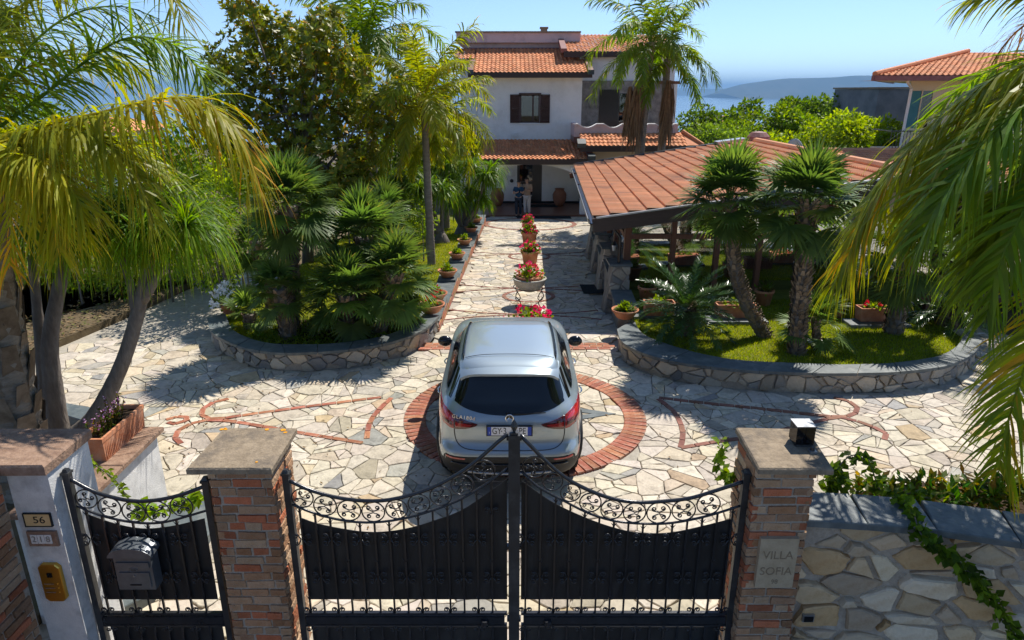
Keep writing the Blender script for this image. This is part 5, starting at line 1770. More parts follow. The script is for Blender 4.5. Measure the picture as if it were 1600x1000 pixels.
# porch front: arched beam on two piers
ya = 33.35
zbm = p0.z - 0.25
for (ua, ub) in ((743.5, 753), (907, 919)):
    wbox(X(ua, 300, ya), X(ub, 300, ya), ya, ya + 0.35, ZV, zbm, 'porch_pier', 'villa_wall')
xa, xb = X(753, 270, ya), X(907, 270, ya)
arc_ = []
for k in range(25):
    t = k / 24
    arc_.append((xa + (xb - xa) * t, zbm - 0.62 + 0.60 * (1 - abs(2 * t - 1) ** 2.3)))
poly = arc_ + [(xb, zbm), (xa, zbm)]
N_ = len(poly)
vs = [(x, ya + .01, z) for x, z in poly] + [(x, ya + 0.34, z) for x, z in poly]
MB().add(vs, [(i, i + 1, N_ - 1, N_ - 1) for i in range(0)] + [(i, (i + 1) % N_, N_ + (i + 1) % N_, N_ + i) for i in range(N_)] +
         [(12, N_ - 2, N_ - 1)] + [(i, i + 1, N_ - 1) for i in range(12)] + [(i, i + 1, N_ - 2) for i in range(12, 24)] +
         [(N_ + 12, N_ + N_ - 1, N_ + N_ - 2)] + [(N_ + i + 1, N_ + i, N_ + N_ - 1) for i in range(12)] + [(N_ + i + 1, N_ + i, N_ + N_ - 2) for i in range(12, 24)]).build('porch_arch', 'villa_wall', vil, world=True)
pf = wbox(X(735, 330, 33.2), X(925, 330, 33.2), 33.2, YF - .01, ZV - 0.35, ZV, 'porch_floor', 'porch_tile')
wbox(X(735, 330, 33.2), X(925, 330, 33.2), YF - 0.03, YF - .002, ZV + .002, ZV + 0.12, 'skirting', 'mat_dark')
wbox(xl - 1.0, xl - .002, YF, YF + .3, zb, 2.2, 'wall', 'villa_wall')
# front door with glazing
m = MB()
ye = YF + 0.12
zd1 = dz1
for (a, b, c, d) in [(dx0, dx0 + .14, ZV, zd1), (dx1 - .5, dx1, ZV, zd1), (dx0, dx1, ZV, ZV + .25), (dx0, dx1, 0.02, 0.14), (dx0, dx1, 1.02, 1.18), ((dx0 + dx1) / 2 - 0.22, (dx0 + dx1) / 2 - .14, ZV, 0.1)]:
    m.box(((a + b) / 2, ye, (c + d) / 2), (b - a, 0.07 + 0.004 * a, d - c))
dr = m.build('door', 'door_and_room_shade', vil, world=True)
wbox(dx0 + .1, dx1 - .45, ye + .04, ye + .048, ZV + .2, zd1, 'pane', 'window_dark', dr)
for (u, v, s_) in ((799.5, 271.5, 0.16), (799.5, 282.5, 0.1)):
    p = atY(u, v, YF)
    MB().lathe([(s_, 0), (s_ * .9, .05), (s_ * .3, .07), (0, .07)], n=14).build('wall_lamp' if s_ > .12 else 'doorbell', 'stucco' if s_ > .12 else 'iron', vil).location = (p.x - 1.0, YF - 37.0 - .003, p.z - ZV)
    bpy.context.view_layer.objects
for o in vil.children:
    if o.name.startswith(('wall_lamp', 'doorbell')): o.rotation_euler = (PI / 2, 0, 0)
# mats
m = MB(); m.box((X(838, 322, 35.6), 35.9, ZV + .012), (2.2, 0.8, 0.02)); tag(m.build('door_mat', 'mat_dark'), 'long dark mat on the porch floor in front of the door', 'mat')
m = MB(); m.box((X(850, 336, 32.7), 32.75, zf(32.75) + .03), (2.6, 0.7, 0.02)); tag(m.build('door_mat', 'mat_dark'), 'dark rubber mat on the paving before the porch step', 'mat')
p = atP(925, 453); m = MB(); m.box((p.x + .1, p.y, zf(p.y) + .03), (0.75, 1.0, 0.018), rx=-0.053); tag(m.build('door_mat', 'mat_dark'), 'dark mat on the shaded drive beside the stone buttresses', 'mat')

# ================================================================ pavilion
pv = thing('pavilion', (5.5, 19.5, 0), 'timber and glass garden pavilion with a low orange tiled roof', 'pavilion')
A = Vector((1.80, 14.75, 2.10)); B = Vector((2.32, 25.6, 2.10))
XR, ZR = 8.5, 3.02
RA = Vector((XR, 14.75, ZR)); RB = Vector((XR, 25.2, ZR))
# interlocking flat tiles: courses run along Y, each lapped over the one below
def lap_roof(owner, A, B, RA, RB, nc, ncol, name, seed):
    r = random.Random(seed)
    m = MB()
    nrm = (B - A).cross(RA - A).normalized()
    if nrm.z < 0: nrm = -nrm
    for i in range(nc):
        for j in range(ncol):
            c = r.choice([(1, 1, 1), (0.93, .9, .9), (1.06, 1.04, 1), (0.97, 1, 1)]); q = r.uniform(.88, 1.08); c = tuple(v * q for v in c)
            def P(s, t, h):
                a = A + (RA - A) * s; b = B + (RB - B) * s
                return tuple(a + (b - a) * t + nrm * h)
            s0, s1 = i / nc, (i + 1) / nc
            t0, t1 = j / ncol, (j + 1) / ncol
            dt = (t1 - t0)
            lo_ = [P(s0 - 0.008, t0 + dt * f, h) for f, h in ((0.0, .065), (0.16, 0.095), (0.34, 0.065), (0.5, 0.065), (0.66, 0.095), (0.84, 0.065), (0.985, 0.065))]
            hi_ = [P(s1, t0 + dt * f, h) for f, h in ((0.0, .006), (0.16, 0.028), (0.34, 0.006), (0.5, .006), (0.66, 0.028), (0.84, 0.006), (0.985, 0.006))]
            fr = [P(s0 - 0.008, t0 + dt * f, -0.012) for f in (0, .16, .34, .5, .66, .84, .985)]
            m.grid([lo_, hi_], c); m.grid([fr, lo_], tuple(v * 1.0 for v in c))
    o = m.build(name, 'flat_tile', owner, world=True); o['kind'] = 'stuff'
    return o
mat('flat_tile', (0.64, 0.285, 0.14), (0.76, 0.385, 0.215), 3, 5, rough=0.75, spec=0.2, vcol=True, c3=(0.42, 0.20, 0.13), s3=1.5)
lap_roof(pv, A, B, RA, RB, 17, 52, 'roof_tiles', 8)
m = MB(); m.add([tuple(p - Vector((0, 0, .05))) for p in (A, B, RB, RA)], [(0, 3, 2, 1)]); m.build('roof_deck', 'wood', pv, world=True)
XE = 15.2
A2 = Vector((XE, 14.75, 2.05)); B2 = Vector((XE, 25.2, 2.05))
m = MB(); m.add([tuple(p) for p in (RA, RB, B2, A2)], [(0, 3, 2, 1)], (1, 1, 1)); m.build('roof_slope', 'flat_tile', pv, world=True)
m = MB(); m.tube([tuple(RA + Vector((0, 0, .06))), tuple(RB + Vector((0, 0, .06)))], 0.1, 8, col=(0.9, .88, .88)); m.build('ridge', 'flat_tile', pv, world=True)
m = MB(); m.lathe([(0.0, 0.34), (0.25, 0.30), (0.38, 0.16), (0.40, 0.0)], n=14); o = m.build('ridge_vent', 'roof_trim', pv); o.location = (XR + .2 - 5.5, 24.9 - 19.5, ZR + .02)
MB().box((XR - .7, 25.2, ZR - .0), (1.0, 0.5, 0.1), ry=-0.13).build('flashing', 'steel', pv, world=True)
# front rake fascia, gutter, back verge
m = MB(); a = A + Vector((-.05, -.06, -.16)); b = RA + Vector((0, -.06, -.16)); m.bar(a, b, 0.07, 0.30); m.build('fascia', 'fascia', pv, world=True)
m = MB(); m.bar(RA + Vector((0.01, -.06, -.16)), A2 + Vector((0, -.06, -.2)), 0.07, 0.30); m.build('fascia', 'fascia', pv, world=True)
m = MB(); m.bar(A + Vector((0.02, -.07, .012)), RA + Vector((0, -.07, .012)), 0.10, 0.03); m.build('verge_trim', 'steel', pv, world=True)
m = MB(); m.bar(B + Vector((0.02, .05, .05)), RB + Vector((0, .05, .05)), 0.12, 0.10); m.build('verge_trim', 'dark_metal', pv, world=True)
m = MB()
for k in range(2):
    off = Vector((-.10, -.1, -.05))
m.grid([[tuple(q + Vector((dx, 0, dz))) for q in (A + Vector((0, -.1, 0)), B)] for dx, dz in ((-0.012, -.02), (-.03, -.10), (-.09, -.13), (-.15, -.10), (-.165, 0.0), (-.15, 0.0), (-.14, -.085), (-.09, -.11), (-.04, -.085), (-0.02, -.01))])
m.build('gutter', 'steel', pv, world=True)
m = MB(); m.tube([(A.x + .15, 15.05, 2.0), (A.x + .42, 15.08, 1.85), (2.42, 15.08, 1.6), (2.42, 15.08, 0.0)], 0.04, 8); m.build('downpipe', 'iron', pv, world=True)
# glazed front
YGL = 15.42
PX = [2.65, 3.70, 4.71, 5.69, 6.7, 7.7, 8.7, 9.8, 10.9, 12.0, 13.1, 14.3]
for i, x in enumerate(PX):
    w_ = 0.15 if i == 0 else 0.11
    MB().box((x, YGL, 1.0), (w_, 0.14, 2.0 + 0.13 * (min(x, 17 - x) - 2.6))).build('post', 'wood', pv, world=True)
for a, b in zip(PX, PX[1:]):
    m = MB(); m.box(((a + b) / 2, YGL, 1.56), (b - a - .112, 0.10, 0.11)); m.build('rail', 'wood', pv, world=True)
    m = MB(); m.box(((a + b) / 2, YGL, 0.07), (b - a - .112, 0.10, 0.12)); m.build('rail', 'wood', pv, world=True)
    m = MB(); m.box(((a + b) / 2, YGL + .01, 0.82), (b - a - .114, 0.008, 1.38)); m.build('pane', 'pane', pv, world=True)
    m = MB(); m.box(((a + b) / 2, YGL + .01, 1.80), (b - a - .114, 0.008, 0.37)); m.build('pane', 'pane', pv, world=True)
# glazed flank along the drive
FX = lambda y: 2.62 + (y - 15.4) * 0.048
FY = [17.5, 19.6, 21.7, 23.8]
prev = 15.5
for y in FY:
    MB().box((FX(y), y, 1.0), (0.14, 0.14, 2.15)).build('post', 'wood', pv, world=True)
    MB().box((FX((y + prev) / 2), (y + prev) / 2, 1.56), (0.10, y - prev - .142, 0.11), rz=-.048).build('rail', 'wood', pv, world=True)
    MB().box((FX((y + prev) / 2) + .01, (y + prev) / 2, 0.80), (0.008, y - prev - .144, 1.40), rz=-.048).build('pane', 'pane', pv, world=True)
    prev = y
for k in range(8):  # open posts instead of a full back wall, shaped to let sunlight inside
    wbox(3.0 + k * 1.65, 3.14 + k * 1.65, 24.25, 24.38, -.7, 2.15, 'post', 'wood', pv)
wbox(2.9, 15, 24.27, 24.36, -.7, 0.1, 'back_wall', 'interior', pv)
m = MB(); m.grid([[(x, y, -0.05 if y < 16 else -0.62) for x in (2.7, 15)] for y in (15.45, 15.9, 24.2)]); m.build('floor', 'interior', pv, world=True)
wbox(14.9, 15.1, 15.0, 24.3, -0.7, 2.1, 'side_wall', 'cream_wall', pv)
# beams under the roof
for k in range(4):
    y = 15.3 + k * 2.9
    MB().bar((2.0, y, 1.93), (8.4, y, 2.84), 0.12, 0.16).build('rafter', 'wood', pv, world=True)
# stone buttresses with slate tops along the drive
def buttress(y, h, w, label, seed):
    r_ = random.Random(seed)
    xe = EDGE_R(y); z0 = zf(y) - .1
    b = thing('buttress', (xe + .35, y, z0), label, 'buttress', 'stone buttresses beside the pavilion')
    zt_ = zf(y) + h
    hw = w / 2
    prof = [(xe - 0.02, z0), (xe + 0.16, zt_ - .05), (xe + 0.52, zt_ - .05), (xe + 0.56, z0)]
    vs = [(x, y - hw, z) for x, z in prof] + [(x, y + hw, z) for x, z in prof]
    MB().add(vs, [(0, 3, 2, 1), (4, 5, 6, 7), (0, 1, 5, 4), (1, 2, 6, 5), (2, 3, 7, 6)]).build('core', 'rough_stone', b, world=True)
    MB().box((xe + 0.33, y, zt_ - .024), (0.52, w + .08, 0.05)).build('coping_slab', 'slate', b, world=True)
    # face stones on the two visible sides
    st = cells(xe - 0.02, xe + 0.56, z0 + .1, zt_ - .05, 0.17, r_, 0.02, 0.8)
    for (px, pz, poly, ar) in st:
        xs0 = xe - .02 + .18 * (pz - z0) / (zt_ - z0)
        poly = clip_poly(clip_poly(clip_poly(poly, 0, 1, zt_ - .055), 0, -1, -(z0 + .06)), 1, 0, xe + .55)
        # sloping front edge
        nx_, nz_ = -1.0, 0.18 / (zt_ - z0)
        L_ = math.hypot(nx_, nz_); poly = clip_poly(poly, nx_ / L_, nz_ / L_, (nx_ * xe - nz_ * -z0 * 1 + 0.02) / L_ if False else (nx_ * (xe - .02) + nz_ * z0) / L_)
        if len(poly) < 3: continue
        c = r_.choice(WSTONE); q = r_.uniform(.8, 1.2); c = tuple(v * q for v in c)
        cx = sum(p_[0] for p_ in poly) / len(poly); cz = sum(p_[1] for p_ in poly) / len(poly)
        d_ = r_.uniform(.015, .035); n_ = len(poly)
        vs = [(x, y - hw + .01, z) for x, z in poly] + [(cx + (x - cx) * .85, y - hw - d_, cz + (z - cz) * .85) for x, z in poly]
        MB().add(vs, [tuple(range(n_, 2 * n_))] + [(i, (i + 1) % n_, n_ + (i + 1) % n_, n_ + i) for i in range(n_)], c).build('stone', 'wallstone', b, world=True)
    return b
for k, (y, h, lab) in enumerate([(15.25, 1.16, 'stone buttress with slate top nearest the gate, beside the pavilion corner'), (17.5, 1.18, 'second stone buttress from the gate along the pavilion'),
                                 (19.8, 1.2, 'third stone buttress from the gate along the pavilion'), (22.0, 1.2, 'fourth stone buttress from the gate along the pavilion')]):
    buttress(y, h, 0.55, lab, 60 + k)
# low walls between them, seat-high with slate
for k, (a, b, lab) in enumerate([(13.55, 14.9, 'low slate topped wall between the right planter and the first buttress'), (15.6, 17.15, 'low slate topped wall between the first and second buttress'), (17.85, 19.45, 'low slate topped wall between the second and third buttress'), (20.15, 21.65, 'low slate topped wall between the third and fourth buttress')]):
    zt_ = zf((a + b) / 2) + (0.5 if k == 0 else 0.78)
    w_ = thing('low_wall', (EDGE_R((a + b) / 2) + .3, (a + b) / 2, zf(b)), lab, 'wall')
    MB().box((EDGE_R((a + b) / 2) + .36, (a + b) / 2, (zt_ + zf(b) - .2) / 2 - .02), (0.36, b - a, zt_ - zf(b) + .2), rz=-.046).build('wall_core', 'rough_stone', w_, world=True)
    MB().box((EDGE_R((a + b) / 2) + .36, (a + b) / 2, zt_ - .02 + .025), (0.46, b - a, 0.05), rz=-.046).build('coping_slab', 'slate', w_, world=True)
# wall lanterns
def lantern(x, y, z, label):
    l = thing('wall_lantern', (x, y, z), label, 'lamp')
    MB().tube([(0.14, 0, 0.0), (0.1, 0, 0.10), (0.03, 0, 0.14), (0, 0, 0.08)], 0.008, 6).build('bracket', 'iron', l, True)
    MB().lathe([(0.0, 0.08), (0.02, 0.06), (0.075, -0.02), (0.06, -0.03)], n=8).build('hood', 'iron', l)
    MB().lathe([(0.055, -0.032), (0.035, -0.17), (0, -0.19)], n=8).build('glass', 'ceramic', l)
    return l
lantern(FX(16.5) - .16, 16.5, 1.15, 'black wall lantern with pale glass on the pavilion flank')
# slate ledge in front of the glass with troughs
for k, (ua, ub, v, lab) in enumerate([(985, 1072, 492, 'slate ledge under the plain terracotta trough nearest the drive'), (1105, 1202, 500, 'slate ledge under the orange trough beside the leaning fan palm'), (1330, 1425, 505, 'slate ledge under the trough with red flowers')]):
    a = atZ(ua, v + 3, 0.36); b = atZ(ub, v + 3, 0.36)
    MB().prism([(a.x, a.y), (b.x, a.y), (b.x, a.y + .42), (a.x, a.y + .42)], 0.2, 0.36, None, 0.008).build('slate_ledge', 'slate')
    tag(bpy.data.objects['slate_ledge' + ('' if k == 0 else '.%03d' % k)], lab, 'ledge')

# second roof behind, satellite dish
ob = thing('outbuilding', (13, 27, 0), 'low outbuilding with a tiled roof behind the pavilion at the right', 'building')
q0, q1 = atY(1262, 275, 25.6), atY(1470, 275, 25.6)
lap_roof(ob, Vector((q0.x, 25.6, q0.z)), Vector((q1.x + 3, 25.6, q0.z)), Vector((q0.x + .6, 29.2, Z(236, 29.2))), Vector((q1.x + 3.5, 29.2, Z(236, 29.2))), 11, 44, 'roof_tiles', 9)
wbox(q0.x + .3, q1.x + 3, 25.9, 29.4, -1.2, q0.z - .03, 'wall', 'cream_wall', ob)
MB().tube([(q0.x + .6, 29.25, Z(236, 29.2) + .03), (q1.x + 3.5, 29.25, Z(236, 29.2) + .03)], 0.1, 8, col=(.9, .9, .9)).build('ridge', 'flat_tile', ob, world=True)
p = atY(1244, 233, 27)
sd = thing('satellite_dish', (p.x, 27, 2.0), 'pale satellite dish standing up behind the pavilion roof', 'satellite dish')
m = MB(); m.lathe([(0.0, 0.0), (0.15, 0.014), (0.3, 0.055), (0.40, 0.10), (0.40, 0.115), (0.3, 0.07), (0.15, 0.03), (0, 0.016)], n=24)
o = m.build('dish', 'white_paint', sd, True); o.location = (0, 0, p.z - 2.0); o.rotation_euler = (R(92), R(12), R(-62))
MB().tube([(0.05, 0.1, -2.6), (0.05, 0.1, p.z - 2.0)], 0.03, 8).build('mast', 'steel', sd)
MB().tube([(0.0, 0.0, p.z - 2.25), (0.35, -0.2, p.z - 2.2)], 0.012, 6).build('feed_arm', 'steel', sd)

# ================================================================ neighbouring house, right
YN = 31.0
nb = thing('neighbour_house', (21, 35, -1.5), 'cream neighbouring house with a tiled hip roof and balcony at right', 'house')
nx0 = X(1418, 160, YN)
zn = Z(122, YN)
wx0, wx1, wz0, wz1 = X(1421, 170, YN), X(1441, 170, YN), Z(200, YN), Z(142, YN)
hole_wall(YN, nx0, nx0 + 10, -1.6, zn - .1, [(nx0 + 4.2, nx0 + 5.6, wz0 + .6, wz1)], 'cream_wall', parent=nb)
nx9 = nx0 * (YN + 9) / YN + .3
MB().add([(nx0, YN, -1.6), (nx9, YN + 9, -1.6), (nx9, YN + 9, zn - .1), (nx0, YN, zn - .1)], [(0, 1, 2, 3)]).build('wall', 'cream_wall', nb, world=True)
wbox(nx0 + 4.2, nx0 + 5.6, YN + .2, YN + .23, wz0 + .6, wz1, 'window', 'window_dark', nb)
# corner window wrapping the left flank
cw_ = MB(); cw_.box((nx0 + 0.55, YN - .012, (wz0 + wz1) / 2), (0.95, 0.02, wz1 - wz0)); w_o = cw_.build('window', 'window_dark', nb, world=True)
mat('teal_blind', (0.03, 0.16, 0.18), (0.05, 0.20, 0.22), 3, rough=0.4, spec=0.4)
MB().box((nx0 + .30, YN - .016, (wz0 + wz1) / 2), (0.42, 0.02, wz1 - wz0)).build('blind', 'teal_blind', w_o, world=True)
for x in (nx0 + .06, nx0 + .55, nx0 + 1.04):
    MB().box((x, YN - .03, (wz0 + wz1) / 2), (0.05, 0.03, wz1 - wz0 + .1)).build('window_frame', 'cream_wall', nb, world=True)
# hip roof
ez = Z(118, YN - 1.5)
ex0 = X(1366, 122, YN - 1.5)
c1 = Vector((ex0, YN - 1.5, ez)); c2 = Vector((ex0 + 14, YN - 1.5, ez)); rg0 = atY(1512, 83, YN + 4.7); RH = rg0.z - ez; rg1 = Vector((ex0 + 14, YN + 4.7, rg0.z)); c3 = Vector((ex0 * (YN + 10) / (YN - 1.5) + 1.2, YN + 10, ez)); 
def hipmask(a, b): return a * 14 > b * (rg0.x - ex0) + .1
pantiles(nb, c1, c2, Vector((0, 6.2, RH)), seed=12, mask=hipmask, cw=0.24)
m = MB(); m.add([tuple(c1), tuple(c3), tuple(rg0)], [(0, 2, 1)], (1, .95, .92)); m.add([tuple(c1), tuple(c2), tuple(rg1), tuple(rg0)], [(0, 1, 2, 3)], (.9, .85, .8)); m.build('roof_deck', 'roof_tile', nb, world=True)
MB().tube([tuple(c1 + Vector((0, 0, .06))), tuple(rg0 + Vector((0, 0, .1)))], 0.11, 8, col=(1, .95, .95)).build('hip_ridge', 'roof_tile', nb, world=True)
MB().bar(c1 + Vector((-.02, -.06, -.1)), c2 + Vector((0, -.06, -.1)), 0.1, 0.2).build('fascia', 'roof_trim', nb, world=True)
MB().bar(c1 + Vector((-.06, 0, -.1)), c3 + Vector((-.06, 0, -.1)), 0.1, 0.2).build('fascia', 'roof_trim', nb, world=True)
m = MB(); m.add([(ex0, YN - 1.5, ez - .19), (ex0 + 14, YN - 1.5, ez - .19), (ex0 + 14, YN - .002, ez - .19), (ex0, YN - .002, ez - .19)], [(0, 1, 2, 3)]); m.build('soffit', 'cream_wall', nb, world=True)
m = MB(); m.add([(ex0 * YN / (YN - 1.5), YN, ez - .192), (nx0, YN, ez - .192), (nx9, YN + 9, ez - .192), (c3.x, YN + 9, ez - .192)], [(0, 1, 2, 3)]); m.build('soffit', 'cream_wall', nb, world=True)
MB().tube([(nx0 - .8, YN - 1.2, ez - .25), (nx0 - .1, YN - .3, ez - .5), (nx0 - .1, YN - .1, -1)], 0.06, 8).build('downpipe', 'white_paint', nb, world=True)
# balcony with railing
bz_ = Z(233, YN - 1.6)
wbox(X(1390, 233, YN - 1.6), nx0 + 9, YN - 1.6, YN - .004, bz_ - .2, bz_, 'balcony_floor', 'cream_wall', nb)
bx0 = X(1390, 233, YN - 1.6)
zr1 = Z(205, YN - 1.6)
MB().box((bx0 + 3, YN - 1.55, zr1), (6, 0.05, 0.05)).build('handrail', 'iron', nb, world=True)
MB().box((bx0, YN - .8, zr1), (0.05, 1.5, 0.05)).build('handrail', 'iron', nb, world=True)
for k in range(34):
    MB().box((bx0 + k * 0.13, YN - 1.55, (zr1 + bz_) / 2), (0.02, 0.02, zr1 - bz_)).build('baluster', 'iron', nb, world=True)
# grey concrete block further back
gx0, gx1 = X(1370, 160, 44), X(1425, 160, 44)
gb = wbox(gx0, gx1, 44, 50, -4, Z(139, 44), 'concrete_building', 'grey_concrete', None) if False else None
gb = thing('concrete_building', ((gx0 + gx1) / 2, 47, -4), 'plain grey concrete building left of the cream neighbouring house', 'building')
MB().box(((gx0 + gx1) / 2, 47, (Z(139, 44) - 4) / 2), (gx1 - gx0, 6, Z(139, 44) + 4)).build('wall', 'grey_concrete', gb, world=True)
MB().box(((gx0 + gx1) / 2, 47, Z(139, 44) + .06), (gx1 - gx0 + .2, 6.2, 0.1)).build('roof_slab', 'cap_stone', gb, world=True)
# far roofs among the trees and a white house at far left
def small_house(u0, u1, v0, v1, Y, label, wallm='cream_wall'):
    a, b = atY(u0, v1, Y), atY(u1, v0, Y)
    h = thing('distant_house', ((a.x + b.x) / 2, Y, terrain_z(0, Y)), label, 'house')
    zt_ = terrain_z(0, Y)
    W_ = b.x - a.x
    MB().box(((a.x + b.x) / 2, Y + 3, (a.z + zt_) / 2), (W_ * .92, 6, a.z - zt_)).build('wall', wallm, h, world=True)
    m = MB(); e = 0.5
    m.add([(a.x - e, Y - .6, a.z), (b.x + e, Y - .6, a.z), (b.x + e, Y + 6.6, a.z), (a.x - e, Y + 6.6, a.z), (a.x + W_ * .25, Y + 3, b.z), (b.x - W_ * .25, Y + 3, b.z)], [(0, 1, 5, 4), (1, 2, 5), (2, 3, 4, 5), (3, 0, 4)], (1, 1, 1))
    m.build('roof', 'roof_tile', h, world=True)
    for k in range(3):
        x = a.x + W_ * (0.2 + 0.3 * k)
        MB().box((x, Y - .02, a.z - 1.5), (W_ * .1, 0.06, 1.2)).build('window', 'window_dark', h, world=True)
    return h
small_house(1118, 1152, 182, 196, 95, 'distant tiled house among trees right of the villa')
small_house(96, 176, 186, 206, 42, 'pale house with tiled roof glimpsed behind the left palm fronds', 'villa_wall')
# ================================================================ plants: generators
UP = Vector((0, 0, 1))
def strip(m, p, d, length, w, droop, segs, nrm, col, tipcol=None, gravity=UP, prof=(0.75, 1.0, 0.8, 0.45, 0.2)):
    """a blade: starts at p along d, bends towards the ground, tapers to a point"""
    d = d.normalized()
    side = d.cross(nrm)
    if side.length < 1e-4: side = d.cross(Vector((1, 0.3, 0)))
    side.normalize()
    k = len(m.v)
    L_ = length / segs
    q = p.copy()
    for i in range(segs + 1):
        if i == segs:
            m.v.append((q.x, q.y, q.z))
        else:
            ww = w * prof[min(i, len(prof) - 1)] * 0.5
            m.v.append((q.x - side.x * ww, q.y - side.y * ww, q.z - side.z * ww))
            m.v.append((q.x + side.x * ww, q.y + side.y * ww, q.z + side.z * ww))
        d = d - gravity * (droop / segs * (0.6 + 0.8 * i / segs))
        d.normalize()
        q = q + d * L_
    for i in range(segs):
        a = k + 2 * i
        if i == segs - 1: m.f.append((a, a + 1, a + 2))
        else: m.f.append((a, a + 1, a + 3, a + 2))
        m.c.append(tipcol if (tipcol and i >= segs - 1) else col)
    m.hc = True

def feather_on(path, n, ll, lw, droop, r, plume=0.35, t0=0.12, fwd=(0.35, 0.75), segs=3, rr=0.02, dry=0.12, brown=(1.9, 1.2, 1.6), lastdry=0.0):
    """leaflets along a rachis path (list of Vectors) -> MB"""
    m = MB()
    P = [Vector(p) for p in path]
    S = [0.0]
    for a, b in zip(P, P[1:]): S.append(S[-1] + (b - a).length)
    Lt = S[-1]
    def at(t):
        s = t * Lt
        for i in range(len(P) - 1):
            if s <= S[i + 1] or i == len(P) - 2:
                f = (s - S[i]) / max(1e-6, S[i + 1] - S[i])
                return P[i] + (P[i + 1] - P[i]) * f, (P[i + 1] - P[i]).normalized()
    m.tube([tuple(p) for p in P], [rr * (1 - 0.82 * i / (len(P) - 1)) for i in range(len(P))], 5, col=(1.25, 1.15, 1.0))
    for k in range(n):
        t = t0 + (0.995 - t0) * (k + r.uniform(-.3, .3)) / n
        t = min(0.995, max(t0, t))
        p, tg = at(t)
        pr = 0.42 + 0.58 * sin(PI * min(1.0, 0.12 + 0.88 * (t - t0) / (1 - t0) * 0.92)) ** 0.7
        for sd in (-1, 1):
            h = tg.cross(UP)
            if h.length < 0.05: h = Vector((0, 1, 0))
            h.normalize(); u = h.cross(tg).normalized()
            fw = r.uniform(*fwd) + 0.35 * t
            lift = r.gauss(0.1, plume)
            d = h * sd * cos(fw) + tg * sin(fw) + u * lift
            q = r.uniform(0.78, 1.22)
            c = (q * r.uniform(0.9, 1.15), q, q * r.uniform(0.8, 1.1))
            tc = (c[0] * brown[0], c[1] * brown[1], c[2] * brown[2]) if r.random() < dry + lastdry * t else None
            if r.random() < lastdry * t * t: c = (c[0] * 1.8, c[1] * 1.05, c[2] * 1.4)
            strip(m, p, d, ll * pr * r.uniform(0.82, 1.12), lw * (0.6 + 0.4 * pr), droop * r.uniform(0.6, 1.3), segs, u + h * sd * r.uniform(-.5, .5), c, tc)
    return m

def arc_path(L, elev, sag, n=12, pw=1.25):
    """rachis in the local x-z plane"""
    P = [Vector((0, 0, 0))]
    for i in range(n):
        t = (i + 0.5) / n
        a = elev - sag * t ** pw
        P.append(P[-1] + Vector((cos(a), 0, sin(a))) * (L / n))
    return P

def feather_set(prefix, material, L, ll, lw, n, droop, seed, elevs, plume=0.35, segs=3, dry=0.12, rr=0.02, lastdry=0.0):
    r = random.Random(seed)
    out = []
    for (e, s) in elevs:
        m = feather_on(arc_path(L, R(e), R(s)), n, ll, lw, droop, r, plume, segs=segs, dry=dry, rr=rr, lastdry=lastdry)
        out.append(m.mesh('frond', material))
    return out

def trunk_mesh(path, radii, material, rings=True, n=12, seed=0, ringstep=0.09, rough=0.06):
    r = random.Random(seed)
    P = catmull(path, 8)
    Q = resample(P, ringstep / 2 if rings else ringstep)
    if (Q[-1] - P[-1]).length > 1e-3: Q.append(P[-1])
    k = len(Q)
    rad = []
    for i in range(k):
        t = i / (k - 1)
        b = float(np.interp(t, np.linspace(0, 1, len(radii)), radii))
        if rings: b *= 1.0 + (0.06 if i % 2 else -0.02)
        rad.append(b * r.uniform(1 - rough * .5, 1 + rough * .5))
    m = MB(); m.tube([tuple(q) for q in Q], rad, n, col=(1, 1, 1))
    return m

def boots(path, radii, r, step=0.055, ln=0.10, w=0.07, per=7, out=0.5, cols=((1, 1, 1), (0.7, .68, .66), (1.25, 1.2, 1.15))):
    """old leaf bases ringed up a palm trunk, pointing up and out"""
    m = MB()
    P = catmull(path, 8)
    Q = resample(P, step)
    N = len(Q)
    for i, q in enumerate(Q):
        t = i / max(1, N - 1)
        rad = float(np.interp(t, np.linspace(0, 1, len(radii)), radii))
        for k in range(per):
            a = 2 * PI * (k / per) + i * 2.4 + r.uniform(-.2, .2)
            o = Vector((cos(a), sin(a), 0)); s = Vector((-sin(a), cos(a), 0))
            b = q + o * rad * 0.92
            l = ln * r.uniform(0.6, 1.3)
            tip = b + o * l * out + UP * l
            c = r.choice(cols)
            wv = w * r.uniform(.7, 1.2)
            m.add([b - s * wv / 2, b + s * wv / 2, tip + s * wv * .3, tip - s * wv * .3, b - s * wv / 2 - o * .02 + UP * .03, tip - o * .012 - s * wv * .2, tip - o * .012 + s * wv * .2],
                  [(0, 1, 2, 3), (3, 2, 6, 5), (0, 3, 5, 4)], c)
    return m

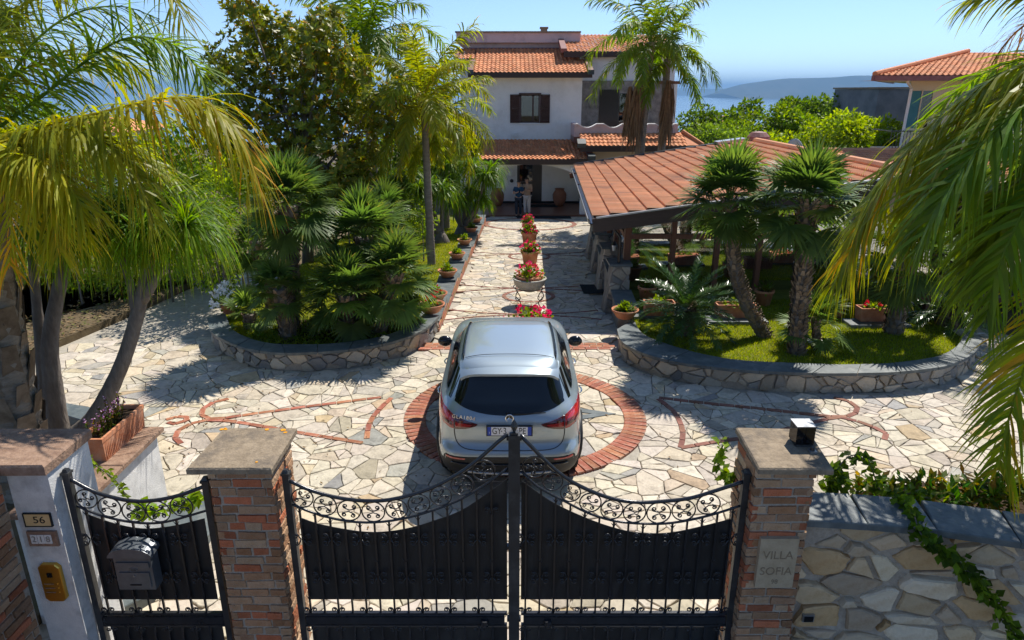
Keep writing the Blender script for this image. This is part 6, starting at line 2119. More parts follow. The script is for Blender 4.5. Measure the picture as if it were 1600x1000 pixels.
# ---- fan leaf
def fan_leaf(r, pet, rad, elev, sag, seg=26, spread=R(230), tipdroop=0.6, stiff=0.15):
    m = MB()
    P = arc_path(pet, elev, sag, 6)
    m.tube([tuple(p) for p in P], [0.010, 0.009, 0.008, 0.007, 0.007, 0.006, 0.006], 4, col=(1.1, 1.15, 1.0))
    c = P[-1]
    tg = (P[-1] - P[-2]).normalized()
    h = tg.cross(UP)
    if h.length < .05: h = Vector((0, 1, 0))
    h.normalize(); u = h.cross(tg).normalized()
    tilt = r.uniform(-.25, .25)
    for k in range(seg):
        a = -spread / 2 + spread * k / (seg - 1)
        d = tg * cos(a) + h * sin(a) + u * (stiff * abs(sin(a)) + r.uniform(-.05, .05))
        l = rad * (0.80 + 0.20 * cos(a * 0.75)) * r.uniform(0.92, 1.06)
        q = r.uniform(0.8, 1.25)
        col = (q, q, q)
        w = rad * spread / seg * 0.80
        tc = (2.6 * q, 1.5 * q, 1.6 * q) if r.random() < 0.10 else None
        # inner webbed part wide, outer part split and tapering
        strip(m, c, d, l, w, tipdroop * r.uniform(.5, 1.5), 4, u, col, tc, prof=(0.15, 0.62, 0.8, 0.45))
    return m
def fan_set(material, pet, rad, seed, elevs, seg=26, **k):
    r = random.Random(seed)
    return [fan_leaf(r, pet, rad, R(e), R(s), seg, **k).mesh('frond', material) for e, s in elevs]

def crown(owner, meshes, n, centre, r, name='frond', smin=0.85, smax=1.1, order=True, roll=0.12):
    """fronds arranged by golden angle, meshes ordered from upright to hanging"""
    ga = PI * (3 - math.sqrt(5))
    for i in range(n):
        t = (i + 0.5) / n
        k = min(len(meshes) - 1, int(t * len(meshes)))
        s = r.uniform(smin, smax)
        ob = link(name, meshes[k], owner, (centre[0] + r.uniform(-.03, .03), centre[1] + r.uniform(-.03, .03), centre[2] - 0.18 * t), (r.uniform(-roll, roll), r.uniform(-roll, roll), i * ga + r.uniform(-.25, .25)), s)

# ---- strap-leaved head (ponytail palm)
def strap_head(r, n, L, w, droop, material='ponytail_leaf', spread=1.0):
    m = MB()
    for i in range(n):
        a = r.uniform(0, 2 * PI); e = r.uniform(-0.1, 1.35)
        d = Vector((cos(a) * cos(e), sin(a) * cos(e), sin(e)))
        q = r.uniform(0.7, 1.3)
        c = (q * r.uniform(.9, 1.2), q, q * .9)
        tc = (c[0] * 2.6, c[1] * 1.5, c[2] * 1.5) if r.random() < 0.25 else (c[0] * 1.4, c[1] * 1.15, c[2])
        strip(m, Vector((0, 0, 0)) + d * 0.03, d, L * r.uniform(.7, 1.15), w, droop * r.uniform(.8, 1.25), 6, UP + Vector((r.uniform(-.4, .4), r.uniform(-.4, .4), 0)), c, tc, prof=(0.9, 1, 1, .85, .65, .4))
    return m.mesh('leaf_head', material)

# ---- leafy clumps
def leaf_quad(m, p, d, n, l, w, c):
    s = d.cross(n)
    if s.length < 1e-4: s = Vector((1, 0, 0))
    s.normalize()
    k = len(m.v)
    a = p + d * l * .45
    for q in (p, a + s * w / 2, p + d * l, a - s * w / 2): m.v.append((q.x, q.y, q.z))
    m.f.append((k, k + 1, k + 2, k + 3)); m.c.append(c); m.hc = True
def rdir(r):
    z = r.uniform(-1, 1); a = r.uniform(0, 2 * PI); q = math.sqrt(1 - z * z)
    return Vector((q * cos(a), q * sin(a), z))
def leaf_cloud(m, r, blobs, dens, l, w, cols, inner=0.45, droop=0.2):
    """blobs: (centre, (rx, ry, rz)); leaves scattered through the outer shell"""
    for (c, rad) in blobs:
        area = (rad[0] * rad[1] + rad[1] * rad[2] + rad[0] * rad[2]) / 3 * 12.57
        bc = r.uniform(0.75, 1.2)
        for _ in range(int(area * dens)):
            d = rdir(r)
            k = (inner + (1 - inner) * r.random() ** 0.6) * r.uniform(0.9, 1.12)
            p = Vector((c[0] + d.x * rad[0] * k, c[1] + d.y * rad[1] * k, c[2] + d.z * rad[2] * k))
            o = (d + rdir(r) * 0.9 - UP * droop).normalized()
            q = bc * r.uniform(0.7, 1.3)
            cc = r.choice(cols)
            leaf_quad(m, p, o, rdir(r) + UP * .6, l * r.uniform(.7, 1.25), w * r.uniform(.7, 1.2), (cc[0] * q, cc[1] * q, cc[2] * q))
def blobs_in(r, c, rad, n, size):
    out = []
    for _ in range(n):
        d = rdir(r); k = r.uniform(0.35, 0.95)
        s = size * r.uniform(.65, 1.35)
        out.append(((c[0] + d.x * rad[0] * k, c[1] + d.y * rad[1] * k, c[2] + d.z * rad[2] * k), (s, s, s * .8)))
    return out
def leafy_tree(name, label, base, c, rad, nb, bs, dens, l, w, cols, seed, cat='tree', group=None, trunk_r=0.12, material='leaf', limbs=6):
    r = random.Random(seed)
    t = thing(name, base, label, cat, group)
    b = Vector(base); cc = Vector(c)
    bl = blobs_in(r, c, rad, nb, bs)
    m = MB(); m.tube([tuple(b), tuple(b.lerp(cc, .5) + Vector((r.uniform(-.1, .1), 0, 0))), tuple(cc)], [trunk_r, trunk_r * .75, trunk_r * .3], 8)
    tr = m.build('trunk', 'grey_bark', t, True, True)
    for k in range(limbs):
        e = Vector(bl[k % len(bl)][0]); s = b.lerp(cc, r.uniform(.35, .8))
        m = MB(); m.tube([tuple(s), tuple(s.lerp(e, .5) + Vector((0, 0, -.08 * rad[2]))), tuple(e)], [trunk_r * .5, trunk_r * .32, trunk_r * .1], 6)
        m.build('limb', 'grey_bark', t, True, True)
    m = MB(); leaf_cloud(m, r, bl, dens, l, w, cols)
    m.build('crown', material, t, world=True)
    return t
def bush(name, label, blobs, dens, l, w, cols, seed, material='leaf', group=None, cat='shrub', base=None):
    r = random.Random(seed)
    b = base or (sum(x[0][0] for x in blobs) / len(blobs), sum(x[0][1] for x in blobs) / len(blobs), min(x[0][2] - x[1][2] for x in blobs))
    t = thing(name, b, label, cat, group)
    m = MB(); leaf_cloud(m, r, blobs, dens, l, w, cols)
    m.build('foliage', material, t, world=True)
    m = MB()
    for (c, rad) in blobs[:6]: m.tube([(c[0] * .98 + b[0] * .02, c[1], b[2]), (c[0], c[1], c[2])], [0.03, 0.012], 5)
    m.build('stems', 'grey_bark', t, world=True)['kind'] = 'stuff'
    return t
# ================================================================ palms
ELEV = [(82, 45), (70, 70), (58, 90), (42, 100), (28, 105), (12, 100), (-5, 85), (-25, 60)]
# ---- left foreground feather palm
r = random.Random(101)
LP = Vector((-5.62, 7.2, 4.25))
lp = thing('feather_palm', (-5.86, 7.2, 0.12), 'large yellow green feather palm at the left edge with a grey stepped trunk', 'palm tree')
tp = [(-5.86, 7.2, 0.08), (-5.82, 7.2, 1.2), (-5.72, 7.2, 2.6), (-5.62, 7.2, 4.0)]
trunk_mesh(tp, [0.30, 0.26, 0.24, 0.27], 'palm_bark', seed=1, ringstep=0.14).build('trunk', 'palm_bark', lp, True, True)
boots(tp, [0.27, 0.25, 0.24, 0.26], r, step=0.22, ln=0.42, w=0.26, per=4, out=0.22).build('leaf_bases', 'boot', lp, world=True)['kind'] = 'stuff'
gm = feather_set('g', 'frond', 2.7, 0.78, 0.032, 92, 1.5, 11, ELEV, plume=0.42, segs=4, dry=0.2)
o_ = wloc(lp)
for i, az in enumerate([100, 140, 170, 200, 235, 265, 290, 120, 185, 250, 60, 80]):
    k = [1, 2, 3, 2, 3, 4, 3, 4, 5, 1, 2, 1][i]
    link('frond', gm[k], lp, (LP.x - o_[0], LP.y - o_[1], LP.z - o_[2] - .05), (0, 0, R(az)), r.uniform(.9, 1.05))
def px_path(pts): return catmull([atY(u, v, Y) for u, v, Y in pts], 5)
def hero(owner, pts, material, n, ll, lw, droop, seed, **k):
    rr_ = random.Random(seed)
    m = feather_on(px_path(pts), n, ll, lw, droop, rr_, **k)
    return m.build('frond', material, owner, world=True)
hero(lp, [(-50, 235, 7.15), (20, 212, 7.0), (73, 196, 6.9), (157, 176, 6.8), (245, 155, 6.7), (310, 157, 6.65), (350, 184, 6.6), (381, 226, 6.6), (398, 285, 6.6)], 'frond_yellow', 190, 1.0, 0.030, 2.6, 1, plume=0.3, segs=5, dry=0.2, t0=0.06, lastdry=0.14)
hero(lp, [(-50, 240, 7.1), (50, 205, 6.8), (120, 205, 6.6), (180, 235, 6.5), (222, 290, 6.45), (240, 350, 6.45)], 'frond', 120, 0.85, 0.03, 2.2, 9, plume=.3, segs=5, dry=.2, t0=.06)
hero(lp, [(-50, 245, 7.0), (20, 240, 6.5), (80, 260, 6.3), (120, 310, 6.2), (140, 370, 6.2)], 'frond_yellow', 110, 0.75, 0.028, 1.8, 10, plume=.3, segs=5, dry=.25, t0=.08)
hero(lp, [(-45, 230, 7.2), (60, 155, 7.4), (122, 105, 7.6), (168, 73, 7.7), (210, 58, 7.8), (262, 66, 7.8), (301, 96, 7.8), (327, 142, 7.8)], 'frond_deep', 120, 0.85, 0.032, 1.5, 2, plume=0.75, segs=5, dry=0.15, t0=0.15)
hero(lp, [(-50, 225, 7.1), (0, 212, 6.7), (28, 236, 6.5), (63, 284, 6.35), (84, 330, 6.3), (94, 395, 6.3)], 'frond_yellow', 115, 0.75, 0.030, 1.4, 3, plume=0.3, segs=5, dry=0.25, t0=0.1)
hero(lp, [(-50, 225, 7.2), (10, 130, 7.4), (60, 60, 7.6), (120, 20, 7.9), (190, 10, 8.1), (250, 30, 8.2)], 'frond_deep', 60, 0.75, 0.026, 1.3, 4, plume=0.6, segs=4, t0=0.15)
hero(lp, [(-50, 235, 7.15), (-10, 240, 6.8), (10, 290, 6.5), (18, 350, 6.4), (15, 420, 6.4)], 'frond_yellow', 60, 0.62, 0.026, 1.4, 5, plume=0.3, segs=4, dry=0.4, lastdry=.4)
hero(lp, [(-50, 235, 7.3), (60, 215, 7.6), (150, 215, 7.9), (225, 240, 8.1), (280, 290, 8.1)], 'frond', 110, 0.8, 0.03, 2.0, 6, plume=0.35, segs=4, t0=0.08)
# ---- taller palm behind the frame's left edge: only frond ends hang into view
tl = thing('feather_palm', (-9.0, 9.6, 0.0), 'tall feather palm at far left whose frond tips hang into the top corner', 'palm tree')
tp = [(-9.0, 9.6, -0.05), (-8.9, 9.6, 3.0), (-8.7, 9.6, 6.4)]
trunk_mesh(tp, [0.25, 0.2, 0.18], 'palm_bark', seed=2).build('trunk', 'palm_bark', tl, True, True)
o_ = wloc(tl)
for i in range(15):
    az = i * 137.5; k = [0, 1, 2, 3, 4, 5][i % 6]
    link('frond', gm[k], tl, (-8.7 - o_[0], 9.6 - o_[1], 6.4 - o_[2]), (0, 0, R(az)), 1.0)
hero(tl, [(-160, -80, 9.6), (0, -110, 9.2), (140, -105, 8.8), (230, -60, 8.5), (272, 0, 8.4), (292, 52, 8.4)], 'frond_yellow', 78, 0.75, 0.028, 1.0, 7, plume=0.3, segs=4, dry=.2, t0=.3)
hero(tl, [(-160, -80, 9.6), (-90, -60, 9.2), (-40, -20, 9.0), (10, 30, 8.9), (60, 70, 8.9)], 'frond', 60, 0.7, 0.028, 1.3, 8, plume=0.4, segs=4, t0=.2)

# ---- right foreground feather palm, trunk outside the frame
rp = thing('feather_palm', (5.1, 5.35, 1.2), 'big feather palm at the right edge with drooping fronds over the wall', 'palm tree')
RP = Vector((4.95, 5.35, 4.55))
tp = [(5.1, 5.35, 1.1), (5.05, 5.35, 2.6), (4.95, 5.35, 4.5)]
trunk_mesh(tp, [0.26, 0.22, 0.22], 'palm_bark', seed=3).build('trunk', 'palm_bark', rp, True, True)
gr_ = feather_set('g', 'frond_deep', 2.5, 0.62, 0.036, 56, 1.2, 13, ELEV, plume=0.25, segs=4, dry=0.12)
o_ = wloc(rp)
for i, (az, k) in enumerate([(60, 2), (20, 3), (-30, 2), (-65, 3), (95, 1), (0, 4), (-90, 4), (125, 1), (-40, 5), (40, 5), (110, 3), (75, 4), (92, 3)]):
    link('frond', gr_[k], rp, (RP.x - o_[0], RP.y - o_[1], RP.z - o_[2]), (0, 0, R(az)), r.uniform(.9, 1.05))
W = dict(plume=0.22, segs=5, dry=0.12)
hero(rp, [(1780, 160, 5.35), (1690, 95, 5.5), (1590, 105, 5.6), (1500, 160, 5.7), (1425, 230, 5.8), (1365, 310, 5.85), (1325, 400, 5.85)], 'frond', 105, 0.80, 0.042, 1.7, 21, t0=.16, lastdry=.15, **W)
hero(rp, [(1780, 165, 5.35), (1700, 130, 5.2), (1610, 160, 5.1), (1535, 225, 5.05), (1475, 305, 5.0), (1430, 395, 5.0)], 'frond_deep', 84, 0.72, 0.040, 1.5, 22, t0=.14, **W)
hero(rp, [(1780, 170, 5.35), (1720, 190, 5.0), (1655, 250, 4.85), (1600, 330, 4.75), (1560, 420, 4.7), (1540, 500, 4.7)], 'frond_deep', 76, 0.66, 0.038, 1.4, 23, t0=.14, **W)
hero(rp, [(1790, 190, 5.35), (1740, 300, 4.9), (1680, 420, 4.7), (1620, 530, 4.6), (1580, 640, 4.55), (1560, 740, 4.55)], 'frond', 92, 0.62, 0.026, 1.0, 24, t0=.22, plume=0.25, segs=4, dry=.35, lastdry=.3)
hero(rp, [(1780, 140, 5.35), (1720, 40, 5.9), (1650, -10, 6.2), (1580, -20, 6.4), (1510, 0, 6.6)], 'frond', 66, 0.55, 0.028, 1.3, 25, t0=.3, plume=.3, segs=4)
hero(rp, [(1790, 150, 5.35), (1740, 60, 6.2), (1670, 20, 6.7), (1600, 40, 7.0), (1550, 100, 7.1), (1525, 175, 7.1)], 'frond_dry', 84, 0.55, 0.016, 1.8, 26, t0=.2, plume=.4, segs=4) if mat('frond_dry', (0.24, 0.13, 0.04), (0.38, 0.22, 0.07), 3, rough=.7, spec=.2, vcol=True, trans=.25) else None
hero(rp, [(1780, 165, 5.35), (1690, 120, 5.3), (1590, 140, 5.35), (1505, 205, 5.4), (1450, 290, 5.4), (1405, 390, 5.4)], 'frond', 90, 0.80, 0.042, 1.7, 28, t0=.14, **W)
hero(rp, [(1780, 170, 5.35), (1700, 200, 5.3), (1620, 270, 5.3), (1560, 350, 5.25), (1515, 450, 5.25)], 'frond_deep', 80, 0.72, 0.042, 1.5, 29, t0=.14, **W)
hero(rp, [(1780, 160, 5.35), (1690, 110, 5.8), (1580, 130, 6.1), (1470, 200, 6.3), (1390, 290, 6.4), (1330, 390, 6.4), (1300, 450, 6.4)], 'frond', 100, 0.80, 0.040, 1.8, 30, t0=.14, lastdry=.1, **W)
hero(rp, [(1780, 170, 5.35), (1715, 150, 5.9), (1640, 190, 6.3), (1570, 260, 6.5), (1520, 350, 6.5), (1490, 440, 6.5)], 'frond_deep', 80, 0.70, 0.036, 1.6, 27, t0=.16, **W)
# ---- a second feather palm out of frame to the right keeps the right bed in shade
sp_ = thing('feather_palm', (11.2, 13.6, 0.2), 'feather palm out of frame at right that keeps the right bed in shade', 'palm tree')
tp = [(11.2, 13.6, 0.2), (11.1, 13.6, 1.8), (11.0, 13.6, 3.6)]
trunk_mesh(tp, [0.24, 0.2, 0.18], 'palm_bark', seed=4).build('trunk', 'palm_bark', sp_, True, True)
crown(sp_, gr_[:7], 18, (-0.2, 0, 3.45), random.Random(5))

# ---- feather palms in the back garden
def feather_palm(name, u, vbase, vcrown, Y, trad, label, seed, meshes, nf, thatch=True, lean=0.0, fs=1.0, zbase=None):
    rr_ = random.Random(seed)
    cpt = atY(u, vcrown, Y)
    zb_ = terrain_z(0, Y) if zbase is None else zbase
    t = thing(name, (cpt.x + lean, Y, zb_), label, 'palm tree', 'feather palms in the garden')
    path = [(cpt.x + lean, Y, zb_ - .1), (cpt.x + lean * .5, Y, (zb_ + cpt.z) / 2), (cpt.x, Y, cpt.z)]
    trunk_mesh(path, [trad * 1.25, trad, trad * .9], 'palm_bark', seed=seed).build('trunk', 'palm_bark', t, True, True)
    o = wloc(t)
    crown(t, meshes, nf, (cpt.x - o[0], 0, cpt.z - o[2]), rr_, smin=.85 * fs, smax=1.08 * fs)
    return t, cpt
gb_ = feather_set('g', 'frond_deep', 3.1, 0.75, 0.055, 58, 1.3, 15, [(80, 50), (68, 80), (52, 100), (36, 110), (20, 110), (4, 95), (-15, 75)], plume=0.4, segs=3, dry=0.15)
gy_ = feather_set('g', 'frond', 2.6, 0.66, 0.052, 56, 1.3, 16, [(80, 50), (66, 80), (50, 100), (32, 108), (14, 105), (-4, 90), (-22, 70)], plume=0.4, segs=3, dry=0.2)
feather_palm('feather_palm', 570, 300, 70, 23.5, 0.17, 'tall feather palm rising behind the magnolia', 1, gb_, 24)
feather_palm('feather_palm', 662, 405, 158, 19.6, 0.10, 'slim trunked feather palm on the lawn left of the villa', 2, gy_, 22, lean=0.05, fs=0.92)
feather_palm('feather_palm', 690, 300, 175, 27.5, 0.16, 'feather palm whose fronds brush the left corner of the villa', 3, gy_, 20, fs=1.0)
feather_palm('feather_palm', 664, 330, 215, 21.5, 0.09, 'small feather palm below the slim trunked palm', 5, gy_, 16, fs=0.55)
t6, c6 = feather_palm('feather_palm', 1017, 260, 66, 30.0, 0.20, 'tall feather palm standing in front of the right wing of the villa', 4, gb_, 20, lean=-.35)
# skirts of dead leaves hanging under that crown
def skirt(owner, u, v0, v1, Y, wd, seed):
    rr_ = random.Random(seed); m = MB()
    a = atY(u, v0, Y); b = atY(u, v1, Y)
    H_ = a.z - b.z
    for k in range(260):
        ang = rr_.uniform(0, 2 * PI); q = rr_.uniform(.2, 1) * wd
        z = a.z - rr_.random() ** 1.2 * H_ * .55
        p = Vector((a.x + cos(ang) * q * .5 + rr_.uniform(-.04, .04), Y + sin(ang) * q * .5, z))
        cc = rr_.uniform(.55, 1.25)
        strip(m, p, Vector((cos(ang) * .25, sin(ang) * .25, -1)), H_ * rr_.uniform(.3, .48), 0.05, 0.3, 3, Vector((cos(ang), sin(ang), .1)), (cc, cc * .95, cc * .9))
    m.build('dead_leaf_skirt', 'thatch', owner, world=True)
skirt(t6, 997, 130, 250, 29.85, 0.42, 2); skirt(t6, 1046, 125, 246, 29.9, 0.3, 3); skirt(t6, 985, 135, 235, 30.0, 0.18, 4)
m = MB(); a = atY(1000, 190, 29.7); 
sm = feather_palm('feather_palm', 1043, 260, 92, 30.6, 0.16, 'second feather palm right of the tall one, brown leaf skirt on its trunk', 6, gb_, 9, fs=.9)

# ---- fan palms
FE = [(88, 8), (76, 12), (64, 18), (52, 22), (40, 28), (26, 34), (10, 38), (-12, 40)]
fA = fan_set('fan_leaf', 0.52, 0.56, 41, FE, 30, tipdroop=0.45)
fA += fan_set('fan_leaf', 0.52, 0.56, 42, FE, 30, tipdroop=0.6)
fA = [fA[i // 2 + (len(FE) if i % 2 else 0)] for i in range(2 * len(FE))]
def fan_palm(label, base, head, trad, nf, seed, scale=1.0, bootlen=0.09, mid=None, group='fan palms in the beds', cat='palm tree'):
    rr_ = random.Random(seed)
    t = thing('fan_palm', base, label, cat, group)
    b = Vector(base); h = Vector(head)
    md = Vector(mid) if mid else b.lerp(h, .5)
    path = [tuple(b - Vector((0, 0, .05))), tuple(md), tuple(h)]
    trunk_mesh(path, [trad * .95, trad * .85, trad * .9], 'palm_bark', seed=seed, rough=.2).build('trunk', 'grey_bark', t, True, True)
    boots(path, [trad * 1.0, trad * .95, trad * 1.05], rr_, step=0.06, ln=bootlen, w=.085, per=8, out=.55).build('leaf_bases', 'boot', t, world=True)['kind'] = 'stuff'
    o = wloc(t)
    crown(t, fA, nf, (h.x - o[0], h.y - o[1], h.z - o[2]), rr_, smin=.85 * scale, smax=1.12 * scale, roll=.18)
    return t
def fp(label, ub, vb, zb, uh, vh, Yh, trad, nf, seed, scale, **k):
    b = atZ(ub, vb, zb); h = atY(uh, vh, Yh or b.y)
    if k.get('mid'):
        mu, mv = k['mid']; k['mid'] = tuple(atY(mu, mv, (b.y + h.y) / 2))
    return fan_palm(label, tuple(b), tuple(h), trad, nf, seed, scale, **k)
# left bed clump
fp('tallest fan palm of the left bed with a shaggy upright trunk', 452, 515, .25, 452, 320, None, 0.19, 40, 1, 1.04)
fp('broad bushy fan palm behind the middle of the left bed', 560, 500, .25, 568, 372, None, 0.17, 42, 2, 1.08)
fp('low fan palm at the front centre of the left bed', 541, 527, .25, 540, 462, None, 0.15, 34, 3, 0.92)
fp('fan palm leaning towards the drive at the right of the left bed', 590, 522, .25, 618, 432, None, 0.15, 32, 4, 0.92)
fp('stubby fan palm with brown leaf bases at the left of the clump', 452, 528, .25, 436, 452, None, 0.15, 22, 5, 0.72)
fp('fan palm leaning left at the back of the left bed', 425, 478, .25, 400, 378, None, 0.13, 24, 6, 0.78)
fp('small fan palm tuft near the right end of the left bed', 634, 510, .25, 636, 488, None, 0.08, 16, 7, 0.5)
fp('small dark fan palm tuft beside the white flowers', 392, 515, .25, 390, 492, None, 0.10, 16, 8, 0.6)
fp('bright green fan palm on the lawn behind the clump', 600, 470, .25, 600, 335, None, 0.10, 22, 9, .75)
# right bed
fp('leaning fan palm with a curved dark trunk before the pavilion glass', 1196, 526, .285, 1139, 312, None, 0.125, 46, 11, 1.0, mid=(1152, 440))
fp('upright fan palm with a thick shaggy trunk in the right bed', 1244, 552, .285, 1262, 318, None, 0.14, 50, 12, 1.05, bootlen=.11)
fp('young fan palm tuft beside the thick trunk in the right bed', 1276, 545, .285, 1274, 505, None, 0.05, 18, 13, 0.7)
fp('shaded fan palm behind the drooping right fronds', 1395, 520, .285, 1420, 400, None, 0.16, 36, 14, 1.0)
fp('grey green fan palm far right behind the fronds', 1510, 470, .1, 1510, 330, None, 0.16, 36, 15, 1.1)
# ---- cycads
cy = feather_set('c', 'cycad_leaf', 1.15, 0.17, 0.015, 60, 0.05, 51, [(66, 40), (50, 55), (38, 62), (26, 64), (14, 62), (2, 58)], plume=0.12, segs=2, dry=0.03, rr=0.012)
def cycad(u, v, zb, hgt, label, seed, s=1.0, nf=44):
    b = atZ(u, v, zb); rr_ = random.Random(seed)
    t = thing('cycad', tuple(b), label, 'cycad', 'cycads in the right bed')
    path = [(b.x, b.y, b.z - .04), (b.x, b.y, b.z + hgt * .5), (b.x, b.y, b.z + hgt)]
    MB().tube(path, [.2, .2, .17], 12, col=(.6, .55, .5)).build('trunk', 'palm_bark', t, True, True)
    boots(path, [.2, .2, .18], rr_, step=.05, ln=.06, w=.06, per=12, out=.5, cols=((.5, .45, .4), (.35, .3, .28), (.7, .6, .5))).build('leaf_bases', 'boot', t, world=True)['kind'] = 'stuff'
    crown(t, cy, nf, (0, 0, hgt), rr_, smin=.85 * s, smax=1.05 * s, roll=.08)
    m = MB()
    for k in range(60):
        d = rdir(rr_); strip(m, Vector((0, 0, hgt + .02)) + Vector((d.x, d.y, abs(d.z) * .4)) * .12, Vector((d.x, d.y, abs(d.z) + .4)), .14, .03, .2, 2, UP, (.9, .8, .7))
    m.build('brown_core', 'boot', t)
cycad(1069, 521, .285, .52, 'cycad with stiff dark fronds in front of the pavilion', 1)
cycad(1478, 508, .285, .35, 'shaded cycad behind the drooping fronds at right', 2, .9)

# ---- ponytail palms
r = random.Random(61)
hd = [strap_head(random.Random(70 + k), 210, 0.98, 0.022, 3.2) for k in range(3)]
pt = thing('ponytail_palm', tuple(atZ(140, 668, .12)), 'ponytail palm with grey trunks and a mop of hanging green leaves', 'tree')
o_ = wloc(pt)
YP = 7.9
def trunkline(pts, rad, owner, Ys):
    P = [tuple(atY(u, v, y)) for (u, v), y in zip(pts, Ys)]
    trunk_mesh(P, rad, 'grey_bark', rings=False, n=10, seed=len(P), ringstep=.12, rough=.08).build('trunk', 'grey_bark', owner, True, True)
trunkline([(112, 690), (150, 650), (190, 570), (215, 490), (235, 400), (245, 348)], [.15, .11, .09, .085, .07, .05], pt, [7.9] * 6)
trunkline([(95, 690), (85, 620), (78, 540), (88, 470), (105, 400), (120, 345)], [.14, .12, .10, .085, .07, .05], pt, [8.0] * 6)
trunkline([(80, 690), (72, 640), (65, 560), (58, 480), (50, 400)], [.10, .08, .07, .06, .05], pt, [8.2] * 5)
trunkline([(215, 495), (200, 430), (180, 370), (170, 350)], [.07, .05, .045, .04], pt, [7.9] * 4)
trunkline([(222, 470), (260, 410), (285, 372), (292, 360)], [.07, .05, .045, .04], pt, [7.9, 7.8, 7.7, 7.7])
trunkline([(38, 668), (20, 620), (-5, 560), (-25, 520)], [.10, .08, .07, .06], pt, [8.2] * 4)
for i, (u, v, Y, s) in enumerate([(245, 345, 7.9, 1.0), (292, 356, 7.7, .95), (170, 348, 7.9, 1.0), (120, 345, 8.0, 1.0), (60, 352, 8.1, .9), (205, 332, 8.2, 1.0), (275, 335, 8.2, .95), (100, 335, 8.3, 1.0), (225, 372, 7.6, .85), (150, 370, 7.6, .85)]):
    p = atY(u, v, Y)
    link('leaf_head', hd[i % 3], pt, (p.x - o_[0], p.y - o_[1], p.z - o_[2]), (0, 0, i * 1.3), s)
hd2 = [strap_head(random.Random(80 + k), 170, 1.05, 0.05, 3.0) for k in range(3)]
# smaller ones beside the villa
def ponytail(label, ub, vb, heads, Y0, seed, s=.92, tr=.10):
    b = atP(ub, vb, .22)
    t = thing('ponytail_palm', tuple(b), label, 'tree', 'ponytail palms by the villa')
    o = wloc(t)
    MB().lathe([(.30, -.05), (.30, .06), (.22, .22), (.12, .42)], n=14).build('swollen_base', 'grey_bark', t, True)
    for i, (u, v, dy) in enumerate(heads):
        h = atY(u, v, b.y + dy)
        md = b.lerp(h, .5) + Vector((0, 0, -.15))
        trunk_mesh([tuple(b + Vector((0, 0, .3))), tuple(md), tuple(h)], [tr, tr * .6, tr * .4], 'grey_bark', rings=False, n=8, seed=i, ringstep=.15).build('trunk', 'grey_bark', t, True, True)
        link('leaf_head', hd2[(i + seed) % 3], t, (h.x - o[0], h.y - o[1], h.z - o[2]), (0, 0, i * 2.1 + seed), s * (0.9 + .05 * (i % 4)))
    return t
ponytail('ponytail palm with a pale swollen foot on the lawn edge', 690, 380, [(672, 292, 0), (640, 278, .3), (655, 300, -.3), (690, 300, .2), (626, 300, .2), (618, 280, .6)], 23, 1)
ponytail('many headed ponytail palm at the far end of the stepped wall', 722, 366, [(700, 262, .3), (735, 262, 0), (760, 278, -.3), (715, 315, -.4), (752, 312, 0), (700, 290, .2), (768, 268, .3), (735, 300, .4)], 25, 2)

# ================================================================ magnolia and other trees, shrubs
r = random.Random(77)
YM = 19.8
def at3(u, v, Y): return tuple(atY(u, v, Y))
mg = thing('magnolia_tree', (atY(470, 300, YM).x, YM, zf(YM) + .2), 'large magnolia with glossy bronze and green leaves behind the left bed', 'tree')
bM = Vector(wloc(mg))
blobs = []
for (u, v, rw) in [(400, 40, .9), (370, 100, .9), (345, 165, .8), (440, 70, 1.1), (500, 60, 1.0), (530, 110, 1.0), (470, 130, 1.2), (410, 160, 1.1), (350, 210, .8), (430, 220, 1.1), (500, 190, 1.1), (560, 170, .9), (590, 150, .7), (610, 160, .5), (520, 250, 1.0), (460, 270, 1.0), (570, 240, .8), (400, 260, .9), (385, 10, .6), (515, 20, .4), (550, 290, .8), (340, 110, .5), (500, 300, .9), (600, 200, .5)]:
    p = atY(u, v, YM + r.uniform(-1.2, 1.2)); blobs.append((tuple(p), (rw, rw, rw * .8)))
m = MB(); top_ = atY(470, 60, YM)
m.tube([tuple(bM), tuple(bM.lerp(top_, .4) + Vector((.1, 0, 0))), tuple(bM.lerp(top_, .75)), tuple(top_)], [.18, .13, .08, .03], 8); m.build('trunk', 'grey_bark', mg, True, True)
for b in blobs[::1]:
    s = bM.lerp(top_, r.uniform(.3, .75)); e = Vector(b[0])
    m = MB(); m.tube([tuple(s), tuple(s.lerp(e, .55) + Vector((0, 0, -.12))), tuple(e)], [.05, .035, .012], 6); m.build('limb', 'grey_bark', mg, True, True)
m = MB()
for (c, rad) in blobs:
    nro = int(150 * rad[0] ** 2)
    for _ in range(nro):
        d = rdir(r); k = r.uniform(.25, 1.08) ** .7
        p = Vector((c[0] + d.x * rad[0] * k, c[1] + d.y * rad[1] * k, c[2] + d.z * rad[2] * k))
        ax = (d + UP * .8 + rdir(r) * .4).normalized()
        q = r.uniform(.65, 1.3)
        for j in range(8):
            a = j * 2.4 + r.uniform(-.3, .3)
            t1 = ax.cross(Vector((.3, .5, .2))).normalized(); t2 = ax.cross(t1)
            o = (t1 * cos(a) + t2 * sin(a) + ax * r.uniform(.1, .9)).normalized()
            c_ = r.choices([(1, 1, 1), (.75, .95, .9), (2.2, 1.2, .9), (1.5, 1.4, 1), (2.8, 1.4, .8)], [6, 5, 1.0, 3, .2])[0]
            leaf_quad(m, p, o, ax, r.uniform(.14, .22), r.uniform(.065, .095), (c_[0] * q, c_[1] * q, c_[2] * q))
m.build('crown', 'magnolia_leaf', mg, world=True)

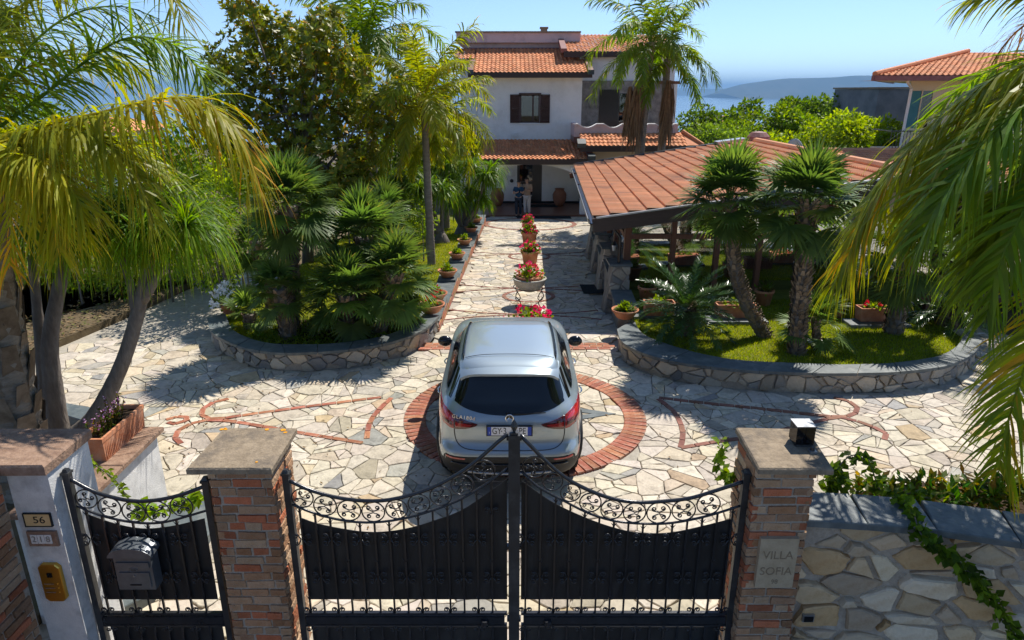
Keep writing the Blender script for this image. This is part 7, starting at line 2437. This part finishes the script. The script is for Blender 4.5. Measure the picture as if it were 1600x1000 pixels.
G1 = [(1, 1, 1), (.8, .95, .8), (1.3, 1.2, .9)]
G_Y = [(1.7, 1.5, .9), (1.4, 1.35, .8), (1.1, 1.1, .8), (2.1, 1.7, 1)]
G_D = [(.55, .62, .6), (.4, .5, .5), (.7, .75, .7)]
G_O = [(.9, .9, 1.5), (.75, .8, 1.3), (1.1, 1.1, 1.8)]
def hedge(label, pts, Y, seed, cols, size=.45, dens=150, l=.1, w=.05, depth=.5, name='shrub'):
    rr_ = random.Random(seed)
    bl = [(at3(u, v, Y + rr_.uniform(-depth, depth)), (size * rr_.uniform(.8, 1.3),) * 3) for u, v in pts]
    zb_ = terrain_z(0, Y)
    c = bl[len(bl) // 2][0]
    return bush(name, label, bl, dens, l, w, cols, seed, base=(c[0], c[1], zb_))
hedge('clipped green hedge left of the left bed', [(330, 345), (345, 375), (355, 400), (370, 360), (335, 320), (320, 365), (385, 385), (340, 425)], 14.8, 1, G1, .42)
hedge('yellow green shrub between the ponytail palm and the magnolia', [(345, 305), (370, 300), (395, 290), (350, 270), (380, 320)], 16.5, 2, G_Y, .45)
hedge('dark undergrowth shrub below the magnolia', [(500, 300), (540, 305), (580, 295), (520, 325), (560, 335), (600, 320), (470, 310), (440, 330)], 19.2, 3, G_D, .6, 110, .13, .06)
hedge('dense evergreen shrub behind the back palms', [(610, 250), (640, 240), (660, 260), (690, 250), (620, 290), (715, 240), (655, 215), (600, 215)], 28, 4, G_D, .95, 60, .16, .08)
hedge('bright leafy shrub below the slim trunked palm', [(620, 345), (645, 350), (640, 330), (660, 345), (628, 365)], 20.5, 5, G1, .42, 130)
hedge('dark shrub in the far left bed below the fronds', [(20, 400), (60, 380), (110, 380), (160, 400), (210, 400), (260, 390), (300, 390), (130, 420), (200, 420), (250, 425), (320, 410), (70, 420), (300, 350), (230, 350)], 16.0, 6, G1, .62, 100, .12, .055, 1.2)
hedge('tall shrub screen beyond the far left garden', [(-20, 200), (40, 210), (100, 225), (160, 235), (220, 265), (280, 262), (320, 255), (0, 280), (120, 290), (240, 290)], 20, 8, G1, 1.1, 60, .16, .08, 1.2)
# woodland below the villa on the right
TL = [('olive_tree', 'grey green olive tree right of the villa balcony', 1120, 205, 42, (2.2, 2, 1.6), G_O, 1), ('garden_tree', 'dark round tree right of the villa terrace', 1090, 178, 44, (1.6, 1.6, 1.5), G_D, 2),
      ('pine_tree', 'dark pine tree in front of the sea right of the distant tiled house', 1160, 172, 60, (2.0, 2, 2.2), G_D, 3), ('garden_tree', 'bright green tree behind the left end of the pavilion ridge', 1215, 195, 44, (2.4, 2, 2.2), G1, 4),
      ('pine_tree', 'tall dark conifer on the skyline near the middle of the wood', 1240, 160, 66, (2.6, 2, 2.0), G_D, 5), ('pine_tree', 'second dark conifer on the skyline of the wood', 1280, 158, 66, (2.8, 2, 2.0), G_D, 6),
      ('umbrella_pine', 'umbrella pine topping the skyline of the wood', 1318, 149, 75, (2.8, 2.5, 1.1), G_D, 7), ('garden_tree', 'yellow green tree right of the satellite dish', 1265, 215, 40, (2.0, 2, 1.8), G_Y, 8),
      ('garden_tree', 'lush yellow green tree beside the neighbouring house', 1345, 200, 38, (2.6, 2, 2.0), G_Y, 9), ('olive_tree', 'pale olive tree between the yellow green trees', 1305, 185, 50, (2.6, 2, 2.0), G_O, 10),
      ('garden_tree', 'low yellow green tree behind the pavilion ridge', 1200, 228, 38, (2.0, 1.8, 1.3), G_Y, 11), ('garden_tree', 'low green tree under the neighbouring balcony', 1390, 222, 36, (1.8, 1.8, 1.2), G1, 12),
      ('garden_tree', 'green tree left of the grey concrete building', 1345, 165, 70, (3.4, 3, 2.4), G_D, 13), ('garden_tree', 'hazy green tree in the gap right of the villa', 1150, 215, 52, (3, 2.5, 1.6), G1, 14)]
for (nm, lab, u, v, Y, rad, cols, sd) in TL:
    rad = tuple(q * .82 for q in rad)
    c = atY(u, v + (24 if Y > 55 else 16), Y)
    zb_ = terrain_z(0, Y)
    leafy_tree(nm, lab, (c.x, Y, zb_), tuple(c), rad, 16, rad[0] * .42, 48 if Y < 50 else 30, 0.24 if Y < 50 else .34, 0.13 if Y < 50 else .2, cols, 200 + sd, trunk_r=.2, group='trees below the villa')
# scattered far trees down to the sea
rr_ = random.Random(301)
m = MB()
bl = []
for k in range(150):
    y = rr_.uniform(60, 260); x = rr_.uniform(-y * .85, y * .95)
    if 1.0 < 0: pass
    z = terrain_z(x, y); s = rr_.uniform(1.8, 3.6)
    bl.append(((x, y, z + s * .8), (s, s, s)))
leaf_cloud(m, rr_, bl, 3.2, .9, .5, [(.6, .7, .6), (.8, .85, .7), (1.1, 1.05, .7), (.7, .75, .9)])
tag(m.build('far_woodland', 'leaf'), 'hazy wooded slope falling to the sea behind the garden', 'woodland', kind='stuff')
# ================================================================ pots, flowers, small things
PINK = [(0.85, 0.03, 0.12), (0.80, 0.02, 0.08), (0.90, 0.10, 0.22), (0.72, 0.01, 0.06)]
RED = [(0.75, 0.015, 0.02), (0.85, 0.03, 0.03)]
def plant(owner, c, rx, rz, nl, l, w, r, cols=((1, 1, 1), (1.3, 1.2, .9)), petals=None, npet=0, ps=.02, name='leaves', flowername='flowers'):
    m = MB()
    for _ in range(nl):
        d = rdir(r); d.z = abs(d.z)
        p = Vector((c[0] + d.x * rx * r.random(), c[1] + d.y * rx * r.random(), c[2] + d.z * rz * r.uniform(.1, .95)))
        q = r.uniform(.6, 1.3); cc = r.choice(cols)
        leaf_quad(m, p, (d + rdir(r) * .7).normalized(), UP + rdir(r) * .7, l * r.uniform(.7, 1.2), w, tuple(v * q for v in cc))
    for _ in range(14):
        a = r.uniform(0, 2 * PI); strip(m, Vector(c), Vector((cos(a) * .5, sin(a) * .5, 1)), rz * .8, .008, .1, 2, Vector((cos(a), sin(a), 0)), (.8, .8, .6))
    m.build(name, 'leaf', owner)
    if petals:
        m = MB()
        for _ in range(npet):
            d = rdir(r); d.z = abs(d.z) * .9 + .15; d.normalize()
            p = Vector((c[0] + d.x * rx * r.uniform(.55, 1.08), c[1] + d.y * rx * r.uniform(.55, 1.08), c[2] + d.z * rz * r.uniform(.85, 1.1)))
            col = r.choice(petals); q = r.uniform(.75, 1.15)
            for j in range(9):
                o = (d + rdir(r) * 1.1).normalized()
                leaf_quad(m, p + rdir(r) * ps * .8, o, d + rdir(r) * .4, ps * 1.5, ps * 1.2, tuple(v * q for v in col))
        m.build(flowername, 'petal', owner)['kind'] = 'stuff'
def pot(name, loc, r1, r0, h, label, cat='flower pot', group=None, matn='terracotta', rim=.02):
    t = thing(name, loc, label, cat, group)
    MB().lathe([(r0, 0), (r1 * .93, h * .82), (r1 * 1.04, h * .83), (r1 * 1.04, h), (r1 - rim, h), (r1 - rim * 1.6, h * .86)], n=24).build('pot', matn, t, True)
    MB().lathe([(r1 - rim * 1.5, h * .9), (0, h * .92)], n=20).build('soil', 'soil', t)
    return t
def on_path(u, v): p = atP(u, v, .012); return tuple(p)
r = random.Random(500)
for k, (u, v, r1, h, lab) in enumerate([(824.5, 359, .25, .34, 'terracotta pot of pink geraniums nearest the porch'), (827, 382, .30, .48, 'terracotta pot of pink geraniums, second from the porch'), (828, 412, .28, .42, 'terracotta pot of pink geraniums, third from the porch')]):
    t = pot('flower_pot', on_path(u, v), r1, r1 * .72, h, lab, group='geranium pots down the middle of the drive')
    plant(t, (0, 0, h * .9), r1 * 1.15, .36, 420, .08, .07, r, petals=PINK, npet=22, ps=.036)
# urn on an iron stand
t = thing('urn', on_path(827, 476), 'pale stone bowl of red geraniums on a scrolled iron stand', 'flower pot', 'geranium pots down the middle of the drive')
MB().lathe([(.12, .34), (.26, .40), (.36, .52), (.39, .64), (.41, .66), (.36, .67), (.34, .62)], n=26).build('bowl', 'pot_stone', t, True)
MB().lathe([(.32, .665), (.33, .72), (.29, .72), (.0, .70)], n=22).build('inner_pot', 'terracotta', t, True)
plant(t, (0, 0, .68), .36, .36, 300, .08, .07, r, petals=PINK, npet=24, ps=.036)
for k in range(4):
    a = PI / 4 + k * PI / 2
    P = [(.40, .44), (.46, .30), (.36, .20), (.30, .10), (.38, .02), (.46, .04), (.45, .10)]
    MB().tube([tuple(p) for p in catmull([(cos(a) * x, sin(a) * x, z) for x, z in P], 4)], .012, 6).build('leg', 'iron', t, True)
MB().tube([(cos(2 * PI * k / 24) * .38, sin(2 * PI * k / 24) * .38, .45) for k in range(24)], .012, 6, closed=True).build('ring', 'iron', t, True)
# large pot beyond the bonnet
t = pot('flower_pot', (0.36, 12.85, .0), .36, .27, .32, 'wide pot of red geraniums showing just above the car roof', group='geranium pots down the middle of the drive')
plant(t, (0, 0, .3), .52, .38, 460, .08, .07, r, petals=PINK, npet=42, ps=.038)
# bowls on the stepped wall
BW = [(674, 488, 13.5, .28, 'large shallow terracotta bowl at the end of the left planter wall'), (700, 476, 14.6, .27, 'terracotta bowl with a red flower on the first pad of the stepped wall'), (716, 437, 17.1, .25, 'terracotta bowl on the second pad of the stepped wall'),
      (726, 409, 19.7, .24, 'terracotta bowl on the third pad of the stepped wall'), (737, 387, 22.3, .24, 'terracotta bowl on the fourth pad of the stepped wall'), (745, 366, 25.2, .24, 'terracotta bowl on the fifth pad of the stepped wall'), (750, 356, 28, .24, 'farthest terracotta bowl on the stepped wall')]
def bowl(loc, R_, lab, grp, fl=None, nl=150, hgt=.2):
    t = thing('terracotta_bowl', loc, lab, 'flower pot', grp)
    MB().lathe([(R_ * .5, 0), (R_ * .62, .02), (R_ * .93, .15), (R_, .155), (R_ * 1.02, .19), (R_ * .95, .19), (R_ * .88, .15)], n=26).build('bowl', 'terracotta', t, True)
    MB().lathe([(R_ * .9, .16), (0, .17)], n=20).build('soil', 'soil', t)
    plant(t, (0, 0, .16), R_ * .62, hgt, nl, .09, .05, r, petals=fl, npet=6 if fl else 0, ps=.03)
    return t
for k, (u, v, y, R_, lab) in enumerate(BW):
    if k == 0: loc = (atZ(u, v, .362).x, atZ(u, v, .362).y, .366)
    else:
        zt_ = next(z for a, b, z in step_tops if a <= y <= b)
        pad = MB(); pad.box((EDGE_L(y) - .22, y, zt_ + .03), (.46, .62, .055)); pad.build('slate_pad', 'slate', sw, world=True)
        loc = (EDGE_L(y) - .22, y, zt_ + .058)
    bowl(loc, R_, lab, 'terracotta bowls along the stepped wall', RED if k in (0, 1) else None)
p = atZ(976, 497, .362)
bowl((p.x, p.y, .366), .27, 'terracotta bowl of bright green herbs at the end of the right planter wall', 'terracotta bowls along the stepped wall', None, 260, .17)
# troughs before the glass
def tro(u, v, z, L, W_, H_, lab, fl=None, m_='terracotta', nl=90):
    p = atZ(u, v, z)
    t = trough('terracotta_trough', (p.x, p.y + W_ / 2, z + .002), W_ and L, W_, H_, PI / 2, lab, 'terracotta troughs along the pavilion', m_)
    mm_ = MB()
    m = MB()
    plant(t, (0, 0, H_ * .85), L * .36, .14, nl, .08, .05, r, petals=fl, npet=10 if fl else 0, ps=.03)
    return t
tro(1031, 494, .362, .62, .28, .27, 'terracotta trough with sparse green plants left of the cycad')
tro(1150, 497, .362, .78, .28, .27, 'orange terracotta trough right of the cycad trunk', None, 'terracotta')
tro(1368, 503, .362, .62, .28, .27, 'terracotta trough with red flowers half hidden by the right fronds', RED)
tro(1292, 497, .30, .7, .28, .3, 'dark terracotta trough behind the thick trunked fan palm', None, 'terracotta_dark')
for (u, v, lab) in ((1192, 476, 'terracotta pot of purple plants by the pavilion posts'), (1010, 470, 'terracotta pot tucked behind the left trough')):
    p = atZ(u, v, .29)
    t = pot('flower_pot', (p.x, p.y, .288), .20, .14, .34, lab)
    plant(t, (0, 0, .3), .22, .25, 150, .1, .04, r, cols=((.9, .5, .9), (.6, .5, .7), (.7, .9, .7)))
# white flowers beside the left bed
p = atZ(362, 488, .362)
t = pot('flower_pot', (p.x, p.y, .364), .22, .16, .2, 'pot of white flowers at the left end of the left planter wall')
plant(t, (0, 0, .16), .42, .42, 380, .08, .06, r, petals=[(.85, .85, .87), (.9, .9, .9)], npet=80, ps=.038)
p = atZ(420, 430, .2); t = pot('flower_pot', (p.x, p.y, .2), .2, .15, .2, 'pot of pale lilac flowers behind the left fan palms')
plant(t, (0, 0, .16), .34, .3, 200, .08, .06, r, petals=[(.75, .7, .85), (.85, .85, .87)], npet=40, ps=.036)
# porch jars
for (u, v, Y, lab) in ((874, 320, 36.0, 'big terracotta oil jar right of the front door'), (777, 322, 36.0, 'big terracotta oil jar left of the front door')):
    p = atY(u, v, Y)
    t = thing('oil_jar', (p.x, Y, ZV), lab, 'jar')
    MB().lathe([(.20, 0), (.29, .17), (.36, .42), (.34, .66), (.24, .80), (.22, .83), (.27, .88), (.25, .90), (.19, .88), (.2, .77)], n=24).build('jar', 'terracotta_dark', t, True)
    for zz, rr2 in ((.30, .335), (.56, .36)):
        MB().tube([(cos(2 * PI * k / 22) * rr2, sin(2 * PI * k / 22) * rr2, zz) for k in range(22)], .018, 5, closed=True).build('band', 'terracotta_dark', t, True)
# purple plants in the trough on the white wall
m = MB(); mf = MB(); rr_ = random.Random(9)
for k in range(26):
    b = Vector((rr_.uniform(-.07, .07), rr_.uniform(-.32, .1), .2)); hgt = rr_.uniform(.1, .34)
    d = Vector((rr_.uniform(-.35, .35), rr_.uniform(-.35, .35), 1)).normalized()
    m.tube([tuple(b), tuple(b + d * hgt * .6), tuple(b + d * hgt + Vector((rr_.uniform(-.03, .03), 0, 0)))], [.005, .004, .002], 4, col=(.8, .45, .6))
    for j in range(16):
        q = b + d * hgt * rr_.uniform(.2, 1.0); o = rdir(rr_); c_ = rr_.choice([(1.0, .45, 1.2), (.7, .3, .8), (.9, 1, .7), (1.6, .8, 1.7)])
        leaf_quad(m, q, o, UP + rdir(rr_) * .5, rr_.uniform(.025, .055), .022, c_)
    for j in range(8):
        q = b + d * hgt * rr_.uniform(.75, 1.05); leaf_quad(mf, q + rdir(rr_) * .012, rdir(rr_), UP, .022, .016, rr_.choice([(.55, .25, .5), (.7, .45, .65), (.4, .12, .35)]))
m.build('leaves', 'leaf', tr1); mf.build('flowers', 'petal', tr1)['kind'] = 'stuff'

# ---- climbers
def vine(name, label, path, n, l, w, seed, spread=.07, cols=((1, 1, 1), (.7, .85, .7), (1.4, 1.3, 1.0)), stem=.006):
    rr_ = random.Random(seed)
    P = catmull(path, 8)
    t = thing(name, tuple(P[0]), label, 'vine')
    m = MB(); m.tube([tuple(p) for p in P], stem, 5); m.build('stem', 'grey_bark', t, True, True)
    m = MB()
    for _ in range(n):
        i = rr_.random() * (len(P) - 1.01); a = P[int(i)].lerp(P[int(i) + 1], i % 1)
        p = a + rdir(rr_) * spread * rr_.random()
        o = (rdir(rr_) + Vector((0, -.3, -.35))).normalized(); q = rr_.uniform(.6, 1.25); c_ = rr_.choice(cols)
        # two-part folded leaf
        nrm = (UP + Vector((0, -.6, 0)) + rdir(rr_) * .7).normalized()
        s = o.cross(nrm).normalized(); L_ = l * rr_.uniform(.6, 1.25); W_ = w * rr_.uniform(.7, 1.2)
        tip = p + o * L_; md = p + o * L_ * .42
        c2 = tuple(v * q for v in c_)
        m.add([p, md + s * W_ * .5 + nrm * W_ * .12, tip, md - nrm * .004], [(0, 1, 2, 3)], c2)
        m.add([p, md - nrm * .004, tip, md - s * W_ * .5 + nrm * W_ * .12], [(0, 1, 2, 3)], c2)
    m.build('leaves', 'leaf', t, world=True)
    return t
D_ = ((.55, .62, .5), (.8, .9, .6), (.35, .42, .35), (1.2, 1.2, .8))
vine('vine', 'dark leafy creeper trailing down the rubble wall at right', [atZ(1400, 778, 1.51), atZ(1425, 800, 1.52), atY(1440, 835, 4.42), atY(1470, 855, 4.38), atY(1500, 880, 4.34), atY(1530, 912, 4.3), atY(1560, 950, 4.26), atY(1590, 1000, 4.22)], 330, .085, .06, 1, .075, D_)
vine('vine', 'arching creeper shoot above the wall coping beside the right pillar', [atZ(1305, 770, 1.3), atY(1300, 745, 5.2), atY(1330, 712, 5.2), atY(1358, 725, 5.15), atY(1375, 765, 5.1), atY(1400, 775, 5.05), atY(1440, 765, 5.0)], 170, .08, .06, 2, .075, D_)
vine('vine', 'leafy creeper mass behind the right pillar', [atY(1285, 790, 5.2), atY(1300, 765, 5.2), atY(1315, 745, 5.2), atY(1300, 735, 5.2)], 90, .09, .07, 3, .08, D_)
vine('vine', 'creeper shoot rising left of the right gate pillar', [atY(1168, 775, 4.95), atY(1150, 748, 5.0), atY(1132, 745, 5.0), atY(1122, 715, 5.0), atY(1138, 682, 5.0)], 75, .085, .06, 4, .04, ((1.2, 1.2, .8), (.9, 1, .7), (1.5, 1.4, .9)))
vine('vine', 'thin green creeper hanging from the terracotta trough to the walkway gate', [atZ(132, 706, 1.26), atY(140, 720, 5.6), atY(165, 738, 5.5), atY(185, 755, 5.35), atY(200, 778, 5.25), atY(225, 795, 5.2), atY(270, 795, 5.2), atY(300, 775, 5.2)], 150, .055, .035, 5, .035, ((1.3, 1.3, .8), (1.6, 1.5, .9), (1, 1, .7)))
vine('vine', 'broad leaved creeper behind the walkway gate top', [atY(215, 800, 5.15), atY(240, 795, 5.1), atY(280, 785, 5.1), atY(310, 775, 5.1)], 60, .10, .075, 6, .06, ((1.6, 1.6, .9), (1.2, 1.3, .8)))
# ---- garden lights
def spike_light(u, v, z, lab, dish=False):
    p = atZ(u, v, z)
    t = thing('garden_light', tuple(p), lab, 'lamp')
    if dish:
        MB().tube([(0, 0, -.02), (0, 0, .12)], .02, 8).build('post', 'dark_metal', t)
        MB().lathe([(.02, .12), (.14, .17), (.15, .185), (.12, .18), (0, .16)], n=18).build('reflector', 'white_paint', t, True)
    else:
        MB().tube([(0, 0, -.03), (0, 0, .20)], .014, 8).build('spike', 'dark_metal', t)
        MB().tube([(0, .06, .23), (0, -.07, .20)], [.04, .05], 10).build('lamp_head', 'dark_metal', t)
    return t
spike_light(1272, 548, .285, 'small dish shaped garden light on the right lawn', True)
spike_light(629, 517, .262, 'teal spike light at the right end of the left bed')
p = atP(673, 393, .24); spike_light(673, 393, p.z, 'small spike light on the lawn by the slim palm')
# ---- ground cover in the left bed, dry litter at far left
def samp_soil(r_):
    for _ in range(20):
        u = r_.uniform(385, 650); v = r_.uniform(500, 545); p = atZ(u, v, .262)
        if inpoly(p.x, p.y, [(q.x, q.y) for q in li] + [(-2, 13.3), (li[0].x, 13.3)]): return p
    return None
m = MB(); rr_ = random.Random(12)
for _ in range(1500):
    p = samp_soil(rr_)
    if p is None: continue
    q = rr_.uniform(.5, 1.3); c_ = rr_.choice([(1, 1, .8), (.8, .9, .8), (1.4, 1.1, 1.2), (1.6, 1.3, 1.0)])
    for j in range(4): leaf_quad(m, p + Vector((rr_.uniform(-.03, .03), rr_.uniform(-.03, .03), rr_.uniform(0, .06))), (rdir(rr_) + UP * .5).normalized(), UP, .06, .03, tuple(v * q for v in c_))
tag(m.build('ground_cover', 'leaf'), 'low leafy ground cover on the soil of the left bed', 'plants', kind='stuff')
m = MB()
litter_poly = [tuple(atZ(u, v, .13))[:2] for u, v in ((-40, 600), (70, 540), (190, 490), (300, 440), (290, 420), (180, 450), (60, 490), (-60, 530))]
for _ in range(5200):
    u = rr_.uniform(-60, 330); v = rr_.uniform(420, 610); p = atZ(u, v, .13)
    if not inpoly(p.x, p.y, litter_poly): continue
    d = rdir(rr_); d.z *= .25; q = rr_.uniform(.6, 1.3)
    leaf_quad(m, Vector((p.x, p.y, .135 + rr_.random() * .03)), d.normalized(), UP + rdir(rr_) * .3, .09, .04, rr_.choice([(q, q, q), (q * .6, q * .6, q * .5), (q * .5, q * .8, q * .4)]))
tag(m.build('leaf_litter', 'dry_litter'), 'dry leaf litter along the far left edge of the paving', 'leaves', kind='stuff')
mb = MB(); mb.prism(litter_poly + [(-13, 18)], -.05, .125); struct(mb.build('planting_bed', 'earth'))
m = MB()
for _ in range(420):
    p = atZ(rr_.uniform(1330, 1640), rr_.uniform(765, 800), 1.22)
    for j in range(3): leaf_quad(m, p + Vector((0, 0, rr_.uniform(0, .16))), (rdir(rr_) + UP * .4).normalized(), UP, rr_.uniform(.06, .14), .05, tuple(v * rr_.uniform(.4, 1.1) for v in rr_.choice([(1, 1, .8), (.6, .8, .6), (2.2, 1.3, 1.2)])))
tag(m.build('ground_cover', 'leaf'), 'tangled low plants behind the coping of the rubble wall', 'plants', kind='stuff')

m = MB()
for _ in range(420):
    x = rr_.uniform(-7, 7); y = rr_.uniform(5.6, 12.2)
    if rr_.random() < .45: x, y = rr_.gauss(-4.2, 1.2), rr_.gauss(8.6, 1.6)
    if y < 5.3 or inpoly(x, y, bedL) or inpoly(x, y, bedR) or (-1 < x < 1 and 7 < y < 11.8) or x < -5.5: continue
    d = rdir(rr_); d.z = abs(d.z) * .15; q = rr_.uniform(.4, 1.1)
    leaf_quad(m, Vector((x, y, .018)), d.normalized(), UP + rdir(rr_) * .25, rr_.uniform(.03, .09), rr_.uniform(.008, .03), (q, q * .9, q * .7))
tag(m.build('fallen_leaves', 'dry_litter'), 'dry fallen leaves scattered over the paving', 'leaves', kind='stuff')
# ================================================================ two people at the porch
def skin_obj(name, material, parent, joints, links, sub=2):
    """continuous body grown from a skeleton of joints {name: (pos, radius)}"""
    keys = list(joints)
    me = bpy.data.meshes.new(name)
    me.from_pydata([joints[k][0] for k in keys], [(keys.index(a), keys.index(b)) for a, b in links], [])
    ob = bpy.data.objects.new(name, me); COL.objects.link(ob)
    md = ob.modifiers.new('skin', 'SKIN')
    for i, k in enumerate(keys):
        rd = joints[k][1]; rd = rd if hasattr(rd, '__len__') else (rd, rd)
        me.skin_vertices[0].data[i].radius = rd
    me.skin_vertices[0].data[0].use_root = True
    s = ob.modifiers.new('sub', 'SUBSURF'); s.levels = sub; s.render_levels = sub
    bpy.context.view_layer.update()
    ev = ob.evaluated_get(bpy.context.evaluated_depsgraph_get())
    m2 = bpy.data.meshes.new_from_object(ev)
    bpy.data.objects.remove(ob)
    m2.materials.clear(); m2.materials.append(M[material])
    m2.polygons.foreach_set('use_smooth', [True] * len(m2.polygons))
    return link(name, m2, parent)
def person(loc, rz, s, label, shirt, trousers, head_turn, elbow_bent):
    t = thing('person', loc, label, 'person', None, rz)
    t.scale = (s, s, s)
    # facing -Y, both hands raised in front of the chest, head bowed
    J = {'pelvis': ((0, 0, .95), (.15, .11)), 'waist': ((0, 0, 1.10), (.14, .10)), 'chest': ((0, .01, 1.30), (.17, .115)), 'neck0': ((0, 0, 1.46), (.075, .07)), 'neck': ((0, -.02, 1.54), .052), 'head0': ((0, -.05, 1.62), (.078, .09)), 'head': ((0, -.075, 1.70), (.08, .095)), 'crown': ((0, -.07, 1.765), (.055, .065))}
    Lk = [('pelvis', 'waist'), ('waist', 'chest'), ('chest', 'neck0'), ('neck0', 'neck'), ('neck', 'head0'), ('head0', 'head'), ('head', 'crown')]
    for sd, sx in (('l', -1), ('r', 1)):
        J['sh' + sd] = ((sx * .18, .01, 1.42), .062); J['el' + sd] = ((sx * .25, -.02, 1.15), .045); J['wr' + sd] = ((sx * .08, -.24, 1.24), .03); J['ha' + sd] = ((sx * .05, -.29, 1.27), (.034, .024))
        J['hip' + sd] = ((sx * .09, 0, .88), .095); J['kn' + sd] = ((sx * .10, -.02, .49), .062); J['an' + sd] = ((sx * .10, .02, .09), .042); J['to' + sd] = ((sx * .11, -.15, .045), (.045, .032))
        Lk += [('chest', 'sh' + sd), ('sh' + sd, 'el' + sd), ('el' + sd, 'wr' + sd), ('wr' + sd, 'ha' + sd), ('pelvis', 'hip' + sd), ('hip' + sd, 'kn' + sd), ('kn' + sd, 'an' + sd), ('an' + sd, 'to' + sd)]
    body = skin_obj('body', 'skin', t, J, Lk)
    # fingers
    for sx in (-1, 1):
        for f in range(5):
            b = Vector((sx * .05 + (f - 2) * .011, -.30, 1.275 + (0 if f else -.01)))
            L_ = [.045, .06, .068, .06, .048][f]
            d = Vector((-sx * .55, -.5, .35 if f else .9)).normalized()
            MB().tube([tuple(b), tuple(b + d * L_ * .5), tuple(b + d * L_ + Vector((-sx * .012, .012, .0)))], [.009, .0085, .006], 6).build('finger', 'skin', body, True)
    # face
    for sx in (-1, 1):
        MB().lathe([(0, .012), (.010, .006), (.012, 0), (.008, -.008), (0, -.01)], c=(sx * .032, -.162, 1.695), n=8).build('eye', 'hair', body, True)
        MB().lathe([(0, .03), (.014, .015), (.016, 0), (.01, -.022), (0, -.03)], c=(sx * .084, -.07, 1.685), n=8).build('ear', 'skin', body, True)
    MB().tube([(0, -.163, 1.70), (0, -.185, 1.672), (0, -.165, 1.66)], [.008, .016, .010], 6).build('nose', 'skin', body, True)
    MB().bar((-.025, -.158, 1.636), (.025, -.158, 1.636), .008, .01).build('mouth', 'terracotta_dark', body)
    # hair cap
    m = MB(); rows = []
    for i in range(8):
        a = i / 7 * R(105)
        rows.append([(cos(q) * sin(a) * .096, -.062 + sin(q) * sin(a) * .112 + .012 * (1 - cos(a)), 1.70 + cos(a) * .118 - (.03 if sin(q) > .2 and i == 7 else 0) + (.045 if sin(q) < -.3 and i > 5 else 0)) for q in [2 * PI * k / 16 for k in range(16)]])
    m.grid(rows, closed_u=True); m.build('hair', 'hair', body, True)
    g = lambda n, e: (J[n][0], tuple(v + e for v in (J[n][1] if hasattr(J[n][1], '__len__') else (J[n][1],) * 2)))
    sh = {'pelvis': ((0, 0, .90), (.175, .135)), 'waist': g('waist', .022), 'chest': g('chest', .018), 'neck0': ((0, 0, 1.45), (.085, .078))}
    lk = [('pelvis', 'waist'), ('waist', 'chest'), ('chest', 'neck0')]
    for sd, sx in (('l', -1), ('r', 1)):
        sh['sh' + sd] = g('sh' + sd, .02); sh['sl' + sd] = ((sx * .232, -.01, 1.24), .068); lk += [('chest', 'sh' + sd), ('sh' + sd, 'sl' + sd)]
    skin_obj('shirt', shirt, t, sh, lk)
    tr = {'pelvis': ((0, 0, .93), (.16, .12))}; lk = []
    for sd in 'lr':
        tr['hip' + sd] = g('hip' + sd, .012); tr['kn' + sd] = g('kn' + sd, .022); x = J['an' + sd][0]; tr['cu' + sd] = ((x[0], x[1], .10), .062)
        lk += [('pelvis', 'hip' + sd), ('hip' + sd, 'kn' + sd), ('kn' + sd, 'cu' + sd)]
    skin_obj('trousers', trousers, t, tr, lk)
    for sx in (-1, 1):
        MB().prism([(sx * .105 - .05, -.20), (sx * .105 + .05, -.20), (sx * .105 + .055, .0), (sx * .105 + .045, .09), (sx * .105 - .045, .09), (sx * .105 - .055, 0)], 0, .07, None, .015).build('shoe', 'print_black' if trousers == 'denim' else 'white_paint', t)
    return t
a = atP(810, 339)
p1_ = person((a.x, a.y, zf(a.y) + .012), R(8), 0.98, 'person in a navy shirt and dark jeans looking at a phone before the porch', 'navy_cloth', 'denim', 0, True)
p2_ = person((a.x + .43, a.y + .42, zf(a.y + .42) + .012), R(-28), 1.03, 'person in a beige shirt and pale trousers holding a phone before the porch', 'beige_cloth', 'pale_cloth', 0, True)
for q_, lab in ((p1_, 'phone held by the person in the navy shirt'), (p2_, 'phone held by the person in the beige shirt')):
    M_ = Matrix.Translation(q_.location) @ Matrix.Rotation(q_.rotation_euler.z, 4, 'Z') @ Matrix.Scale(q_.scale.x, 4)
    w_ = M_ @ Vector((0, -.335, 1.30))
    ph = MB(); ph.box((0, 0, 0), (.075, .012, .15), rx=-.6)
    o = ph.build('phone', 'gloss_black'); o.location = w_; o.rotation_euler = (0, 0, q_.rotation_euler.z); tag(o, lab, 'phone')
# ================================================================ haze over the sea and the far hills
mh = bpy.data.materials.new('haze'); mh.use_nodes = True
nt = mh.node_tree; nt.nodes.clear()
ho = nt.nodes.new('ShaderNodeOutputMaterial'); hv = nt.nodes.new('ShaderNodeVolumePrincipled')
hv.inputs['Color'].default_value = (0.30, 0.56, 0.90, 1); hv.inputs['Density'].default_value = HAZE; hv.inputs['Anisotropy'].default_value = 0.0
nt.links.new(hv.outputs[0], ho.inputs['Volume']); M['haze'] = mh
hz = MB(); hz.box((0, 20000, 140), (90000, 50000, 520)); o = hz.build('haze', 'haze'); tag(o, 'pale blue sea haze fading the far hills', 'haze', kind='stuff')
